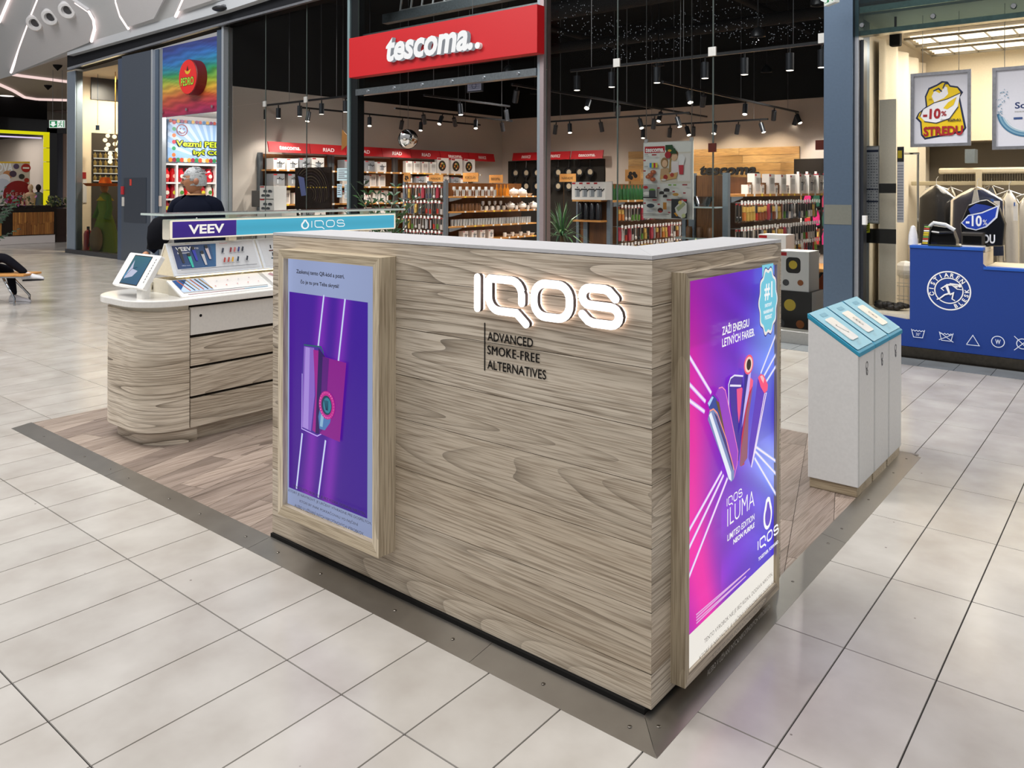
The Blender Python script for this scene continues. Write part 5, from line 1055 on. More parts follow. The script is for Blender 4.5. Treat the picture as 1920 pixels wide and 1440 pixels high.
tracks = [((1070, 138), (1545, 79), (1082, 1147, 1232, 1322, 1396, 1481, 1541), 0, 'the long track just behind the right-hand glass', 6),
          ((960, 165), (1325, 217), (970, 1106, 1160, 1240), 1, 'the slanting track left of the hanging poster', 10),
          ((1242, 155), (1540, 222), (1290, 1320, 1398, 1452, 1492, 1528), 1, 'the slanting track above the right-hand gondola', 9),
          ((1027, 230), (1293, 213), (1043, 1068, 1125, 1198, 1228, 1268), .7, 'the deep cross track left of the hanging poster', 12),
          ((1200, 238), (1440, 225), (1206, 1257, 1286, 1300, 1342, 1385, 1425), .7, 'the deep cross track behind the hanging poster', 12),
          ((445, 205), (655, 182), (494, 522, 562, 603, 648), 0, 'the long track behind the left-hand glass', 6),
          ((560, 205), (900, 234), (580, 655, 693, 755, 790), .8, 'the track above the left wall shelves', 9),
          ((740, 198), (960, 234), (793, 830, 850, 892, 940), .8, 'the slanting track seen through the entrance', 10),
          ((795, 178), (955, 203), (862, 948), .5, 'the short track just inside the entrance', 8)]
Ys = {0: 7.0, 5: 7.0}
for i, (a_, b_, heads, tl_, lab, pw_) in enumerate(tracks):
    if i in Ys: A0, B0 = hy(*a_, 7.0), hy(*b_, 7.0); zz_ = (A0.z + B0.z) / 2; A0.z = B0.z = zz_
    elif i in (3, 4): Yt = {3: 11.6, 4: 13.2}[i]; A0, B0 = hy(*a_, Yt), hy(*b_, Yt); A0.z = B0.z = (A0.z + B0.z) / 2
    else:
        A0, B0 = hz(*a_, ZTr), hz(*b_, ZTr); xm = (A0.x + B0.x) / 2; A0, B0 = hx(*a_, xm), hx(*b_, xm); A0.z = B0.z = (A0.z + B0.z) / 2
        if B0.y > BY - .1: B0.y = BY - .1
    t = thing('lighting_track', 'black ceiling track: ' + lab, 'light track', (A0 + B0) / 2, 'black lighting tracks'); q = MB('#303134'); d_ = (B0 - A0).normalized(); sd = V((-d_.y, d_.x, 0)); q.obox(A0 - sd * .02, B0 - A0, sd * .04, (0, 0, .035)); q.build('rail', 'metal', t)
    for f_ in (.1, .5, .9): p = A0.lerp(B0, f_); q = MB('#8a8a8c'); q.cyl(p + V((0, 0, .035)), (p.x, p.y, 5.6), .004, 5); q.build('suspension_wire', 'alu', t)
    for j, hx_ in enumerate(heads):
        # point on the rail whose image column is hx_
        lo, hi = 0.0, 1.0
        for _ in range(30):
            mid = (lo + hi) / 2; d__ = A0.lerp(B0, mid) - CAM; xx = CX + FPX * d__.dot(RT) / d__.dot(FW)
            if xx < hx_: lo = mid
            else: hi = mid
        p = A0.lerp(B0, lo); tilt = 0 if tl_ == 0 else (.35 + .45 * R.random()) * (1 if (j + i) % 2 else -1) * tl_
        nn = ('first', 'second', 'third', 'fourth', 'fifth', 'sixth', 'seventh')[j]
        lampat((p.x, p.y, p.z - .003), tilt, R.random() * 1.2, '%s black spotlight from left on %s' % (nn, lab), pw_ * 4.2 if j % 2 == 0 or tl_ == 0 else 0)
for x, y, w_, p in ((-10.6, 8.0, 0, 60), (-8.2, 9.3, 0, 60), (-9.8, 12.2, 0, 60), (-5.6, 10.3, 0, 50), (-3.2, 8.8, 0, 50), (-4.4, 12.2, 0, 60), (-1.9, 7.4, 0, 30)):
    q = MB('#2a2b2e'); q.cyl((x, y, 5.599), (x, y, 3.9), .01, 6); t = thing('pendant_downlight', 'black pendant downlight hanging %s above the %s' % ({-10.6: 'front left', -8.2: 'just inside the entrance', -9.8: 'deep left', -5.6: 'centrally', -3.2: 'front right', -4.4: 'deep right', -1.9: 'beside the column'}[x], 'left wall shelves' if x < -9 else 'gondolas'), 'light', (x, y, 3.8), 'pendant downlights'); q.build('stem', 'metal', t); q = MB('#242528'); q.lathe((x, y, 3.78), [(.03, .14), (.09, .08), (.1, 0), (.085, .01)], 16); q.build('shade', 'metal', t, smooth='auto')
    spot((x, y, 3.76), (x, y, 0), p * 5.5, (1, .93, .84), 140, .06)
for k, x in enumerate((-6.9, -5.9, -5.0)):
    spot((x, BY - 1.0, 3.0), (x, BY, 1.9), 75, (1, .82, .58), 80, .05)
# convex mirror, notice sign by the entrance
mp_ = hd(765, 261, 13.5)
t = thing('convex_mirror', 'round convex security mirror hanging by the entrance', 'mirror', mp_); nrm = (CAM - mp_ + V((2, 1.2, -1.5))).normalized()
q = MB('#ffffff'); q.lathe(mp_, [(0, .05), (.08, .042), (.14, .022), (.165, 0)], 24, ax=nrm); q.build('mirror_face', 'mirror', t, smooth=True); q = MB('#2b2c2e'); q.lathe(mp_, [(.165, -.01), (.172, 0), (.165, .004)], 24, ax=nrm); q.build('rim', 'metal', t)
q = MB('#8a8a8c'); q.cyl(mp_ + V((0, 0, .17)), (mp_.x, mp_.y, 5.6), .004, 5); q.build('wire', 'alu', t)
a_, b_ = hy(875, 151, F + .25), hy(904, 171, F + .25); q = Art((a_.x, F + .25, b_.z), (1, 0, 0), (0, 0, 1), (0, -1, 0), .001); w_, h_ = b_.x - a_.x, a_.z - b_.z; q.box(a_.x, b_.x, F + .251, F + .28, b_.z, a_.z, '#3a3d48'); q.rect(.02, w_ - .02, .02, h_ - .02, '#b4b8d0')
for k in range(6): q.line([(.04, .05 + k * .028), (w_ - .04, .05 + k * .028)], .008, '#6a6f90')
q.ring((w_ / 2, h_ / 2), .04, .012, '#5a6080'); t = q.build('hanging_speaker', 'print', org=(a_.x, F + .25, b_.z)); tag(t, 'small grey square panel hanging inside the entrance top', 'panel'); q = MB('#777777'); q.cyl((a_.x + .1, F + .265, a_.z), (a_.x + .1, F + .265, 5.6), .005, 5); q.build('cable', 'alu', t)

# ================================================================ PLANTS
def leafy(name, lab, cat, base, H_, kind, pot='#2c2b2a'):
    t = thing(name, lab, cat, base, 'potted plants'); b = V(base)
    q = MB(pot); q.lathe(b, [(0, 0), (.13, 0), (.17, .34), (.15, .34), (.14, .3), (0, .3)], 18); q.build('pot', 'matte', t, smooth='auto')
    if kind == 'zz':
        for s_ in range(17):
            a0 = s_ * 2.39; lean = .25 + .5 * R.random(); h = (H_ - .34) * (.6 + .4 * R.random()); pts = [b + V((math.cos(a0) * lean * u_ ** 1.6, math.sin(a0) * lean * u_ ** 1.6, .3 + h * (u_ - .18 * u_ * u_))) for u_ in [k / 8 for k in range(9)]]
            q = MB('#2c4a22'); q.tube(pts, .011, 5, taper=.004)
            for k in range(2, 9):
                d_ = (pts[k] - pts[k - 1]).normalized(); s1 = d_.cross(V((0, 0, 1))).normalized() if abs(d_.z) < .99 else V((1, 0, 0)); s1.rotate(Matrix.Rotation(R.random() * .8, 3, 'Z'))
                for sg_ in (1, -1):
                    e = (s1 * sg_ * .8 + d_ * .6).normalized(); w = e.cross(d_).normalized(); L_ = .13; cl = ('#1d4a26', '#2a5c30', '#17381f', '#3d7038')[int(R.random() * 4)]; p = pts[k]; nm = V((0, 0, .012))
                    q.face([p, p + e * L_ * .4 + d_ * .03 + nm, p + e * L_], cl); q.face([p, p + e * L_, p + e * L_ * .4 - d_ * .03 + nm], cl)
            q.build('leaf_stem', 'leaf', t)
    elif kind == 'spike':
        q = MB('#5a4a34'); q.tube([b + V((0, 0, .3)), b + V((.01, 0, H_ * .55))], .02, 8); q.build('stem', 'matte', t); top_ = b + V((.01, 0, H_ * .55))
        for s_ in range(60):
            a0 = s_ * 2.399; el = -.3 + 1.7 * R.random(); L_ = .38 + .2 * R.random(); e = V((math.cos(a0) * math.cos(el), math.sin(a0) * math.cos(el), math.sin(el))); w = e.cross(V((0, 0, 1))).normalized() * .014; m1 = top_ + e * L_ * .5 + V((0, 0, .04)); m2 = top_ + e * L_ - V((0, 0, .05)); cl = ('#2f5c3a', '#4a7a48', '#244a30', '#6f9460')[s_ % 4]
            q = MB(cl); q.face([top_ - w * .6, top_ + w * .6, m1 + w, m1 - w], cl); q.face([m1 - w, m1 + w, m2], cl); q.build('blade_leaf', 'leaf', t)
    else:
        for s_ in range(14):
            a0 = s_ * 2.399; r_ = .12 + .22 * R.random(); pts = [b + V((math.cos(a0) * r_ * u_, math.sin(a0) * r_ * u_, .32 + (H_ - .34) * (u_ - .35 * u_ * u_) * (.5 + .5 * (s_ % 3) / 2))) for u_ in [k / 6 for k in range(7)]]; q = MB('#4a6a34'); q.tube(pts, .006, 4)
            for k in range(1, 7):
                for r2 in range(3):
                    e = V((R.random() - .5, R.random() - .5, R.random() - .4)).normalized(); w = e.orthogonal().normalized() * .035; p = pts[k]; cl = ('#6f8f3a', '#c9d08a', '#4a7030', '#93a850')[int(R.random() * 4)]; q.face([p, p + e * .05 + w, p + e * .11, p + e * .05 - w], cl)
            q.build('leaf_stem', 'leaf', t)
    return t
zp_ = hd(722, 440, 12.2); leafy('zamioculcas', 'dark green glossy-leaved potted plant beside the shop entrance', 'plant', (zp_.x, zp_.y, .002), 2.0, 'zz')
sp_p = hd(1052, 440, 10.9); leafy('dracaena', 'spiky long-leaved potted plant behind the glass right of the entrance post', 'plant', (sp_p.x, sp_p.y, .002), 1.75, 'spike')
iv = hd(1320, 440, 9.55); leafy('variegated_plant', 'pale variegated leafy potted plant below the hanging poster', 'plant', (iv.x, iv.y, .002), 1.28, 'ivy')
# things seen through the left-hand glass
cs = hx(512, 380, -11.9)
for k, (px_, py_, kk, lab) in enumerate(((512, 398, 'set', 'white cookware set carton, lower one of the stack behind the left-hand glass'), (512, 374, 'set', 'white cookware set carton, upper one of the stack behind the left-hand glass'))):
    p = hy(px_, py_, F + .55); cart['set'].put((p.x, p.y, p.z), lab, 'stacked cookware set cartons', 0)
p0 = hy(512, 398, F + .55); q = MB('#d8d4d0'); q.box(p0.x - .3, p0.x + .5, F + .4, F + .75, 0.003, p0.z - .001); tag(q.build('window_plinth', 'paint', org=(p0.x, F + .9, 0)), 'long pale display plinth behind the left-hand shop glass', 'plinth')
a_, b_ = hy(553, 390, F + .5), hy(620, 313, F + .5)
t = thing('dark_panel', 'dark glossy swirl-patterned board standing behind the left-hand glass', 'board', (a_.x, F + .5, 0)); q = MB('#2b211d'); q.box(a_.x, b_.x, F + .5, F + .53, a_.z, b_.z); q.build('board', 'gloss', t)
A = Art((a_.x, F + .499, a_.z), (1, 0, 0), (0, 0, 1), (0, -1, 0), .001); w_, h_ = b_.x - a_.x, b_.z - a_.z
for k in range(9): A.ring((w_ * .45, h_ * .35), .10 + k * .055, .008, ('#5a4a40', '#7a6a58', '#4a3a44')[k % 3], 20, a0=-.9 + k * .1, a1=1.6 + .1 * k)
for k in range(10): A.rect(w_ * (.1 + .085 * k), w_ * (.1 + .085 * k) + .04, h_ * .5, h_ * .5 + .02, '#c9a83a', up=0)
A.poly([(w_ * .1, h_ * .8), (w_ * .28, h_ * .75), (w_ * .34, h_ * .32), (w_ * .2, h_ * .3)], '#6a74a8'); A.build('print', 'print', t)
for x in (.05, .9): q = MB('#2a2a2a'); q.box(a_.x + x * w_, a_.x + x * w_ + .03, F + .5, F + .53, 0.003, a_.z - .001); q.build('leg', 'metal', t)
for k, (x0, y0, x1, y1, cl) in enumerate(((632, 339, 654, 315, '#b4ccd2'), (632, 370, 641, 345, '#a9c4d0'), (646, 361, 654, 345, '#b4ccd2'), (646, 372, 654, 362, '#c9d4d8'))):
    a_, b_ = hy(x0, y0, F - .009), hy(x1, y1, F - .009); A = Art((a_.x, F - .009, a_.z), (1, 0, 0), (0, 0, 1), (0, -1, 0), .0006); w_, h_ = b_.x - a_.x, b_.z - a_.z; A.box(a_.x, b_.x, F - .0085, F - .0065, a_.z, b_.z, cl); A.L = 0; A.rect(0, w_, 0, h_, cl)
    for j in range(5): A.line([(w_ * .12, h_ * (.85 - .16 * j)), (w_ * (.85 - .2 * (j % 2)), h_ * (.85 - .16 * j))], h_ * .05, '#5a4a50')
    tag(A.build('paper_notice', 'print', org=(a_.x, F, a_.z)), ('large pale blue notice taped to the glass left of the entrance', 'narrow notice below the large blue one on the glass', 'small right-hand notice below the large blue one', 'tiny square sticker at the bottom of the glass notices')[k], 'notice', 'paper notices on the glass')
a_ = hy(640, 282, F + .4); q = MB('#c98a4a'); q.prism([(0, 0), (.62 * .45, .16), (.02, .36)], a_, (1, 0, 0), (0, 0, 1), (0, .01, 0)); o = q.build('pennant', 'paint', org=a_); tag(o, 'small orange triangular pennant hanging left of the entrance', 'pennant'); q = MB('#555555'); q.cyl((a_.x + .03, F + .405, a_.z + .34), (a_.x + .03, F + .405, 5.6), .003, 5); q.build('thread', 'matte', o)
# open electrical counter chair silhouette
a_ = hy(472, 398, F + .34); a_.x += .02; t = thing('folding_chair', 'white slatted chair back seen behind the glass at the left end', 'chair', (a_.x, F + .34, 0))
q = MB('#3a3b3d'); q.box(a_.x - .16, a_.x + .2, F + .42, F + .44, a_.z + .1, a_.z + .42); q.build('backrest', 'gloss', t, bevel=.01); q = MB('#d0ccc8'); q.box(a_.x - .16, a_.x + .22, F + .2, F + .5, a_.z - .14, a_.z - .08); q.build('seat', 'paint', t, bevel=.01)
for x in (-.14, .2):
    for y in (.22, .48): q = MB('#d0ccc8'); q.cyl((a_.x + x, F + y, a_.z - .14), (a_.x + x, F + y, .003), .014, 8); q.build('leg', 'metal', t)
# ================================================================ LAUNDRY (right)
LA, LB, LYB = -1.16, 3.2, 9.1
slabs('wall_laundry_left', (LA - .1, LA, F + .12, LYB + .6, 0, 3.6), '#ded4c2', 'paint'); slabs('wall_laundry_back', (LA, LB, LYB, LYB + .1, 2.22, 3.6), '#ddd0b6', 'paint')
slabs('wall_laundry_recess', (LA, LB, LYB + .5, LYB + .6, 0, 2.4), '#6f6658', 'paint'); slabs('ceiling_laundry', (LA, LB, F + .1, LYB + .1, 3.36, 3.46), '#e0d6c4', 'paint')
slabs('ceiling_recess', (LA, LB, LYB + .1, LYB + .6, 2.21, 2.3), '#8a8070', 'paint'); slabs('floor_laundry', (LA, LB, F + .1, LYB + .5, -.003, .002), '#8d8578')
slabs('wall_laundry_right', (LB, LB + .1, F, LYB + .6, 0, 3.6), '#ded4c2', 'paint')
# glass fascia band with round fixings
b0, b1 = hy(1604, 64, F - .08), hy(1919, 28, F - .08)
q = MB('#ffffff'); q.box(-1.19, LB, F - .085, F - .07, 3.13, 5.6); fb = struct(q, 'window_30', 'frost')
q = MB('#53707a'); q.box(-1.19, LB, F - .03, F + .1, 3.46, 5.6, '#4c6a74'); struct(q, 'wall_fascia_right', 'paint')
q = MB('#c9c4b4'); q.box(-1.19, LB, F - .02, F + .1, 3.14, 3.19); q.box(-1.19, LB, F - .05, F - .02, 3.36, 3.42); struct(q, 'trim_22', 'alu')
for x, y in ((1617, 48), (1750, 31), (1901, 12)): p = hy(x, y, F - .086); q = MB('#c8cacc'); q.lathe(p, [(0, .03), (.02, .03), (.026, .02), (.026, 0)], 16, ax=(0, -1, 0)); q.build('fixing_disc', 'chrome', fb, smooth='auto')
p = hy(1901, 12, F - .086); 
for k in range(2): q = MB('#c8cacc'); q.lathe(p + V((.62 * (k + 1) * 1.0, 0, 0)), [(0, .03), (.02, .03), (.026, .02), (.026, 0)], 16, ax=(0, -1, 0)); q.build('fixing_disc', 'chrome', fb, smooth='auto')
# blue counter
cf = F; c0, c1, c2 = hy(1706, 500, cf).x, hy(1843, 500, cf).x, 3.0
lc = thing('service_counter', 'stepped blue laundry service counter with white round emblem and care symbols', 'counter', ((c0 + c1) / 2, cf + .3, 0))
BL = '#0b3788'
outl = [(-1.13, .10), (c2, .10), (c2, .88), (c1 + .075, .88), (c1 + .03, .90), (c1, .93), (c1, 1.05), (c0, 1.05), (c0, .355), (-1.13, .40)]
q = MB(BL); q.prism(outl, (0, cf + .02, 0), (1, 0, 0), (0, 0, 1), (0, -.02, 0)); q.build('front_panel', 'paint', lc)
q = MB('#5f5a52'); q.box(-1.13, c2, cf - .012, cf + .3, 0, .098); q.build('kick_plate', 'alu', lc)
q = MB('#1756b8'); q.box(c0, c1, cf - .01, cf + .12, 1.051, 1.075); q.build('blue_ledge', 'paint', lc); q = MB('#d9d2c4'); q.box(c0, c1, cf + .125, cf + .6, 1.03, 1.07); q.build('worktop', 'paint', lc)
q = MB('#d9cdb8'); q.box(c1 - .02, c1, cf + .021, cf + .6, .5, 1.028); q.build('side_panel', 'paint', lc); q = MB('#1756b8'); q.box(c1 + .005, c2, cf - .01, cf + .1, .881, .905); q.build('blue_ledge', 'paint', lc); q = MB('#d2c6b0'); q.box(c1 + .005, c2, cf + .105, cf + .7, .86, .90); q.build('worktop', 'paint', lc)
q = MB('#cfc6b4'); q.box(-1.13, c0 - .005, cf + .021, cf + .5, .36, .40); q.build('low_shelf', 'paint', lc); q = MB('#c9c0ae'); q.box(c0, c0 + .02, cf + .022, cf + .55, .10, 1.02); q.build('side_panel', 'paint', lc)
A = Art((0, cf - .0205 + .02, 0), (1, 0, 0), (0, 0, 1), (0, -1, 0), .0012); A.o.y = cf - .001
ec = A.P(1779, 545); er = .178
A.ring(ec, er, .012, '#f2f2f4', 48); A.ring(ec, er * .66, .010, '#f2f2f4', 40)
def arctext(A, s, cc, r, a0, a1, h, col, flip=False):
    for i, ch in enumerate(s):
        if ch == ' ': continue
        a_ = math.radians(a0 + (a1 - a0) * (i + .5) / len(s)); vs, fs, x0, x1, y0, y1 = text_mesh(ch, 0, .03, 1.0); ky = h / .72; w = (x1 - x0) * ky; A.L += 0
        t = a_ - PI / 2 if not flip else a_ + PI / 2; cx, cy = cc[0] + (r + (0 if not flip else h)) * math.cos(a_), cc[1] + (r + (0 if not flip else h)) * math.sin(a_)
        A.add([A.W((cx + ((x - x0) * ky - w / 2) * math.cos(t) - y * ky * math.sin(t), cy + ((x - x0) * ky - w / 2) * math.sin(t) + y * ky * math.cos(t))) for x, y in vs], fs, col)
A.L += 1; arctext(A, 'ČISTIAREN', ec, er * .72, 205, 30, .038, '#f4f4f6'); arctext(A, 'BLESK', ec, er * .73, 285, 372, .036, '#f4f4f6', True)
k = lambda x, y: (ec[0] + er * x, ec[1] + er * y)
for pts, w in (([(.42, .25), (.15, .32), (-.12, .30)], .07), ([(-.12, .3), (-.02, .02), (.05, -.2)], .075), ([(-.1, .28), (-.35, .1), (-.22, -.02)], .035), ([(.05, -.2), (.22, -.1), (.16, -.42), (.3, -.5)], .04), ([(.0, -.15), (-.18, -.22), (-.42, -.44), (-.56, -.5)], .045), ([(.15, .32), (.4, .12), (.62, .1)], .03), ([(.05, .36), (.45, .36)], .05)):
    A.line([k(*p) for p in pts], w * 1.0 * er * 2, '#f4f4f6', w * er * 1.1)
A.disc(k(.52, .3), er * .09, '#f4f4f6')
def sym(cx, cy, kind, s=.052):
    W_ = '#dfe6f4'; l = lambda pts, w=.006: A.line([(cx + s * a, cy + s * b) for a, b in pts], w, W_)
    if kind in ('wash', 'nowash'):
        l([(-1.1, .75), (-.75, -.7), (.75, -.7), (1.1, .75)]); l([(-1.0, .45), (-.75, .6), (-.5, .4), (-.25, .6), (0, .4), (.25, .6), (.5, .4), (.75, .6), (1.0, .45)])
        if kind == 'wash': A.text('30°', cx - s * .35, cx + s * .4, cy - s * .4, cy + s * .15, W_)
        else: l([(-1.15, .8), (1.15, -.85)]); l([(1.15, .6), (-1.15, -.65)])
    elif kind == 'tri': l([(-1, -.8), (1, -.8), (0, .95), (-1, -.8)])
    elif kind == 'w': A.ring((cx, cy), s * .95, .007, W_); A.text('W', cx - s * .4, cx + s * .4, cy - s * .4, cy + s * .4, W_, off=.02)
    elif kind == 'nodry': A.ring((cx, cy), s * .85, .007, W_); l([(-1.2, 1.2), (1.2, -1.2)]); l([(1.2, 1.2), (-1.2, -1.2)])
    else: A.ring((cx, cy), s * .85, .007, W_); l([(-.7, -1.1), (.8, -1.1)])
for px_, py_, kd in ((1679, 618, 'o'), (1722, 625, 'wash'), (1775, 631, 'nowash'), (1825, 638, 'tri'), (1872, 640, 'w'), (1918, 644, 'nodry')): u_, v_ = A.P(px_, py_); sym(u_, v_, kd)
A.build('emblem_and_symbols', 'print', lc, kind='stuff')
# fluorescent ceiling light grids
for r_, (ya, yb, lab) in enumerate(((7.5, 8.05, 'front row fluorescent ceiling grid in the laundry shop'), (8.35, 8.9, 'rear row fluorescent ceiling grid in the laundry shop'))):
    t = thing('ceiling_light', lab, 'ceiling light', (.6, (ya + yb) / 2, 3.3), 'laundry ceiling lights')
    q = MB('#e9dfc9'); q.box(-1.0, 2.6, ya, yb, 3.325, 3.355); q.build('housing', 'paint', t)
    for kx_ in range(4): y = ya + .07 + kx_ * (yb - ya - .14) / 3; q = MB('#fff1d8'); q.cyl((-.95, y, 3.315), (2.55, y, 3.315), .016, 8); q.build('tube', 'tubeglow' if 'tubeglow' in M else 'glow3', t)
    for k2 in range(15): x = -1.0 + k2 * .2571; q = MB('#8f887a'); q.box(x - .006, x + .006, ya, yb, 3.285, 3.30); q.build('louvre_bar', 'metal', t)
    for y in (ya, yb): q = MB('#8f887a'); q.box(-1.0, 2.6, y - .008, y + .008, 3.275, 3.30); q.build('side_rail', 'metal', t)
area('laundry_light', (.8, 7.9, 3.27), 3.2, 130, (1, .93, .8), (0, 0, 0), 1.2)
# hanging framed posters
def fposter(name, lab, P4, Y, fn):
    A = Art((0, Y, 0), (1, 0, 0), (0, 0, 1), (0, -1, 0), .001); a_, b_ = A.P(*P4[0]), A.P(*P4[1]); t = thing(name, lab, 'poster', ((a_[0] + b_[0]) / 2, Y, b_[1]), 'framed posters hanging in the laundry')
    x0, x1, z0, z1 = a_[0], b_[0], b_[1], a_[1]
    for bb in ((x0, x1, z1 - .03, z1), (x0, x1, z0, z0 + .03), (x0, x0 + .03, z0 + .03, z1 - .03), (x1 - .03, x1, z0 + .03, z1 - .03)): q = MB('#b9bac0'); q.box(bb[0], bb[1], Y - .02, Y + .005, bb[2], bb[3]); q.build('frame_bar', 'alu', t)
    q = MB('#dadbe2'); q.box(x0 + .02, x1 - .02, Y + .001, Y + .006, z0 + .02, z1 - .02); q.build('backing', 'paint', t)
    fn(A, x0, x1, z0, z1); A.build('print', 'print', t)
    for x in (x0 + (x1 - x0) * .2, x1 - (x1 - x0) * .2): q = MB('#bbbbbb'); q.cyl((x, Y, z1), (x, Y, 3.36), .003, 5); q.build('wire', 'alu', t)
def f1(A, x0, x1, z0, z1):
    A.px([(1713, 147), (1816, 140), (1816, 269), (1713, 269)], '#dfe0ea')
    def sh(pts, col): A.px(pts, col)
    sh([(1736, 200), (1734, 181), (1741, 165), (1757, 158), (1766, 152), (1777, 153), (1782, 160), (1796, 162), (1806, 173), (1800, 182), (1812, 240), (1806, 248), (1734, 262), (1727, 254), (1725, 230), (1717, 222), (1722, 212)], '#1c2a4c')
    sh([(1739, 199), (1737, 182), (1743, 168), (1758, 161), (1768, 155), (1776, 156), (1781, 163), (1795, 165), (1802, 175), (1797, 184), (1808, 240), (1803, 245), (1735, 258), (1730, 252), (1728, 228), (1721, 221), (1724, 213)], '#f2cf1c')
    sh([(1747, 181), (1752, 170), (1762, 175), (1772, 162), (1776, 164), (1778, 176), (1770, 184), (1752, 192)], '#f4f4f8'); A.pxl([(1750, 171), (1760, 166), (1766, 172)], .014, '#2a3a5c'); A.pxl([(1768, 166), (1772, 157), (1778, 157)], .012, '#2a3a5c')
    sh([(1725, 218), (1730, 205), (1750, 194), (1775, 187), (1801, 174), (1796, 200), (1780, 222), (1755, 230), (1735, 228)], '#f6f6fa'); A.pxl([(1725, 219), (1731, 205), (1752, 193), (1776, 186), (1804, 173)], .008, '#1c2a4c'); A.pxl([(1733, 228), (1756, 231), (1781, 222), (1797, 200)], .008, '#1c2a4c')
    sh([(1769, 203), (1778, 192), (1794, 182), (1788, 197), (1776, 205)], '#f2cf1c')
    p, r_ = A.P(1731, 226), A.P(1764, 203); A.text('-10', p[0], r_[0], p[1] + .01, r_[1], '#a8202a', off=.04, shear=.05); p, r_ = A.P(1765, 218), A.P(1775, 208); A.text('%', p[0], r_[0], p[1], r_[1], '#a8202a', off=.02)
    p, r_ = A.P(1732, 256), A.P(1806, 233); A.text('STREDU', p[0], r_[0], p[1], r_[1] - .01, '#a8202a', off=.04); p, r_ = A.P(1778, 229), A.P(1802, 222); A.text('každú', p[0], r_[0], p[1] + .004, r_[1], '#1c1c2c', off=.02)
    A.ptext('prádla', (1742, 190), (1748, 172), .03, col='#4a4420')
    A.ptext('zľava na všetko', (1764, 226), (1790, 212), .018, col='#3a3a4c')
def f2(A, x0, x1, z0, z1):
    A.rect(x0 + .03, x1 - .03, z0 + .03, z1 - .03, '#dcdde6'); p = A.P(1903, 204); A.text('Soft', p[0], p[0] + .15, p[1], p[1] + .06, '#1f3468', off=.02); A.text('MOKRÉ ČISTENIE', p[0], p[0] + .2, p[1] - .035, p[1] - .018, '#8a8d80'); A.line([(p[0] - .01, p[1] - .09), (p[0] + .06, p[1] - .09)], .02, '#3a5488')
    cc = (p[0] + .1, p[1] - .02)
    for i in range(5): A.ring(cc, .235 - i * .012, .02 - .003 * i, ('#3f7396', '#7fa9c0', '#5f8fae', '#a9c6d4', '#dfe8ee')[i], 24, a0=math.radians(185 + i * 4), a1=math.radians(300 - i * 5))
    for i in range(40): t_ = math.radians(130 + R.random() * 60); r_ = .2 + .08 * R.random(); A.disc((cc[0] + r_ * math.cos(t_), cc[1] + r_ * math.sin(t_)), .003 + .004 * R.random(), '#6a93ab', n=6, up=0)
fposter('framed_poster', 'silver-framed white poster with yellow discount emblem hanging in the laundry', ((1708, 139), (1821, 273)), F + .45, f1)
pp_ = hy(1862, 132, F + .35); fposter('framed_poster', 'silver-framed white poster with blue water swirl at the right picture edge', ((1861, 128), (1978, 278)), F + .35, f2)
# curtain, notice boards and glass door
q = MB('#e9ddc8'); pts = [(LA + .05 + .035 * math.sin(y_ * 26), F + .7 + (LYB - F - .8) * y_) for y_ in [k / 60 for k in range(61)]]
for i in range(60):
    (x0, y0), (x1, y1) = pts[i], pts[i + 1]; q.face([(x0, y0, .05), (x1, y1, .05), (x1, y1, 3.22), (x0, y0, 3.22)])
tag(q.build('curtain', 'fabric', org=(LA, 7.8, 0), smooth=True), 'long cream curtain along the left wall of the laundry', 'curtain')
t = thing('notice_board', 'white framed price list board inside the laundry glass, left', 'notice board', hy(1633, 417, F + .3), 'notices in the laundry'); a_, b_ = hy(1620, 417, F + .3), hy(1647, 275, F + .3)
A = Art((a_.x, F + .3, a_.z), (1, 0, 0), (0, 0, 1), (0, -1, 0), .001); w_, h_ = b_.x - a_.x, b_.z - a_.z; q = MB('#c4c4c0'); q.box(a_.x - .01, b_.x + .01, F + .301, F + .32, a_.z - .01, b_.z + .01); q.build('frame', 'alu', t)
A.rect(0, w_, 0, h_, '#d9dae0'); A.rect(0, w_, h_ * .93, h_ * .96, '#2c3550'); A.rect(0, w_, h_ * .43, h_ * .45, '#2c3550'); A.rect(0, w_, h_ * .27, h_ * .29, '#2c3550')
for i in range(5):
    for j in range(24): A.rect(w_ * (.08 + .19 * i), w_ * (.08 + .19 * i + .04 + .1 * R.random()), h_ * (.03 + j * .037), h_ * (.045 + j * .037), '#8a8e98', up=0)
A.build('print', 'print', t)
a_, b_ = hy(1682, 417, F + .5), hy(1695, 275, F + .5); A = Art((a_.x, F + .5, a_.z), (1, 0, 0), (0, 0, 1), (0, -1, 0), .001); w_, h_ = b_.x - a_.x, b_.z - a_.z; A.box(a_.x, b_.x, F + .5005, F + .51, a_.z, b_.z, '#e2e2e4'); A.L = 0; A.rect(0, w_, 0, h_, '#d8d8dc'); A.rect(0, w_, h_ * .8, h_, '#2a2c30'); A.rect(w_ * .1, w_ * .7, h_ * .85, h_ * .95, '#c9b428')
for j in range(20):
    for i in range(4): A.rect(w_ * (.1 + .22 * i), w_ * (.24 + .22 * i), h_ * (.04 + .037 * j), h_ * (.055 + .037 * j), '#84889a', up=0)
t = A.build('paper_calendar', 'print', org=(a_.x, F + .5, a_.z)); tag(t, 'tall strip of calendar sheets hanging by the laundry wall', 'calendar', None)
q = MB('#e0d8c8'); q.box(hy(1648, 300, F + .55).x, hy(1680, 300, F + .55).x + .0, F + .55, F + .6, .4, 2.55); struct(q, 'trim_23', 'paint')
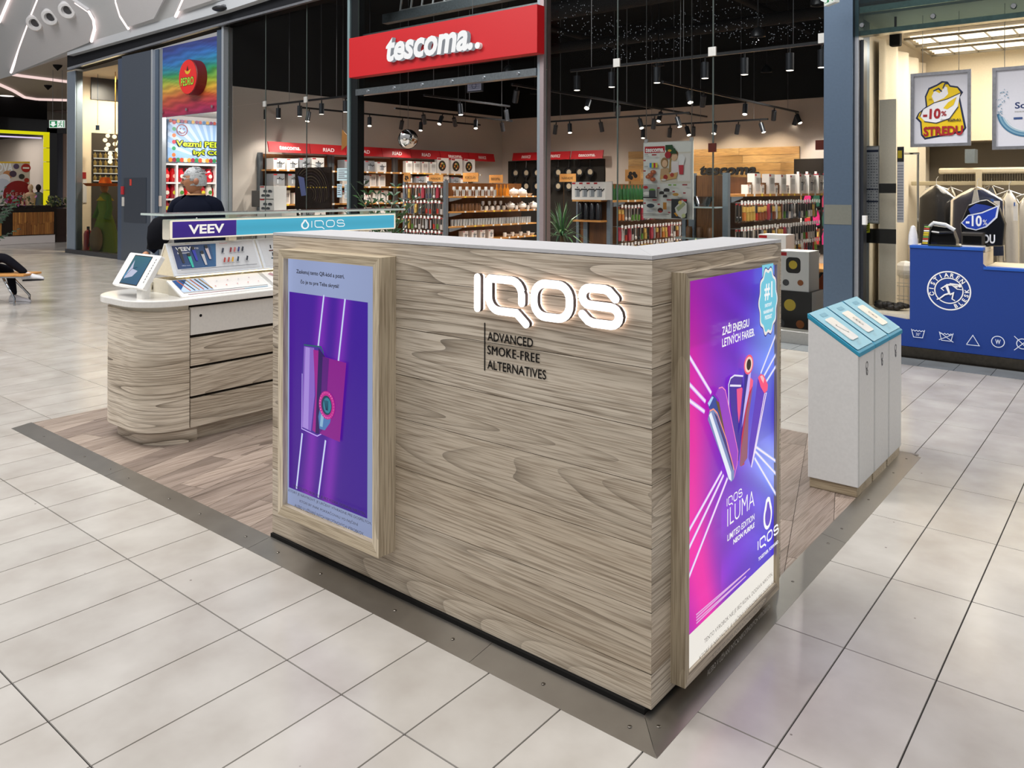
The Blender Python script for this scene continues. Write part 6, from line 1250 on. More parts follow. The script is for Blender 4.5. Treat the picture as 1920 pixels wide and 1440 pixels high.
for (x0, x1, y0, y1) in ((1620, 1680, 455, 430), (1648, 1680, 362, 344)): a_, b_ = hy(x0, y0, F + .28), hy(x1, y1, F + .28); q = MB('#26241f'); q.box(a_.x, b_.x, F + .28, F + .285, a_.z, b_.z); tag(q.build('glass_band', 'gloss', org=(a_.x, F, a_.z)), ('wide dark safety band' if y0 == 455 else 'narrow dark patch') + ' on the glass inside the laundry entrance', 'band')
A = Art((0, F + .27, 0), (1, 0, 0), (0, 0, 1), (0, -1, 0), .001); A.px([(1620, 438), (1631, 436), (1631, 418), (1620, 420)], '#e8e82a'); [A.pxl([(1621, 433 - 4 * k_), (1629, 431 - 4 * k_)], .008, '#26261c') for k_ in range(4)]; tag(A.build('warning_sticker', 'print', org=hy(1625, 438, F + .27)), 'small bright yellow sticker left of the laundry counter', 'sticker')
q = MB('#ffffff'); g0, g1 = hy(1621, 300, F + .24).x, hy(1680, 300, F + .24).x; q.face([(g0, F + .24, .02), (g1, F + .24, .02), (g1, F + .24, 3.12), (g0, F + .24, 3.12)]); struct(q, 'window_31', 'glass')
q = MB('#e6e6e6'); a_ = hy(1619, 421, F - .03); q.box(a_.x, a_.x + .035, F - .08, F - .021, a_.z, a_.z + .09); q.build('lock_box', 'paint', kind='structure', org=a_)
# chrome rail, conveyor, garments
t = thing('chrome_rail', 'thin chrome upside-down L rail standing behind the laundry counter', 'rail', hy(1721, 460, F + .8)); a_, b_, d_ = hy(1721, 462, F + .8), hy(1721, 288, F + .8), hy(1680, 288, F + .8); q = MB('#b4b6b8'); q.tube([(a_.x, a_.y, .004), b_], .012, 8); q.build('upright', 'chrome', t); q = MB('#b4b6b8'); q.tube([b_ + V((.012, 0, 0)), d_], .012, 8); q.build('arm', 'chrome', t)
YC = 8.35; a_, b_ = hy(1762, 322, YC), hy(1912, 322, YC)
cv = thing('garment_conveyor', 'cream garment conveyor with toothed rail behind the laundry counter', 'clothes rail', ((a_.x + b_.x) / 2, YC, 1.3))
q = MB('#d8ccb2'); q.box(a_.x, 1.9, YC - .08, YC + .06, a_.z - .03, a_.z + .04); q.build('top_beam', 'paint', cv, bevel=.02); z2 = hy(1800, 343, YC).z; q = MB('#c2b699'); q.box(a_.x - .3, 1.9, YC - .05, YC + .03, z2 - .03, z2 + .02); q.build('lower_beam', 'paint', cv, bevel=.008)
q = MB('#5a5244')
for k_ in range(110): x = a_.x + .04 + k_ * .025; q.box(x, x + .010, YC - .04, YC + .02, z2 + .02, a_.z - .03)
q.build('slot_teeth', 'metal', cv, kind='stuff')
for x in (hy(1838, 340, YC).x, 1.2): q = MB('#cfc3a8'); q.box(x - .03, x + .03, YC - .12, YC - .08, z2 - .12, a_.z + .02); q.box(x - .03, x + .03, YC + .06, YC + .1, .002, a_.z); q.build('bracket', 'paint', cv)
q = MB('#8a959c'); a2 = hy(1812, 303, YC); q.box(a2.x, a2.x + .1, YC - .1, YC + .1, a2.z - .02, a2.z + .14); q.build('control_box', 'metal', cv)
def garment(px0, px1, pyt, pyb, Y, col, lab, plastic=True, k=0, extra=None):
    a_, b_ = hy(px0, pyb, Y), hy(px1, pyt, Y); cx = (a_.x + b_.x) / 2; w = b_.x - a_.x; zt_, zb_ = b_.z, a_.z; cz = hy((px0 + px1) / 2, pyt, Y).z
    t = thing('hanging_garment', lab, 'garment', (cx, Y, zb_), 'garments hanging on the conveyor'); q = MB(col); rows = [(zt_, .10, .03), (zt_ - .05, .32, .06), (zt_ - .12, .5, .08), (zt_ - .35, .5, .09), (zb_ + .3, .49, .09), (zb_, .5, .1)]; n = 28; vs = []
    for z, hw, hd_ in rows:
        for i in range(n): a1 = 2 * PI * i / n; rr = 1 + .07 * math.sin(a1 * 7 + z * 5 + k); vs.append((cx + hw * w * math.cos(a1) * rr, Y + hd_ * math.sin(a1) * rr, z))
    q.add(vs, [(r_ * n + i, r_ * n + (i + 1) % n, (r_ + 1) * n + (i + 1) % n, (r_ + 1) * n + i) for r_ in range(len(rows) - 1) for i in range(n)], col); q.build('cloth', 'fabric', t, smooth=True)
    q = MB('#d8dadc'); q.tube([(cx - .12, Y, zt_ - .02), (cx, Y, zt_ + .03), (cx + .12, Y, zt_ - .02)], .006, 6); q.tube([(cx, Y, zt_ + .03), (cx, Y, zt_ + .10), (cx + .02, Y, zt_ + .13)], .004, 6); q.build('hanger', 'metal', t)
    if extra: extra(t, cx, w, zt_, zb_, Y)
    if plastic:
        q = MB('#ffffff'); vs = []
        for z, hw, hd_ in [(zt_ + .02, .12, .04), (zt_ - .05, .36, .08), (zt_ - .12, .54, .1), (zb_ - .05, .56, .125)]:
            for i in range(n): a1 = 2 * PI * i / n; rr = 1 + .05 * math.sin(a1 * 5 + z * 9 + k); vs.append((cx + hw * w * math.cos(a1) * rr, Y + hd_ * math.sin(a1) * rr, z))
        q.add(vs, [(r_ * n + i, r_ * n + (i + 1) % n, (r_ + 1) * n + (i + 1) % n, (r_ + 1) * n + i) for r_ in range(3) for i in range(n)]); q.build('plastic_cover', 'plastic', t, smooth=True)
def tagp(t, cx, w, zt_, zb_, Y): q = MB('#ececf0'); q.box(cx + w * .28, cx + w * .48, Y - .125, Y - .12, zt_ - .3, zt_ - .12); q.build('paper_ticket', 'print', t); q = MB('#3a6ac0'); q.box(cx + w * .3, cx + w * .36, Y - .13, Y - .118, zt_ - .14, zt_ - .10); q.build('ticket_clip', 'paint', t)
def coat(t, cx, w, zt_, zb_, Y): q = MB('#d2d4d6'); q.prism([(cx - .015, zt_), (cx + .015, zt_), (cx + .07, zt_ - .35), (cx, zt_ - .5), (cx - .07, zt_ - .35)], (0, Y - .09, 0), (1, 0, 0), (0, 0, 1), (0, -.012, 0)); q.build('shirt_front', 'fabric', t)
garment(1722, 1790, 352, 475, 8.1, '#2b2a2c', 'black suit jacket in clear plastic, leftmost on the laundry rail', k=1)
garment(1786, 1880, 356, 475, 7.95, '#232c48', 'navy jacket with light collar and paper ticket in clear plastic', k=2, extra=lambda *a: (tagp(*a), coat(*a)))
garment(1872, 1912, 362, 490, 8.1, '#e2ddd2', 'white gown with lace sleeve hanging right of the navy jacket', k=3, extra=tagp); garment(1900, 1960, 366, 500, 8.25, '#dcd6ca', 'white gown at the right edge of the picture', k=4)
garment(1842, 1876, 352, 470, 8.45, '#a9b4c6', 'pale blue shirt behind the navy jacket', True, 5); garment(1766, 1800, 356, 470, 8.5, '#b9ab94', 'beige garment between the black and navy jackets', True, 6)
# printed blue shopping bag leaning on the counter
YB = F + .34; A = Art((0, YB, 0), (1, 0, 0), (0, 0, 1), (0, -1, 0), .001); t = thing('printed_bag', 'dark plastic bag printed with blue discount emblem standing on the counter', 'bag', hy(1845, 460, YB))
q = MB('#15171c'); P_ = [A.P(*p) for p in ((1806, 462), (1880, 462), (1884, 420), (1872, 388), (1850, 374), (1836, 376), (1815, 384), (1800, 420))]; q.prism(P_, (0, YB + .001, 0), (1, 0, 0), (0, 0, 1), (0, .12, 0)); q.build('bag', 'plasticbag' if 'plasticbag' in M else 'gloss', t, bevel=.01)
A.px([(1802, 418), (1815, 403), (1840, 398), (1874, 384), (1870, 408), (1850, 426), (1830, 432), (1812, 428)], '#d8deee'); A.px([(1804, 418), (1816, 405), (1842, 400), (1870, 388), (1866, 407), (1848, 424), (1830, 430), (1813, 426)], '#1c3fae'); A.px([(1816, 392), (1830, 382), (1846, 384), (1862, 388), (1840, 397), (1820, 402)], '#20388c')
a_, b_ = A.P(1811, 424), A.P(1841, 404); A.text('-10', a_[0], b_[0], a_[1], b_[1], '#f0f2f8', off=.03); a_, b_ = A.P(1843, 422), A.P(1851, 412); A.text('%', a_[0], b_[0], a_[1], b_[1], '#f0f2f8'); a_, b_ = A.P(1844, 456), A.P(1866, 440); A.text('DU', a_[0], b_[0], a_[1], b_[1], '#f0f2f8', off=.03); A.build('print', 'print', t)
# till equipment
def oncounter(px_, py_, dy=.25): p = hy(px_, py_, F + dy); p.z = 1.0705; return p
p = oncounter(1762, 463); t = thing('card_terminal', 'black till terminal with a white cable and hood on the blue counter', 'till', p); q = MB('#101113'); q.prism([(-.12, 0), (.14, 0), (.14, .05), (.1, .17), (-.06, .19), (-.12, .08)], p, (1, 0, 0), (0, 0, 1), (0, .16, 0)); q.build('body', 'gloss', t, bevel=.006)
q = MB('#c9ccd0'); q.tube([p + V((-.12, -.01, .15)), p + V((-.05, -.01, .215)), p + V((.05, -.01, .2)), p + V((.13, -.01, .15))], .018, 8); q.build('hood', 'gloss', t, smooth='auto'); q = MB('#0f0f10'); q.tube([p + V((-.1, .0, .13)), p + V((0, -.02, .12)), p + V((.12, 0, .13))], .015, 8); q.build('handset', 'gloss', t); q = MB('#2fc07a'); q.tube([p + V((-.13, -.01, .08)), p + V((-.12, -.02, .03)), p + V((-.09, -.02, 0.006))], .004, 5); q.build('cable', 'paint', t)
p = oncounter(1822, 464); t = thing('receipt_printer', 'dark brown receipt printer box on the blue counter', 'printer', p); q = MB('#2e2922'); q.box(p.x - .09, p.x + .1, p.y, p.y + .2, p.z, p.z + .135); q.build('body', 'paint', t, bevel=.012); q = MB('#101010'); q.box(p.x - .075, p.x + .08, p.y - .004, p.y + .001, p.z + .02, p.z + .1); q.build('front_door', 'gloss', t)
p = oncounter(1727, 464, .2); A = Art(p, (1, 0, .0), (.1, .15, 1), (0, -1, .1), .001); A.obox(p, (.065, 0, 0), V((.02, .03, .2)), (0, .01, 0), '#22221c'); A.L = 0
for j in range(9): A.rect(.008, .055, .012 + j * .02, .026 + j * .02, ('#d8c22a', '#e9e6dc', '#b8402a', '#7aa84a', '#d8c22a')[j % 5])
tag(A.build('flyer_holder', 'print', org=p), 'narrow yellow and black leaflet stand at the left end of the counter', 'leaflet stand')
p = oncounter(1712, 466, .15); q = MB('#e6e6ea'); q.lathe(p, [(0, 0), (.045, 0), (.04, .1), (.02, .18), (0, .19)], 14); tag(q.build('white_cone', 'gloss', org=p, smooth='auto'), 'white plastic cone at the far left end of the blue counter', 'cone')
p = oncounter(1775, 466, .1); q = MB('#1f2a1c'); q.box(p.x - .14, p.x + .13, F + .0, F + .10, 1.0755, 1.083); tag(q.build('leaflet_pile', 'print', org=(p.x, F + .05, 1.0755)), 'flat dark leaflets lying on the blue counter ledge', 'leaflets')
p = oncounter(1850, 466, .3); q = MB('#d9d9dc'); q.box(c1 - .22, c1 - .02, F + .14, F + .3, 1.0705, 1.082); tag(q.build('paper_pile', 'print', org=(c1 - .1, F + .2, 1.07)), 'small pile of white papers on the counter beside the printer', 'papers')
# wire baskets and dark fur on the low shelf
p = hy(1688, 575, F + .7); t = thing('wire_basket', 'white wire laundry basket holding folded paper left of the counter', 'basket', (p.x, p.y, .005)); x0, x1, z1_ = p.x - .14, p.x + .12, hy(1700, 512, F + .7).z
for k_ in range(6): q = MB('#d9d9d9'); z = .04 + (z1_ - .04) * k_ / 5; q.tube([(x0, p.y, z), (x1, p.y, z), (x1, p.y + .3, z), (x0, p.y + .3, z), (x0, p.y, z)], .004, 4); q.build('wire', 'alu', t)
for k_ in range(7): q = MB('#d9d9d9'); x = x0 + (x1 - x0) * k_ / 6; q.tube([(x, p.y, z1_), (x, p.y, .006)], .003, 4); q.build('wire', 'alu', t)
q = MB('#f0efec'); q.ball((p.x + .02, p.y + .14, z1_ + .02), .13, 8, 6, sc=(.9, .8, .75)); tag(q.build('crumpled_bag', 'paint', org=(p.x, p.y, z1_)), 'crumpled white bag on top of the wire basket', 'bag')
q = MB('#1d1813')
for k_ in range(26): x = hy(1645, 560, F + .25).x + (hy(1702, 560, F + .25).x - hy(1645, 560, F + .25).x) * R.random(); q.ball((x, F + .2 + .12 * R.random(), .43 + .03 * R.random()), .035, 6, 4, sc=(1.3, 1, .8))
tag(q.build('fur_scarf', 'hair', org=(-.85, F + .25, .4), smooth=True), 'dark furry scarf lying on the low blue shelf', 'scarf')
# ceiling-hung speaker near the curtain
p = hy(1679, 70, F + .35); t = thing('wall_speaker', 'small black speaker hanging at the laundry entrance top', 'speaker', p); q = MB('#1c1a18'); q.box(p.x - .05, p.x + .05, p.y - .04, p.y + .05, p.z - .09, p.z + .06); q.build('cabinet', 'matte', t, bevel=.012); q = MB('#1c1a18'); q.cyl((p.x, p.y, p.z + .06), (p.x, p.y, 3.36), .012, 8); q.build('bracket', 'metal', t)

# ================================================================ exit signs
def exit_sign(o, u, n, W_, H__, lab, zt_):
    o, u, n = V(o), V(u).normalized(), V(n).normalized(); t = thing('exit_sign', lab, 'sign', o, 'green emergency exit signs'); q = MB('#d8dcd8'); q.obox(o, u * W_, (0, 0, H__), -n * .05); q.build('case', 'paint', t)
    A = Art(o + n * .001, u, (0, 0, 1), n, .002); A.rect(.01, W_ - .01, .01, H__ - .01, '#e8f2ea'); A.rect(.02, W_ * .52, .02, H__ - .02, '#12824a'); A.rect(W_ * .9, W_ - .02, .02, H__ - .02, '#12824a')
    cx = W_ * .27; A.poly([(cx - .05, H__ * .5), (cx - .05, H__ * .8), (cx + .05, H__ * .8), (cx + .05, H__ * .5), (cx + .1, H__ * .5), (cx, H__ * .15), (cx - .1, H__ * .5)], '#f2faf4')
    fx = W_ * .72; A.disc((fx + .02, H__ * .78), H__ * .08, '#12824a'); A.line([(fx + .01, H__ * .68), (fx - .01, H__ * .4), (fx + .04, H__ * .3), (fx + .03, H__ * .12)], .018, '#12824a'); A.line([(fx - .01, H__ * .4), (fx - .05, H__ * .2)], .018, '#12824a'); A.line([(fx - .05, H__ * .6), (fx + .06, H__ * .58)], .014, '#12824a'); A.build('pictogram', 'glow1', t)
    for k_ in (.2, .8): q = MB('#999999'); p = o + u * W_ * k_ - n * .025; q.cyl(p + V((0, 0, H__)), (p.x, p.y, zt_), .006, 5); q.build('wire', 'alu', t)
p = hd(92, 240, 22); exit_sign(p, RT, -FW, .44, .22, 'green and white exit sign hanging from the low ceiling at far left', 4.9)
p = hd(1545, 12, 7.6); exit_sign(p, (.75, -.66, 0), (-.66, -.75, 0), .18, .14, 'green and white exit sign beside the top of the blue-grey column', 5.5)

# ================================================================ CANDY SHOP
rx0, rx1 = hy(306, 100, F).x, hy(412, 100, F).x; zA, zB = 3.10, 4.56
pb = thing('rainbow_sign_panel', 'rainbow-striped shop sign panel with a red round emblem', 'sign', ((rx0 + rx1) / 2, F, zA))
A = Art((rx0, F - .05, zA), (1, 0, 0), (0, 0, 1), (0, -1, 0), .002)
stops = [(0, '#8a1f4e'), (.12, '#a3283f'), (.25, '#b4502f'), (.36, '#c99a3a'), (.46, '#8aa83c'), (.56, '#2f8a4a'), (.66, '#1f7f94'), (.78, '#2a6cb0'), (.9, '#2b4690'), (1, '#30336e')]
def rb(x, y):
    y = max(0, min(1, y + .03 * math.sin(x * 5 + y * 9) + .015 * math.sin(x * 19 + y * 31)))
    for (a0, ca), (a1, cb) in zip(stops, stops[1:]):
        if y <= a1: t_ = (y - a0) / (a1 - a0); p_, q_ = c(ca), c(cb); s_ = 1 + .25 * math.sin(y * 90 + x * 6); return tuple(min(1, max(0, (p_[i] * (1 - t_) + q_[i] * t_) * s_)) for i in range(3)) + (1,)
    return c(stops[-1][1])
A.grad(0, rx1 - rx0, 0, zB - zA, rb, 14, 60); A.build('rainbow_print', 'print', pb)
q = MB('#5a5a60'); q.box(rx0, rx1, F - .045, F - .005, zA, zB); q.build('panel', 'metal', pb)
for k_ in (.06, .5, .94): q = MB('#c8c8cc'); x = rx0 + (rx1 - rx0) * k_; q.cyl((x, F - .06, zA + .1), (x, F - .09, zA + .1), .03, 12); q.build('fixing_disc', 'chrome', pb)
ec = hy(351, 144, F - .28); er = abs(hy(351, 111, F - .28).z - ec.z)
q = MB('#6a0f14'); q.lathe((ec.x, F - .055, ec.z), [(er, 0), (er, .2), (er * .97, .21)], 40, ax=(0, -1, 0)); em = q.build('emblem_drum', 'paint', pb, smooth='auto')
A = Art((ec.x, F - .267, ec.z), (1, 0, 0), (0, 0, 1), (0, -1, 0), .003); A.disc((0, 0), er * .97, '#e0221e', n=40); A.poly([(-er * .34, er * .42), (0, er * .3), (er * .34, er * .42), (er * .2, er * .2), (0, er * .14), (-er * .2, er * .2)], '#d8b82a'); A.poly([(-er * .12, er * .36), (er * .12, er * .36), (0, er * .66)], '#2a2a14'); A.text('PEDRO', -er * .72, er * .72, -er * .52, -er * .0, '#123c1c', off=.07, sp=1.05); A.text('PEDRO', -er * .69, er * .69, -er * .49, -er * .03, '#a8d83a', off=.02, sp=1.08); A.build('emblem_face', 'glow1', em)
zc = 3.6
slabs('wall_candy_back', (rx0 - .6, rx1 + .3, 8.9, 9.0, 0, 3.6), '#d8d4d0', 'paint'); slabs('wall_candy_left', (rx0 - .45, rx0 - .35, F + .1, 8.9, 0, 3.6), '#cfcac6', 'paint'); slabs('ceiling_candy', (rx0 - .4, LX - .12, F + .0, 9, 3.2, 3.3), '#c9c4bc', 'paint'); slabs('floor_candy', (rx0 - .4, LX - .12, F, 9, -.003, .002), '#9a948c')
spot((rx0 + .9, 7.0, 3.15), (rx0 + .2, 7.4, 0), 90, (1, .96, .92), 150, .06); spot((rx1 - .3, 8.0, 3.15), (rx0, 7.6, 1), 90, (1, .96, .92), 150, .06)
spot((rx0 + 1.5, F + .6, 3.12), (rx0 - .3, F + 1.1, 2.2), 70, (1, .97, .95), 150, .05)
XW = rx0 - .35; XB_ = XW + .05; A = Art((XB_, 0, 0), (0, 1, 0), (0, 0, 1), (1, 0, 0), .003); bx0, bx1_ = A.P(314, 300)[0], A.P(414, 300)[0] + .9; bz0, bz1 = A.P(360, 305)[1], A.P(360, 226)[1]
t = thing('candy_banner', 'pale blue sunburst banner with black and yellow lettering inside the candy shop', 'banner', (XB_, (bx0 + bx1_) / 2, bz0)); q = MB('#8fb0d4'); q.box(XW + .005, XB_ - .002, bx0, bx1_, bz0, bz1); q.build('board', 'paint', t)
A.rect(bx0, bx1_, bz0, bz1, '#8fb4dc'); cx, cz = (bx0 + bx1_) / 2, bz0 - .2
for k_ in range(14): a0 = math.radians(15 + k_ * 11); A.poly([p_ for p_ in clip([(cx, bz0), (cx + 3 * math.cos(a0), bz0 + 3 * math.sin(a0)), (cx + 3 * math.cos(a0 + .09), bz0 + 3 * math.sin(a0 + .09))], bx0, bx1_, bz0, bz1)] or [(cx, bz0), (cx + .01, bz0), (cx, bz0 + .01)], '#b9d0ea', up=0 if k_ else 1)
A.L += 1; sc_ = A.P(341, 244); A.ring(sc_, .12, .02, '#8a2430'); A.disc((sc_[0] - .04, sc_[1] + .03), .016, '#8a2430', n=8); A.disc((sc_[0] + .04, sc_[1] + .03), .016, '#8a2430', n=8); A.ring(sc_, .07, .018, '#8a2430', a0=math.radians(200), a1=math.radians(340))
for tx, (xa_, ya_), (xb_, yb_), h_ in (('Vezmi PEDRO', (329, 274), (438, 274), .13), ('byť COOL!', (361, 292), (438, 292), .14)):
    p0, p1 = A.P(xa_, ya_), A.P(xb_, yb_); zz_ = p0[1]; A.otext(tx, p0[0], p1[0], zz_, zz_ + h_, '#b8cc20', '#14180c', .016)
for k_ in range(26):
    x = bx0 + .05 + k_ * (bx1_ - bx0 - .1) / 25; A.disc((x, bz0 + .05), .05, ('#d88a2a', '#8a1f3a', '#2a7a4a', '#c8482a', '#e8d0a0')[k_ % 5], n=10); A.disc((x, bz1 - .04), .04, ('#a8402a', '#3a6a9a', '#c89a3a', '#7a2a5a')[k_ % 4], n=8)
for k_ in range(6): A.disc((bx0 + .04, bz0 + .15 + k_ * .14), .045, ('#c8682a', '#2a8a5a', '#b82a3a')[k_ % 3], n=8)
A.build('print', 'print', t)
XS_ = XW + .36; ya, yb = hx(300, 400, XS_).y + .05, hx(416, 400, XS_).y + .8
su = thing('candy_shelves', 'white candy shelving filled with red bags behind the standing man', 'shelf unit', (XS_, (ya + yb) / 2, 0)); zs3 = [hx(380, py_, XS_).z for py_ in (308, 342, 372, 400)]
for z in zs3: q = MB('#e6e2de'); q.box(XW + .04, XS_, ya, yb, z - .035, z); q.build('shelf', 'paint', su)
q = MB('#c8c2bc'); q.box(XW + .002, XW + .035, ya, yb, 0.003, zs3[0]); q.build('back_panel', 'paint', su)
for y in (ya, hx(330, 400, XS_).y, hx(404, 400, XS_).y): q = MB('#e9e5e0'); q.box(XW + .04, XS_ + .01, y, y + .04, 0.003, zs3[0]); q.build('upright', 'paint', su)
def candy(cl, cl2):
    def f(): q = Art((-.07, -.05, 0), (1, 0, 0), (0, 0, 1), (0, -1, 0), .002); q.lathe((0, 0, 0), [(0, 0), (.065, .01), (.085, .1), (.075, .22), (.05, .27), (.07, .3)], 8, cl); q.o.y = -.088; q.disc((.07, .13), .045, cl2, n=10); return q
    return f
cps = [P1('candy_bag', 'candy bag', candy(a_, b_), 'gloss') for a_, b_ in (('#d0181e', '#f0b0a0'), ('#c81a2a', '#e8e0d0'), ('#a81424', '#d8c83a'), ('#e0d8c8', '#4a8a3a'))]
for ri in range(3):
    z = zs3[ri + 1]; n_ = 13
    for k_ in range(n_): cps[(k_ + ri) % 4 if ri else (0, 0, 1, 2)[k_ % 4]].put((XS_ - .13, ya + .13 + k_ * (yb - ya - .2) / (n_ - 1), z + .0005), '%s candy bag from the left on the %s candy shelf' % (ordn(k_ + 1), ('upper', 'middle', 'lower')[ri]), 'candy bags on the shelves', RZX)
q = MB('#fff4ec'); q.box(XS_ + .002, XS_ + .02, hx(333, 300, XS_).y, yb, zs3[0] - .03, zs3[0] + .01); tag(q.build('shelf_light', 'glow3', org=(XS_, ya, zs3[0])), 'white light bar above the red candy bags', 'light')

# ================================================================ LEFT CORNER SHOP
WX = -20.35
slabs('wall_corner_side', (WX - .1, WX, F + .2, 9.5, 0, 4.6), '#d8c8ae', 'paint'); slabs('ceiling_corner_shop', (WX, rx0 - .5, F + .2, 9.5, 4.5, 4.6), '#d6c9b4', 'paint'); slabs('wall_corner_back', (WX, rx0 - .45, 9.5, 9.6, 0, 4.6), '#c2b196', 'paint'); slabs('floor_corner_shop', (WX, rx0 - .45, F, 9.5, -.003, .002), '#8a8072')
spot((-18.6, 6.9, 4.4), (-19.6, 7.2, 0), 480, (1, .88, .68), 150, .06); spot((-18.9, 7.6, 4.4), (-20.2, 7.2, 2), 300, (1, .88, .68), 120, .06)
def wrect(px0, px1, py0, py1, X, col, name, lab=None, cat=None, mt='paint', th=.02, kind=None):
    a_, b_ = hx(px0, py1, X), hx(px1, py0, X); q = MB(col); q.box(X, X + th, min(a_.y, b_.y), max(a_.y, b_.y), min(a_.z, hx(px1, py1, X).z), max(b_.z, hx(px0, py0, X).z)); o = q.build(name, mt, kind=kind, org=(X, a_.y, a_.z))
    if lab: tag(o, lab, cat)
    return o
WXp = WX + .001
wrect(171, 228, 252, 470, WXp, '#3b352d', 'trim_24', mt='matte', kind='structure'); 
o = wrect(170, 232, 135, 186, WXp, '#4a4a4c', 'ventilation_grille', 'dark slatted ventilation grille high behind the corner shop glass', 'grille', 'metal', .04)
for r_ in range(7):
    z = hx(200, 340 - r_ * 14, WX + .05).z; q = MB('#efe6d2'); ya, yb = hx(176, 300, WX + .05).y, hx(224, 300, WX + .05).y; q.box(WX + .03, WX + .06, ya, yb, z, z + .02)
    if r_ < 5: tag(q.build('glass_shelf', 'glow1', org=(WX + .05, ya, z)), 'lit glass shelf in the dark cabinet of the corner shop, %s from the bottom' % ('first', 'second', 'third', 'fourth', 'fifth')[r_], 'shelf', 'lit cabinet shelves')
jarx = P1('perfume_bottle', 'bottle', lambda: MB('#7d6a3a').lathe((0, 0, 0), [(0, 0), (.04, 0), (.045, .09), (.015, .11), (.015, .15), (0, .15)], 8), 'gloss')
for r_ in range(4):
    z = hx(200, 340 - r_ * 14, WX + .05).z + .021
    for k_ in range(5): jarx.put((WX + .05, hx(178 + k_ * 10, 300, WX + .05).y, z), '%s small dark bottle from left on the %s lit cabinet shelf' % (ordn(k_ + 1), ('lowest', 'second', 'third', 'fourth')[r_]), 'bottles in the lit cabinet')
wrect(154, 161, 323, 335, WXp, '#8a1a1c', 'fire_sign', 'small red fire equipment sign on the corner shop wall', 'sign', 'print')
wrect(155, 162, 336, 380, WXp, '#c9c6c6', 'paper_list', 'narrow paper list below the red fire sign', 'paper', 'print')
wrect(144, 149, 352, 375, WXp, '#aab4bc', 'paper_slip', 'small grey paper slip left of the narrow paper list', 'paper', 'print')
p = hd(165, 462, (hx(165, 462, WX + .2) - CAM).dot(FW)); t = thing('fire_extinguisher', 'red fire extinguisher on the floor inside the corner shop glass', 'fire extinguisher', (p.x, p.y, .003)); b = V((p.x, p.y, .003)); q = MB('#8a1418'); q.lathe(b, [(0, 0), (.10, 0), (.105, .04), (.105, .42), (.08, .5), (.03, .53), (.03, .56)], 16); q.build('cylinder', 'gloss', t, smooth='auto'); q = MB('#1b1b1b'); q.box(b.x - .03, b.x + .05, b.y - .02, b.y + .02, .56, .62); q.build('valve', 'matte', t); q = MB('#151515'); q.tube([b + V((.04, 0, .58)), b + V((.14, -.02, .5)), b + V((.13, -.02, .2)), b + V((.11, -.04, .1))], .014, 6); q.build('hose', 'matte', t)
# mannequin in green dress and orange sombrero
mp = hy(197, 420, 6.75); mx, my = mp.x, mp.y
t = thing('dressed_mannequin', 'mannequin in long green dress and wide orange sombrero behind corner glass', 'mannequin', (mx, my, .003))
q = MB('#6d8f3c'); n = 24; vs = []; rows = [(.02, .42, .3), (.3, .36, .27), (.7, .26, .2), (1.0, .17, .13), (1.15, .2, .15), (1.35, .21, .13), (1.45, .17, .10), (1.5, .07, .06)]
for z, rx_, ry_ in rows:
    for i in range(n): a1 = 2 * PI * i / n; rr = 1 + (.12 * math.sin(a1 * 8) if z < .9 else 0); vs.append((mx + rx_ * math.cos(a1) * rr, my + ry_ * math.sin(a1) * rr, z))
q.add(vs, [(r_ * n + i, r_ * n + (i + 1) % n, (r_ + 1) * n + (i + 1) % n, (r_ + 1) * n + i) for r_ in range(len(rows) - 1) for i in range(n)], '#7c9440'); q.build('dress', 'fabric', t, smooth=True)
for s_ in (-1, 1): q = MB('#5f8238'); q.tube([(mx + s_ * .18, my, 1.42), (mx + s_ * .3, my - .02, 1.1), (mx + s_ * .33, my - .1, .85)], .06, 8, taper=.08); q.build('sleeve', 'fabric', t, smooth='auto')
q = MB('#b87a30'); q.ball((mx, my - .02, 1.61), .10, 14, 10, sc=(.85, .95, 1.2)); q.cyl((mx, my, 1.46), (mx, my, 1.56), .05, 10); q.build('head', 'paint', t, smooth='auto')
q = MB('#d8701c'); q.lathe((mx, my, 1.66), [(.5, .07), (.42, .0), (.16, .0), (.14, .12), (.09, .22), (.0, .22)], 26); q.build('sombrero', 'fabric', t, smooth='auto')
q = MB('#c8b430'); q.lathe((mx, my, 1.40), [(.12, 0), (.19, -.09), (.2, -.1)], 16); q.build('neck_scarf', 'fabric', t)
q = MB('#8a7a60'); q.ball((mx + .2, my - .3, .35), .2, 10, 8, sc=(1, .7, 1.6)); tag(q.build('burlap_sack', 'fabric', org=(mx + .2, my - .3, 0), smooth=True), 'brown burlap sack beside the green dress', 'sack')
# chandelier
p = hy(216, 268, 6.9); t = thing('chandelier', 'glowing gold globe chandelier behind the corner shop glass', 'chandelier', p)
for k_ in range(22): a0 = k_ * 2.4; r_ = .1 + .22 * R.random(); q = MB('#ffe9bc'); q.ball(p + V((r_ * math.cos(a0), r_ * math.sin(a0), .35 - .9 * (k_ / 22))), .052, 10, 6); q.build('globe_bulb', 'glow3', t, smooth=True)
q = MB('#8a6a2a'); q.cyl(p + V((0, 0, -.5)), (p.x, p.y, 4.5), .012, 6); q.build('stem', 'metal', t)
p = hy(183, 235, 6.8); q = MB('#3a4658'); q.cyl((p.x, p.y, p.z), (p.x, p.y, p.z - .12), .045, 12); q.cyl((p.x, p.y, p.z), (p.x, p.y, 4.5), .006, 5); tag(q.build('pendant_speaker', 'metal', org=p), 'small dark cylinder hanging on a thin cable in the corner shop', 'speaker')
q = MB('#b4202a'); p = hy(230, 357, F - .13); q.box(p.x - .05, p.x + .06, F - .15, F - .121, p.z - .09, p.z + .09); tag(q.build('fire_alarm', 'paint', org=p), 'red fire alarm box on the grey column edge', 'fire alarm', 'call points')
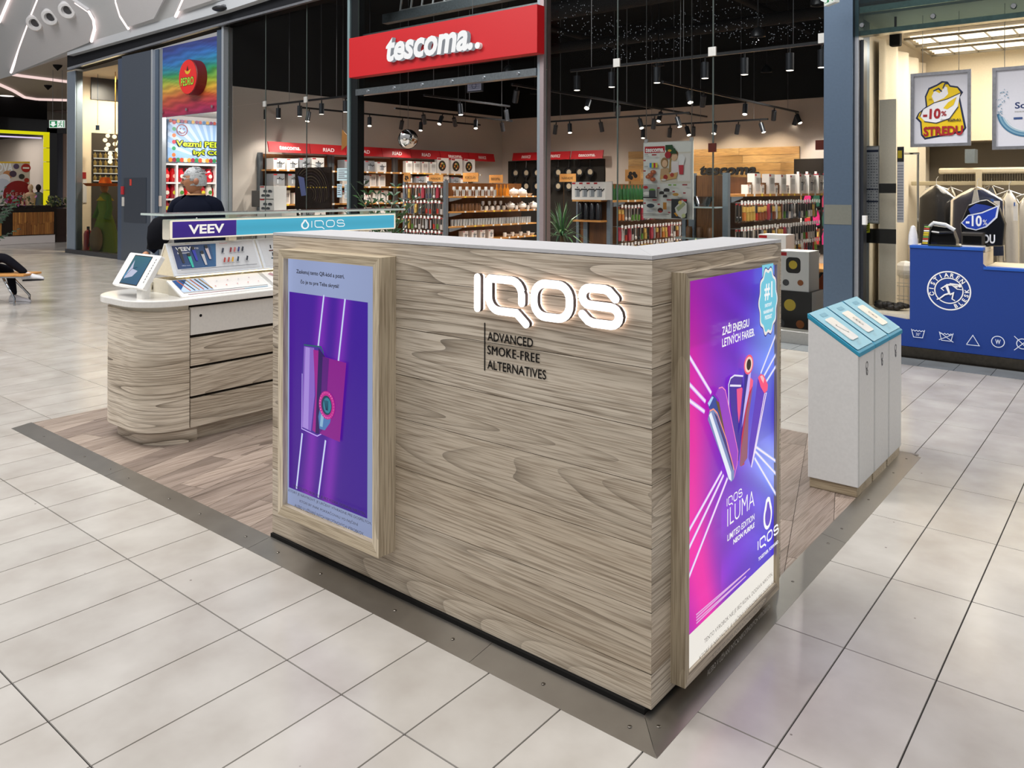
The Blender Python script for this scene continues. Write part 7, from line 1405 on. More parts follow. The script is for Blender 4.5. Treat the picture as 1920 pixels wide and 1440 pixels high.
q = MB('#c83a2a'); p = hy(245, 342, F - .13); q.box(p.x - .04, p.x + .04, F - .135, F - .1285, p.z - .07, p.z + .07); tag(q.build('alarm_sticker', 'print', org=p), 'small red pictogram sticker on the grey column', 'sticker')
q = MB('#c8c4be'); p = hy(231, 378, F - .13); q.box(p.x - .05, p.x + .05, F - .14, F - .121, p.z - .1, p.z + .1); tag(q.build('switch_box', 'paint', org=p), 'pale switch box below the red alarm on the column edge', 'switch')
q = MB('#c8b8ae'); p = hy(299, 376, F - .1); q.box(p.x - .03, p.x + .05, F - .10, F - .081, p.z - .12, p.z + .1); tag(q.build('switch_box', 'paint', org=p), 'pale switch box on the pilaster left of the candy shop', 'switch')

# ================================================================ FAR END OF THE MALL
FX = -31.0
slabs('wall_far', (FX - .2, FX - .1, 5, 9.9, 3.66, 4.9), '#0f0e10'); 
def fr(px0, px1, py0, py1, X, name, col, mt='paint', th=.05):
    ya, yb = hx(px0, py0, X).y, hx(px1, py0, X).y; z1_, z0_ = hx((px0 + px1) / 2, py0, X).z, hx((px0 + px1) / 2, py1, X).z; q = MB(col); q.box(X - th, X, ya, yb, z0_, z1_); return q
struct(fr(-60, 127, 221, 246, FX + .3, '', '#100e11'), 'wall_far_fascia', 'gloss'); struct(fr(88, 107, 240, 450, FX + .3, '', '#0d0b0e'), 'trim_25', 'gloss'); struct(fr(107, 118, 236, 450, FX + .2, '', '#4a4c58'), 'trim_26', 'paint'); struct(fr(118, 160, 232, 455, FX + .15, '', '#b3978a'), 'wall_far_right', 'paint')
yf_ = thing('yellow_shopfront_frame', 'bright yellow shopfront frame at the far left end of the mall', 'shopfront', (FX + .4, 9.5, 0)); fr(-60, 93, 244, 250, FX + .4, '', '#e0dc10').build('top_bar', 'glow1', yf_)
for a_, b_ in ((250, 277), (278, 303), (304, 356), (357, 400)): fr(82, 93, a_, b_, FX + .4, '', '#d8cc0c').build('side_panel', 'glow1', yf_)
slabs('wall_far_shop', (FX - 5, FX - 4.9, 2, 16, 0, 5), '#b9b2a6', 'paint'); slabs('ceiling_far_shop', (FX - 5, FX, 2, 9.9, 3.62, 3.7), '#1a1a1c'); slabs('wall_far_shop_side', (FX - 5, FX - .1, 9.9, 10, 0, 3.7), '#c2b8ac', 'paint'); slabs('floor_far', (FX - 5, FX - .1, 2, 9.9, -.003, .003), '#8a8580')
q = MB('#e9d8ff'); q.box(FX - .1, FX - .05, 3, 9.7, 3.45, 3.5); tag(q.build('strip_light', 'glow1', org=(FX, 6, 3.45)), 'thin violet-white strip light below the yellow frame', 'light')
area('far_shop_light', (FX - 1.5, 7, 3.55), 2.5, 170, (1, .93, .88), (0, 0, 0), 5)
# big sale poster in the far window
XP = FX - .6; A = Art((XP, 0, 0), (0, 1, 0), (0, 0, 1), (1, 0, 0), .004); t = thing('window_poster', 'large far window poster with white lettering and a no-entry symbol', 'poster', hx(28, 400, XP))
ya, yb = hx(-40, 300, XP).y, hx(56, 300, XP).y; z1_, z0_ = hx(20, 305, XP).z, hx(20, 395, XP).z; A.box(XP - .05, XP - .01, ya, yb, z0_, z1_, '#9a8ea0'); A.L = 0; A.rect(ya, yb, z0_, z1_, '#d8d0c8')
A.px([(-40, 306), (56, 306), (56, 303), (-40, 303)], '#e0b83a'); a_ = A.P(0, 322); b_ = A.P(24, 322); A.text('OVA', a_[0] - .1, b_[0], a_[1], a_[1] + .32, '#f4f6fa', off=.03)
for x, y, r_, cl in ((14, 328, .16, '#c88a5a'), (8, 336, .2, '#e8e8f0'), (24, 326, .12, '#4a3a50'), (4, 350, .3, '#c9d0e0'), (30, 312, .1, '#5a4a6a'), (40, 331, .1, '#2c2c34')): A.disc(A.P(x, y), r_, cl, n=12)
A.disc(A.P(48, 315), .16, '#b01c2c'); a_ = A.P(48, 315); A.rect(a_[0] - .11, a_[0] + .11, a_[1] - .03, a_[1] + .03, '#f4f0ee'); A.disc(A.P(49, 338), .09, '#a01c28', n=8); A.build('print', 'print', t)
XP2 = FX - .55; A = Art((XP2, 0, 0), (0, 1, 0), (0, 0, 1), (1, 0, 0), .004); dc_ = A.P(35, 364); t = thing('round_stand', 'large dark red round stand with white lettering in the far shop window', 'stand', (XP2, dc_[0], .003)); q = MB('#8a1218'); q.lathe((XP2 - .06, dc_[0], dc_[1]), [(0, 0), (.5, 0), (.5, .05), (0, .05)], 30, ax=(1, 0, 0)); q.build('disc', 'paint', t); A.L = 2; A.text('SALE SALE', dc_[0] - .42, dc_[0] + .42, dc_[1] - .08, dc_[1] + .06, '#d8b0a8'); A.build('lettering', 'print', t); q = MB('#5a0f14'); q.box(XP2 - .3, XP2 + .1, dc_[0] - .35, dc_[0] + .35, .004, dc_[1] - .4); q.build('base', 'paint', t)
def manneq(px_, X, cl, lab, hair='#241c1c'):
    p = hx(px_, 400, X); t = thing('mannequin', lab, 'mannequin', (X, p.y, .004)); y = p.y; b = V((X, y, 0))
    q = MB(cl); q.lathe(b, [(.16, .85), (.15, 1.0), (.19, 1.25), (.2, 1.38), (.08, 1.46)], 14, ax=(0, 0, 1)); q.build('top', 'fabric', t, smooth='auto')
    for s_ in (-1, 1): q = MB(cl); q.tube([b + V((0, s_ * .19, 1.38)), b + V((0, s_ * .26, 1.12)), b + V((.05, s_ * .27, .85))], .05, 8, taper=.035); q.build('arm', 'fabric', t, smooth='auto'); q = MB('#2c2c34'); q.tube([b + V((0, s_ * .09, .9)), b + V((0, s_ * .1, .5)), b + V((0, s_ * .1, .01))], .09, 8, taper=.05); q.build('leg', 'fabric', t, smooth='auto')
    q = MB(hair); q.cyl(b + V((0, 0, 1.44)), b + V((0, 0, 1.54)), .045, 10); q.ball(b + V((0, 0, 1.63)), .11, 12, 8, sc=(.9, .8, 1.15)); q.build('head', 'matte', t, smooth='auto')
manneq(72, FX + .0, '#5a6470', 'dark-headed mannequin in grey top beside the yellow frame'); manneq(57, FX + .0, '#c9a88a', 'pale mannequin next to the round red stand', '#c8a88c')
# planter box with reclaimed wood front
XPl = -24.0; pb_ = thing('planter_box', 'long black planter box with reclaimed wood panel on white base, far left', 'planter', (XPl, 6.9, 0)); y0_, y1_ = hx(-30, 450, XPl).y, hx(105, 450, XPl).y
q = MB('#c9c2c0'); q.box(XPl - .6, XPl - .02, y0_, y1_ - .02, .004, .24); q.build('base', 'paint', pb_); q = MB('#151012'); q.box(XPl - .65, XPl, y0_, y1_, .241, 1.02); q.build('box', 'gloss', pb_); q = MB('#19141a'); q.box(XPl - .8, XPl - .3, y0_, y1_ + .5, 1.021, 1.1); q.build('lid', 'gloss', pb_)
for a_, b_ in ((24, 101), (-30, 3)):
    ya, yb = hx(a_, 420, XPl + .01).y, hx(b_, 420, XPl + .01).y; z0_, z1_ = hx(60, 440, XPl + .01).z, hx(60, 398, XPl + .01).z; n_ = int((yb - ya) / .045)
    for i in range(max(2, min(n_, 22))):
        w = (yb - ya) / max(2, min(n_, 22)); zc_ = z0_ + (z1_ - z0_) * (.4 + .2 * R.random())
        for za, zb2 in ((z0_, zc_ - .004), (zc_, z1_)): q = MB(); q.box(XPl + .001, XPl + .012 + .02 * R.random(), ya + i * w, ya + (i + 1) * w - .004, za, zb2); q.build('wood_piece', 'crate', pb_)
q = MB('#2a1d1c'); q.box(XPl - .7, XPl - .1, y1_ + .02, y1_ + .7, .004, 1.0); tag(q.build('bin_cabinet', 'gloss', org=(XPl - .4, y1_ + .3, 0)), 'dark brown cabinet right of the planter box', 'cabinet')
for k_, (px_, lab) in enumerate(((108, 'small bushy plant on the dark cabinet beside the corner glass'), (15, 'low flowering plants in the black planter box'))):
    p = hx(px_, 396, XPl - .3); q = MB('#3a4a2a'); t = thing('planter_bush', lab, 'plant', (p.x, p.y, 1.1))
    for j in range(110): e = V((R.random() - .5, R.random() - .5, R.random() * .8)); pos = V((p.x, p.y + (R.random() - .5) * (.6 if k_ == 0 else 1.4), 1.02 + R.random() * .3)); w = e.orthogonal().normalized() * .03; q.face([pos, pos + e * .08 + w, pos + e * .16, pos + e * .08 - w], ('#4a5a34', '#7a7a50', '#2c3a24', '#b86a9a' if k_ else '#8a8a5a')[j % 4])
    q.build('foliage', 'leaf', t, kind='stuff')
# near plant leaves entering from the left edge
lp = hd(-130, 470, 9.5); t = thing('split_leaf_plant', 'dark green split-leaf plant reaching in from the left picture edge', 'plant', (lp.x, lp.y, 0)); b = V((lp.x, lp.y, 0))
q = MB('#2a2826'); q.lathe(b, [(0, 0), (.18, 0), (.24, .45), (.2, .45), (.19, .4), (0, .4)], 18); q.build('pot', 'matte', t, smooth='auto')
for (tx, ty, dd, wv) in ((44, 362, 9.3, .10), (38, 376, 9.4, .11), (30, 352, 9.6, .09), (20, 395, 9.5, .12), (42, 426, 9.3, .07), (10, 440, 9.5, .1), (15, 345, 9.8, .1), (8, 410, 9.6, .13), (-30, 350, 9.5, .12), (-60, 380, 9.3, .12), (-40, 420, 9.7, .12)):
    e = hd(tx, ty, dd); s = b + V((0, 0, .42)); mid = s.lerp(e, .55) + V((0, 0, .18)); pts = [s * (1 - u_) ** 2 + mid * 2 * u_ * (1 - u_) + e * u_ * u_ for u_ in [k_ / 10 for k_ in range(11)]]; q = MB('#24422a'); q.tube(pts[:8], .008, 5)
    d_ = (e - pts[5]).normalized(); sd = d_.cross(V((0, 0, 1))).normalized()
    for j in range(9):
        u_ = j / 9; base = pts[5].lerp(e, u_); L_ = wv * (1.1 - .8 * u_) * 1.3
        for s_ in (1, -1): tip = base + sd * s_ * L_ + d_ * L_ * .6 - V((0, 0, .02)); q.face([base - d_ * .012, base + sd * s_ * L_ * .5 + d_ * (.01), tip, base + sd * s_ * L_ * .45 + d_ * L_ * .55 + V((0, 0, .01)), base + d_ * .03], ('#1d4430', '#285a3c', '#17382a')[j % 3])
    q.build('leaf', 'leaf', t)

# ================================================================ BENCH and seated person
bp_ = hz(32, 572); 
bd = V((-1, -.30, 0)).normalized(); bd = -RT.copy(); bd.z = 0; bd.normalize(); bn = V((-bd.y, bd.x, 0)) 
bo = bp_ + bd * .02
t = thing('bench', 'wooden bench with chrome legs at the left picture edge', 'bench', (bp_.x, bp_.y, 0)); fwv = FW.copy()
seat0 = bp_ + V((0, 0, .40)) - bd * .16 - fwv * .12
q = MB(); q.obox(seat0, bd * 1.5 + fwv * .0, fwv * .42, (0, 0, .03)); q.build('seat', 'shelfwood', t, bevel=.008)
q = MB('#b6bac0'); q.obox(seat0 + V((0, 0, -.028)) + fwv * .1, bd * 1.45, fwv * .06, (0, 0, .026)); q.build('seat_rail', 'chrome', t)
for s_ in (0, 1.0):
    for sd_ in (0, 1): o_ = bp_ + bd * s_ + fwv * (.0 + .34 * sd_ - .06); q = MB('#b6bac0'); q.tube([o_ + V((0, 0, .0)), o_ + V((0, 0, .1)), o_ + bd * .2 + V((0, 0, .385)) + fwv * (.06 if sd_ == 0 else -.1)], .016, 8); q.build('leg', 'chrome', t, smooth='auto')
def person(name, lab, loc, face, J, E, body, extra):
    t = thing(name, lab, 'person', loc); f = V(face).normalized(); r_ = V((f.y, -f.x, 0)); L = lambda x, y, z: V(loc) + r_ * x + f * y + V((0, 0, z))
    return t, L, f, r_
fs = -bd
st, L, f_, r_ = person('person', 'seated person in dark trousers and pale sneakers on the bench, legs crossed', (seat0 + bd * .80 + fwv * .2).to_tuple()[:2] + (0.0,), fs, None, None, None, None)
SK = '#c99a7c'
J = {'pel': (L(0, 0, .52), .13), 'ch': (L(0, -.06, .85), .14), 'up': (L(0, -.04, 1.02), .12), 'nk': (L(0, -.02, 1.15), .05), 'hd': (L(0, 0, 1.3), .09),
     'lh': (L(-.1, .05, .5), .1), 'lk': (L(-.1, .42, .47), .065), 'la': (L(-.08, .50, .10), .042), 'rh': (L(.1, .05, .54), .1), 'rk': (L(.06, .44, .66), .072), 'ra': (L(.0, .72, .42), .046),
     'ls': (L(-.19, -.04, 1.02), .06), 'le': (L(-.24, .02, .76), .045), 'lw': (L(-.12, .22, .66), .03), 'rs': (L(.19, -.04, 1.02), .06), 're': (L(.24, .02, .76), .045), 'rw': (L(.12, .22, .66), .03)}
skin('body', {k: v for k, v in J.items() if k in ('pel', 'ch', 'up', 'nk', 'hd', 'ls', 'le', 'lw', 'rs', 're', 'rw')}, [('pel', 'ch'), ('ch', 'up'), ('up', 'nk'), ('nk', 'hd'), ('up', 'ls'), ('ls', 'le'), ('le', 'lw'), ('up', 'rs'), ('rs', 're'), ('re', 'rw')], 'fabric', st, '#5a4a44')
skin('trousers', {k: v for k, v in J.items() if k in ('pel', 'lh', 'lk', 'la', 'rh', 'rk', 'ra')}, [('pel', 'lh'), ('lh', 'lk'), ('lk', 'la'), ('pel', 'rh'), ('rh', 'rk'), ('rk', 'ra')], 'fabric', st, '#15151d')
def shoe(base, dirv, upv, col, par):
    dirv, upv = V(dirv).normalized(), V(upv).normalized(); sd = dirv.cross(upv).normalized(); upv = sd.cross(dirv); q = MB(col); n = 16; rows = []
    for k_, (x, w, h) in enumerate(((-.10, .03, .06), (-.085, .042, .105), (-.02, .045, .11), (.04, .047, .085), (.10, .049, .065), (.15, .042, .05), (.19, .02, .025))):
        rows += [V(base) + dirv * x + sd * w * math.cos(2 * PI * i / n) + upv * (h / 2 + h / 2 * math.sin(2 * PI * i / n)) for i in range(n)]
    q.add(rows, [(r2 * n + i, r2 * n + (i + 1) % n, (r2 + 1) * n + (i + 1) % n, (r2 + 1) * n + i) for r2 in range(6) for i in range(n)] + [tuple(range(n)), tuple(range(6 * n, 7 * n))[::-1]], col); s = q.build('shoe', 'fabric', par, smooth='auto')
    q = MB('#2a2a2e' if col == '#d8d8dc' else '#c8c8cc'); pl = [(-.095, -.03), (-.09, .03), (.05, .046), (.13, .04), (.185, .012), (.185, -.012), (.13, -.04), (.05, -.046)]; q.prism([(a_, b_) for a_, b_ in pl][::-1], V(base) - upv * .012, dirv, sd, upv * .02); q.build('sole', 'matte', s)
s1 = L(.0, .77, .335); shoe(s1, f_ * 1 + V((0, 0, .05)), (0, 0, 1), '#d8d8dc', st); s2 = L(-.08, .54, .014); shoe(s2, f_, (0, 0, 1), '#c9c9cf', st)
q = MB(SK); q.tube([L(.0, .73, .42), L(.0, .76, .36)], .036, 8); q.build('ankle', 'skin', st)
for s_ in (-1, 1):
    for k_ in range(5): q = MB(SK); q.tube([L(s_ * (.11 - .016 * k_), .22, .66), L(s_ * (.10 - .02 * k_), .28, .645), L(s_ * (.09 - .02 * k_), .31, .62)], .009, 6); q.build('finger', 'skin', st)

# ================================================================ STANDING MAN
mp3 = hd(369, 330, 7.4); mloc = (mp3.x, mp3.y, 0.0); fdir = (-FW + RT * -.12); fdir.z = 0
mn, L, f_, r_ = person('person', 'grey-haired man with glasses in a dark navy sweater standing behind the counter', mloc, fdir, None, None, None, None)
def mj(*k): return {a_: MJ[a_] for a_ in k}
# r_ points to the picture left for a man facing the camera
MJ = {'pel': (L(0, 0, .98), .13), 'wai': (L(0, 0, 1.12), .15), 'ch': (L(0, .01, 1.26), .12), 'up': (L(0, 0, 1.40), .085), 'nk': (L(0, .01, 1.545), .052), 'hd': (L(0, .02, 1.63), .048),
      'rs': (L(.185, 0, 1.465), .075), 're': (L(.275, .02, 1.2), .055), 'rw': (L(.40, .10, 1.02), .036), 'ls': (L(-.185, 0, 1.465), .075), 'le': (L(-.24, .0, 1.16), .055), 'lw': (L(-.24, .12, .95), .036),
      'rh': (L(.1, 0, .93), .105), 'rk': (L(.11, .01, .5), .07), 'ra': (L(.12, -.01, .09), .05), 'lh': (L(-.1, 0, .93), .105), 'lk': (L(-.11, .01, .5), .07), 'la': (L(-.12, -.01, .09), .05)}
skin('body', mj('up', 'nk', 'hd', 'ch', 'pel', 'rh', 'rk', 'ra', 'lh', 'lk', 'la'), [('pel', 'ch'), ('ch', 'up'), ('up', 'nk'), ('nk', 'hd'), ('pel', 'rh'), ('rh', 'rk'), ('rk', 'ra'), ('pel', 'lh'), ('lh', 'lk'), ('lk', 'la')], 'skin', mn, '#b5805f')
q = MB('#0d1222'); n = 28; vs = []
rows = [(.84, .19, .13), (.92, .20, .145), (1.08, .195, .15), (1.28, .21, .15), (1.40, .22, .135), (1.455, .21, .115), (1.49, .16, .095), (1.515, .115, .08), (1.535, .088, .072), (1.547, .08, .068)]
for z, rx_, ry_ in rows:
    for i in range(n): a1 = 2 * PI * i / n; ca, sa = math.cos(a1), math.sin(a1); rr = 1 + .03 * noise.noise(V((ca * 2, sa * 2, z * 9))); vs.append(L(rx_ * math.copysign(abs(ca) ** .8, ca) * rr, ry_ * sa * rr + .01, z))
q.add(vs, [(r2 * n + i, r2 * n + (i + 1) % n, (r2 + 1) * n + (i + 1) % n, (r2 + 1) * n + i) for r2 in range(len(rows) - 1) for i in range(n)], '#0d1222')
for a_, b_, w_ in (('rs', 're', 'rw'), ('ls', 'le', 'lw')):
    sh_ = MJ[a_][0]; el = MJ[b_][0]; wr = MJ[w_][0]; inn = sh_.lerp(L(0, 0, 1.45), .35); pts = [inn, sh_, sh_.lerp(el, .5), el, el.lerp(wr, .5), wr]; rad = [.085, .085, .068, .058, .05, .042]
    vs = []; t_ = None
    for i, p in enumerate(pts):
        d_ = (pts[min(i + 1, 5)] - pts[max(i - 1, 0)]).normalized(); t_ = d_.orthogonal().normalized() if t_ is None else (t_ - d_ * t_.dot(d_)).normalized(); w3 = d_.cross(t_)
        vs += [p + (t_ * math.cos(2 * PI * k_ / 14) + w3 * math.sin(2 * PI * k_ / 14)) * rad[i] * (1 + .05 * math.sin(k_ * 3 + i * 2)) for k_ in range(14)]
    q.add(vs, [(i * 14 + k_, i * 14 + (k_ + 1) % 14, (i + 1) * 14 + (k_ + 1) % 14, (i + 1) * 14 + k_) for i in range(5) for k_ in range(14)], '#0d1222')
sw = q.build('sweater', 'fabric', mn, smooth=True); ssf = sw.modifiers.new('sub', 'SUBSURF'); ssf.levels = 1; ssf.render_levels = 1
skin('trousers', {k: (MJ[k][0], MJ[k][1] * 1.12) for k in ('pel', 'rh', 'rk', 'ra', 'lh', 'lk', 'la')}, [('pel', 'rh'), ('rh', 'rk'), ('rk', 'ra'), ('pel', 'lh'), ('lh', 'lk'), ('lk', 'la')], 'fabric', mn, '#22252e')
q = MB('#b98c62'); q.lathe(L(0, .012, 1.547), [(.084, -.006), (.08, .008), (.072, .008)], 20); q.build('collar', 'skin', mn, smooth='auto')
for s_, nm_ in ((1, 'r'), (-1, 'l')):
    w = MJ[nm_ + 'w'][0]; hv = (MJ[nm_ + 'w'][0] - MJ[nm_ + 'e'][0]).normalized(); sd = r_ * s_
    q = MB('#b5805f'); q.ball(w + hv * .06, .04, 10, 8, sc=(1, .9, 1.1)); q.build('palm', 'skin', mn, smooth=True)
    for k_ in range(4): q = MB('#b5805f'); o_ = w + hv * .085 + f_ * (.03 - .02 * k_); q.tube([o_, o_ + hv * .04, o_ + hv * (.06 + .008 * (k_ in (1, 2))) - sd * .02], .009, 6, taper=.007); q.build('finger', 'skin', mn, smooth='auto')
    q = MB('#b5805f'); o_ = w + hv * .03 + f_ * .035; q.tube([o_, o_ + hv * .03 + f_ * .02, o_ + hv * .055 + f_ * .018], .011, 6, taper=.008); q.build('thumb', 'skin', mn, smooth='auto')
    shoe(L(s_ * .12, .03, .014), f_, (0, 0, 1), '#202024', mn)
# head turned towards the picture left
hc = L(0.005, .03, 1.672); hf = (-RT * .93 - FW * .38); hf.z = -.05; hf.normalize(); hs = hf.cross(V((0, 0, 1))).normalized(); hu = hs.cross(hf)
H3 = lambda s, fo, u: hc + hs * s + hf * fo + hu * u
def headmesh(col):
    q = MB(col); n, m_ = 28, 20; vs = []
    for i in range(m_ + 1):
        a = PI * i / m_
        for k_ in range(n):
            b_ = 2 * PI * k_ / n; x, y, z = math.sin(a) * math.cos(b_), math.sin(a) * math.sin(b_), math.cos(a)
            px_, py_, pz_ = x * .077, y * .098, z * .122
            if z < 0: px_ *= 1 + .28 * z * 1.0; py_ = py_ * (1 + .18 * z) + (.016 * -z if y > 0 else .022 * -z)
            if y > .6 and -.35 < z < .15: py_ += .004
            if y > .75 and .1 < z < .4 and abs(x) > .18: py_ -= .008      # eye sockets
            if y > .8 and z < -.72: py_ += .006
            vs.append(H3(px_, py_, pz_))
    q.add(vs, [((i + 1) * n + k_, (i + 1) * n + (k_ + 1) % n, i * n + (k_ + 1) % n, i * n + k_) for i in range(m_) for k_ in range(n)], col); return q
head = headmesh('#b5805f').build('head', 'skin', mn, smooth=True)
q = MB('#b27858'); q.add([H3(-.012, .088, .03), H3(.012, .088, .03), H3(-.018, .092, -.025), H3(.018, .092, -.025), H3(0, .126, -.018), H3(0, .1, .034)], [(0, 5, 4, 2), (5, 1, 3, 4), (2, 4, 3), (0, 1, 5)]); q.build('nose', 'skin', head, smooth=True)
for s_ in (1, -1):
    q = MB('#a8735a'); q.ball(H3(s_ * .075, -.012, -.005), .026, 10, 8, sc=(1, 1, 1.25)); q.build('ear', 'skin', head, smooth=True)
    q = MB('#e4ddd6'); q.ball(H3(s_ * .03, .083, .022), .012, 10, 8); q.build('eye', 'gloss', head, smooth=True); q = MB('#1c1614'); q.ball(H3(s_ * .03, .0935, .022), .005, 8, 6); q.build('pupil', 'gloss', head)
    q = MB('#5f5a55'); q.tube([H3(s_ * .012, .098, .046), H3(s_ * .035, .094, .052), H3(s_ * .05, .082, .046)], .005, 5); q.build('eyebrow', 'hair', head)
q = MB('#7a4038'); q.tube([H3(-.022, .088, -.058), H3(0, .098, -.055), H3(.022, .088, -.058)], .005, 6); q.build('lips', 'skin', head); q = MB('#6a5c50'); q.tube([H3(-.026, .09, -.044), H3(0, .103, -.039), H3(.026, .09, -.044)], .005, 5); q.build('moustache', 'hair', head)
q = MB('#8d9094'); n, m_ = 36, 22; vs = []
for i in range(m_ + 1):
    a = PI * .62 * i / m_
    for k_ in range(n):
        b_ = 2 * PI * k_ / n; x, y, z = math.sin(a) * math.cos(b_), math.sin(a) * math.sin(b_), math.cos(a); cut = 1.0
        zlim = .42 if y > .45 else (.0 if y > -.1 else -.42)
        nz = noise.noise(V((x, y, z)) * 7) * .008 + noise.noise(V((x, y, z)) * 18) * .004
        r_2 = 1.09 + nz * 8 if z > zlim else .94; vs.append(H3(x * .078 * r_2, y * .098 * r_2, z * .122 * r_2))
q.add(vs, [((i + 1) * n + k_, (i + 1) * n + (k_ + 1) % n, i * n + (k_ + 1) % n, i * n + k_) for i in range(m_) for k_ in range(n)], '#c2c6c8'); q.build('hair', 'hair', head, smooth=True)
for k_ in range(60):
    a, b_ = .2 + 1.1 * R.random(), 2 * PI * R.random(); x, y, z = math.sin(a) * math.cos(b_), math.sin(a) * math.sin(b_), math.cos(a)
    if y > .35 and z < .5 or z < .05 and y > -.1: continue
    q = MB(('#d0d2d2', '#a8acb0', '#7c8084')[k_ % 3]); p = H3(x * .083, y * .105, z * .13); q.tube([p, p + hu * .004 - hf * .014, p - hf * .026 - hu * .004 + hs * .01 * (R.random() - .5)], .007, 5, taper=.002); q.build('hair_lock', 'hair', head)
gl = MB('#17181a')
for s_ in (1, -1):
    gl.tube([H3(s_ * .031 + .023 * math.cos(t_), .103, .02 + .017 * math.sin(t_)) for t_ in [2 * PI * k_ / 14 for k_ in range(15)]], .0028, 5); gl.tube([H3(s_ * .053, .1, .026), H3(s_ * .078, .05, .024), H3(s_ * .08, -.012, .014)], .0028, 5)
gl.tube([H3(-.009, .104, .024), H3(.009, .104, .024)], .0028, 5); gl.build('glasses', 'gloss', head)
# dark jacket hanging over his forearm
jp = hd(306, 425, 7.0); q = MB('#0d0e12'); n = 14; vs = []; rows = [(.10, .05, .03), (.07, .10, .06), (0, .12, .07), (-.1, .11, .07), (-.2, .07, .05)]
for z, rx_, ry_ in rows:
    for i in range(n): a1 = 2 * PI * i / n; rr = 1 + .12 * math.sin(a1 * 4 + z * 20); vs.append(jp + RT * rx_ * math.cos(a1) * rr + FW * ry_ * math.sin(a1) * rr + V((0, 0, z)) + RT * z * .35)
q.add(vs, [(r2 * n + i, r2 * n + (i + 1) % n, (r2 + 1) * n + (i + 1) % n, (r2 + 1) * n + i) for r2 in range(4) for i in range(n)] + [tuple(range(n))[::-1], tuple(range(4 * n, 5 * n))], '#14151b'); tag(q.build('folded_jacket', 'fabric', org=jp, smooth=True), 'black jacket hanging over the forearm of the grey-haired man', 'jacket')
q = MB('#e6e6e6'); p = L(-.09, .165, 1.33); q.ball(p, .007, 6, 4); q.build('chest_logo', 'paint', mn)

# ================================================================ MALL CEILING upper left
TH = math.radians(52); fx_ = hy(126, 91, F - .3); BO = V((-20, F - .3, fx_.z - .02)); BU = V((1, 0, 0)).normalized(); sl_ = (hy(420, 2, F - .3).z - fx_.z) / (hy(420, 2, F - .3).x - fx_.x)
BU = V((1, 0, sl_)).normalized(); BO.z = fx_.z + (BO.x - fx_.x) * sl_; BV = V((0, -math.cos(TH), math.sin(TH))); BN = BU.cross(BV).normalized(); BN = BN if BN.z < 0 else -BN
def bk(pts, off, th, col, name, mt='paint', par=None):
    o = BO + BN * off; P_ = [hit(x, y, o, BN) - o for x, y in pts]; q = MB(col); q.prism([(p.dot(BU), p.dot(BV)) for p in P_], o, BU, BV, BN * -th); return q.build(name, mt, par)
ceil = bk([(-260, 215), (-60, 160), (21, 139), (126, 101), (420, 10), (700, -82), (700, -140), (-260, -140)], 0, .12, '#c3c6c9', 'ceiling'); ceil['kind'] = 'structure'
for k_, (pts, lit) in enumerate((([(70, -30), (122, -6), (135, 2), (165, 22), (174, 38), (176, 55), (168, 82), (127, 97), (22, 136)], [[(78, -14), (60, 30), (40, 85), (22, 136)], [(140, 5), (165, 22), (174, 38), (176, 55), (170, 78)]]), ([(214, -40), (220, 6), (228, 32), (243, 55), (292, 41), (322, -14), (330, -40)], [[(217, -20), (220, 6), (228, 32), (243, 55)]]), ([(360, -40), (331, 31), (402, 10), (398, -10), (390, -40)], [[(350, -12), (331, 31)]]), ([(-60, 60), (22, -30), (10, -60), (-120, -40)], [[(0, 42), (22, -10)]]))):
    sl = bk(pts, .07, .068, '#cfcfd2', 'ceiling_panel'); sl['kind'] = 'structure'
    for lt in lit: q = MB('#ffe6e0'); q.tube([hit(x, y, BO + BN * .05, BN) + BN * .0 for x, y in [(a_ - 1.5 if k_ != 0 or lt is lit[0] else a_ + 1.5, b_) for a_, b_ in lt]], .03, 6); q.build('edge_light', 'cove', sl)
for x, y in ((67, 42), (96, 31), (128, 18)):
    p = hit(x, y, BO + BN * .075, BN); ax_ = (BN + V((.75, 0, 0))).normalized(); q = MB('#dcdcde'); q.lathe(p, [(.0, .02), (.10, .02), (.115, .10), (.17, .10), (.2, .06), (.21, -.05)], 24, ax=ax_); o = q.build('ceiling_projector', 'paint', smooth='auto', org=p); tag(o, 'round recessed ceiling projector, %s of the three in the upper left' % {67: 'left', 96: 'middle', 128: 'right'}[x], 'ceiling light', 'round ceiling projectors'); q2 = MB('#3a3a3e'); q2.lathe(p, [(0, .03), (.095, .03)], 16, ax=ax_); q2.build('lens', 'gloss', o)
# lower ceiling beyond the corner
ZL = 4.95; q = MB('#b5a79d'); e0, e1 = hz(-40, 160, ZL), hz(128, 105, ZL); P_ = [(e0.x, e0.y), (e1.x, e1.y), (-20.3, 7), (-20.3, 16), (-60, 30), (-60, -2)]; q.prism(P_, (0, 0, ZL), (1, 0, 0), (0, 1, 0), (0, 0, .1)); cl_ = q.build('ceiling_low', 'paint', kind='structure')
for k_, (pts, r_2) in enumerate((([(22, 139), (40, 142), (80, 147), (150, 156)], .05), ([(-30, 146), (0, 159), (25, 170), (45, 182), (70, 186), (140, 188)], .055))):
    q = MB('#ffe0da'); q.tube([hz(x, y, ZL - .03) for x, y in pts], r_2, 6); tag(q.build('cove_light', 'glow1', org=hz(*pts[0], ZL - .03)), ('upper' if k_ == 0 else 'lower') + ' curved glowing cove light in the low ceiling at far left', 'ceiling light', 'cove lights')
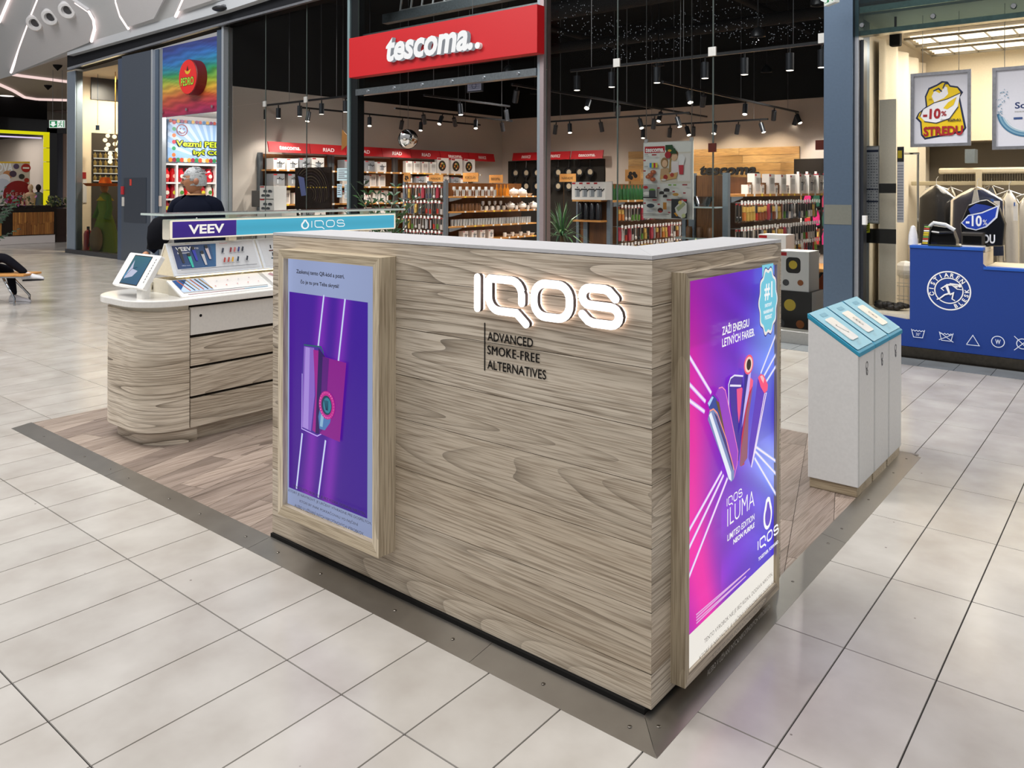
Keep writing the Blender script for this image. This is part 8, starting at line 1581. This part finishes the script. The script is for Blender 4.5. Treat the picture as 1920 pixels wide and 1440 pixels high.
for k_, (x, y, rx_, ry_) in enumerate(((0, 205, .9, .6), (10, 219, 1.2, .7), (124, 210, .8, .5))): p = hz(x, y, ZL - .02); q = MB('#d8c4c2'); q.ball(p, 1, 20, 8, sc=(rx_, ry_, .06)); tag(q.build('ceiling_dome', 'paint', org=p, smooth=True), ('left oval', 'lower left oval', 'right oval')[k_] + ' pale dome in the low ceiling above the far shop', 'ceiling dome', 'oval ceiling domes')
for k_, (x, y) in enumerate(((12, 180), (68, 203), (20, 211))): p = hz(x, y, ZL - .005); q = MB('#fff4ea'); q.lathe(p, [(0, -.004), (.22, -.004), (.24, .0)], 16); tag(q.build('downlight', 'glow3', org=p), ('first', 'second', 'third')[k_] + ' round white downlight from the top in the low ceiling, far left', 'ceiling light', 'round downlights')
for k_, (x, y) in enumerate(((108, 122), (90, 160))): p = hz(x, y, ZL); q = MB('#1c1a1a'); q.lathe(p, [(.12, 0), (.1, -.05), (0, -.16)], 12); tag(q.build('smoke_detector', 'matte', org=p), ('upper' if k_ == 0 else 'lower') + ' small dark cone detector under the low ceiling', 'detector', 'ceiling detectors')
# security camera and stub on the corner, dome camera on the fascia
p = hd(134, 82, 20.6); t = thing('security_camera', 'white dome security camera on a bracket at the glass corner', 'camera', p); q = MB('#4a3a38'); q.cyl(hd(135, 68, 20.6), hd(135, 104, 20.6), .03, 8); q.build('mast', 'metal', t); q = MB('#e2e2e4'); q.tube([hd(133, 79, 20.6), hd(112, 77, 20.6)], .05, 8); q.build('arm', 'paint', t); q = MB('#e2e2e4'); q.ball(hd(117, 79, 20.6), .13, 14, 8, sc=(1, 1, .6)); q.build('housing', 'paint', t, smooth=True); q = MB('#131315'); q.ball(hd(117, 83, 20.6), .09, 14, 8); q.build('dome', 'gloss', t, smooth=True); q = MB('#8a8a8e'); q.tube([hd(93, 99, 20.6), hd(130, 104, 20.6)], .045, 8); q.build('stub_tube', 'alu', t)
p = hy(412, 16, F - .35); t = thing('fascia_lamp', 'dark oval lamp fixed under the grey fascia left of the red sign', 'lamp', p); q = MB('#3a3c40'); q.ball(p, .16, 16, 8, sc=(1.1, .8, .3)); q.build('body', 'metal', t, smooth=True); q = MB('#8a8c90'); q.obox(p + V((.05, .0, .0)), (.08, 0, 0), (0, .1, 0), (0, 0, .06)); q.build('bracket', 'metal', t)
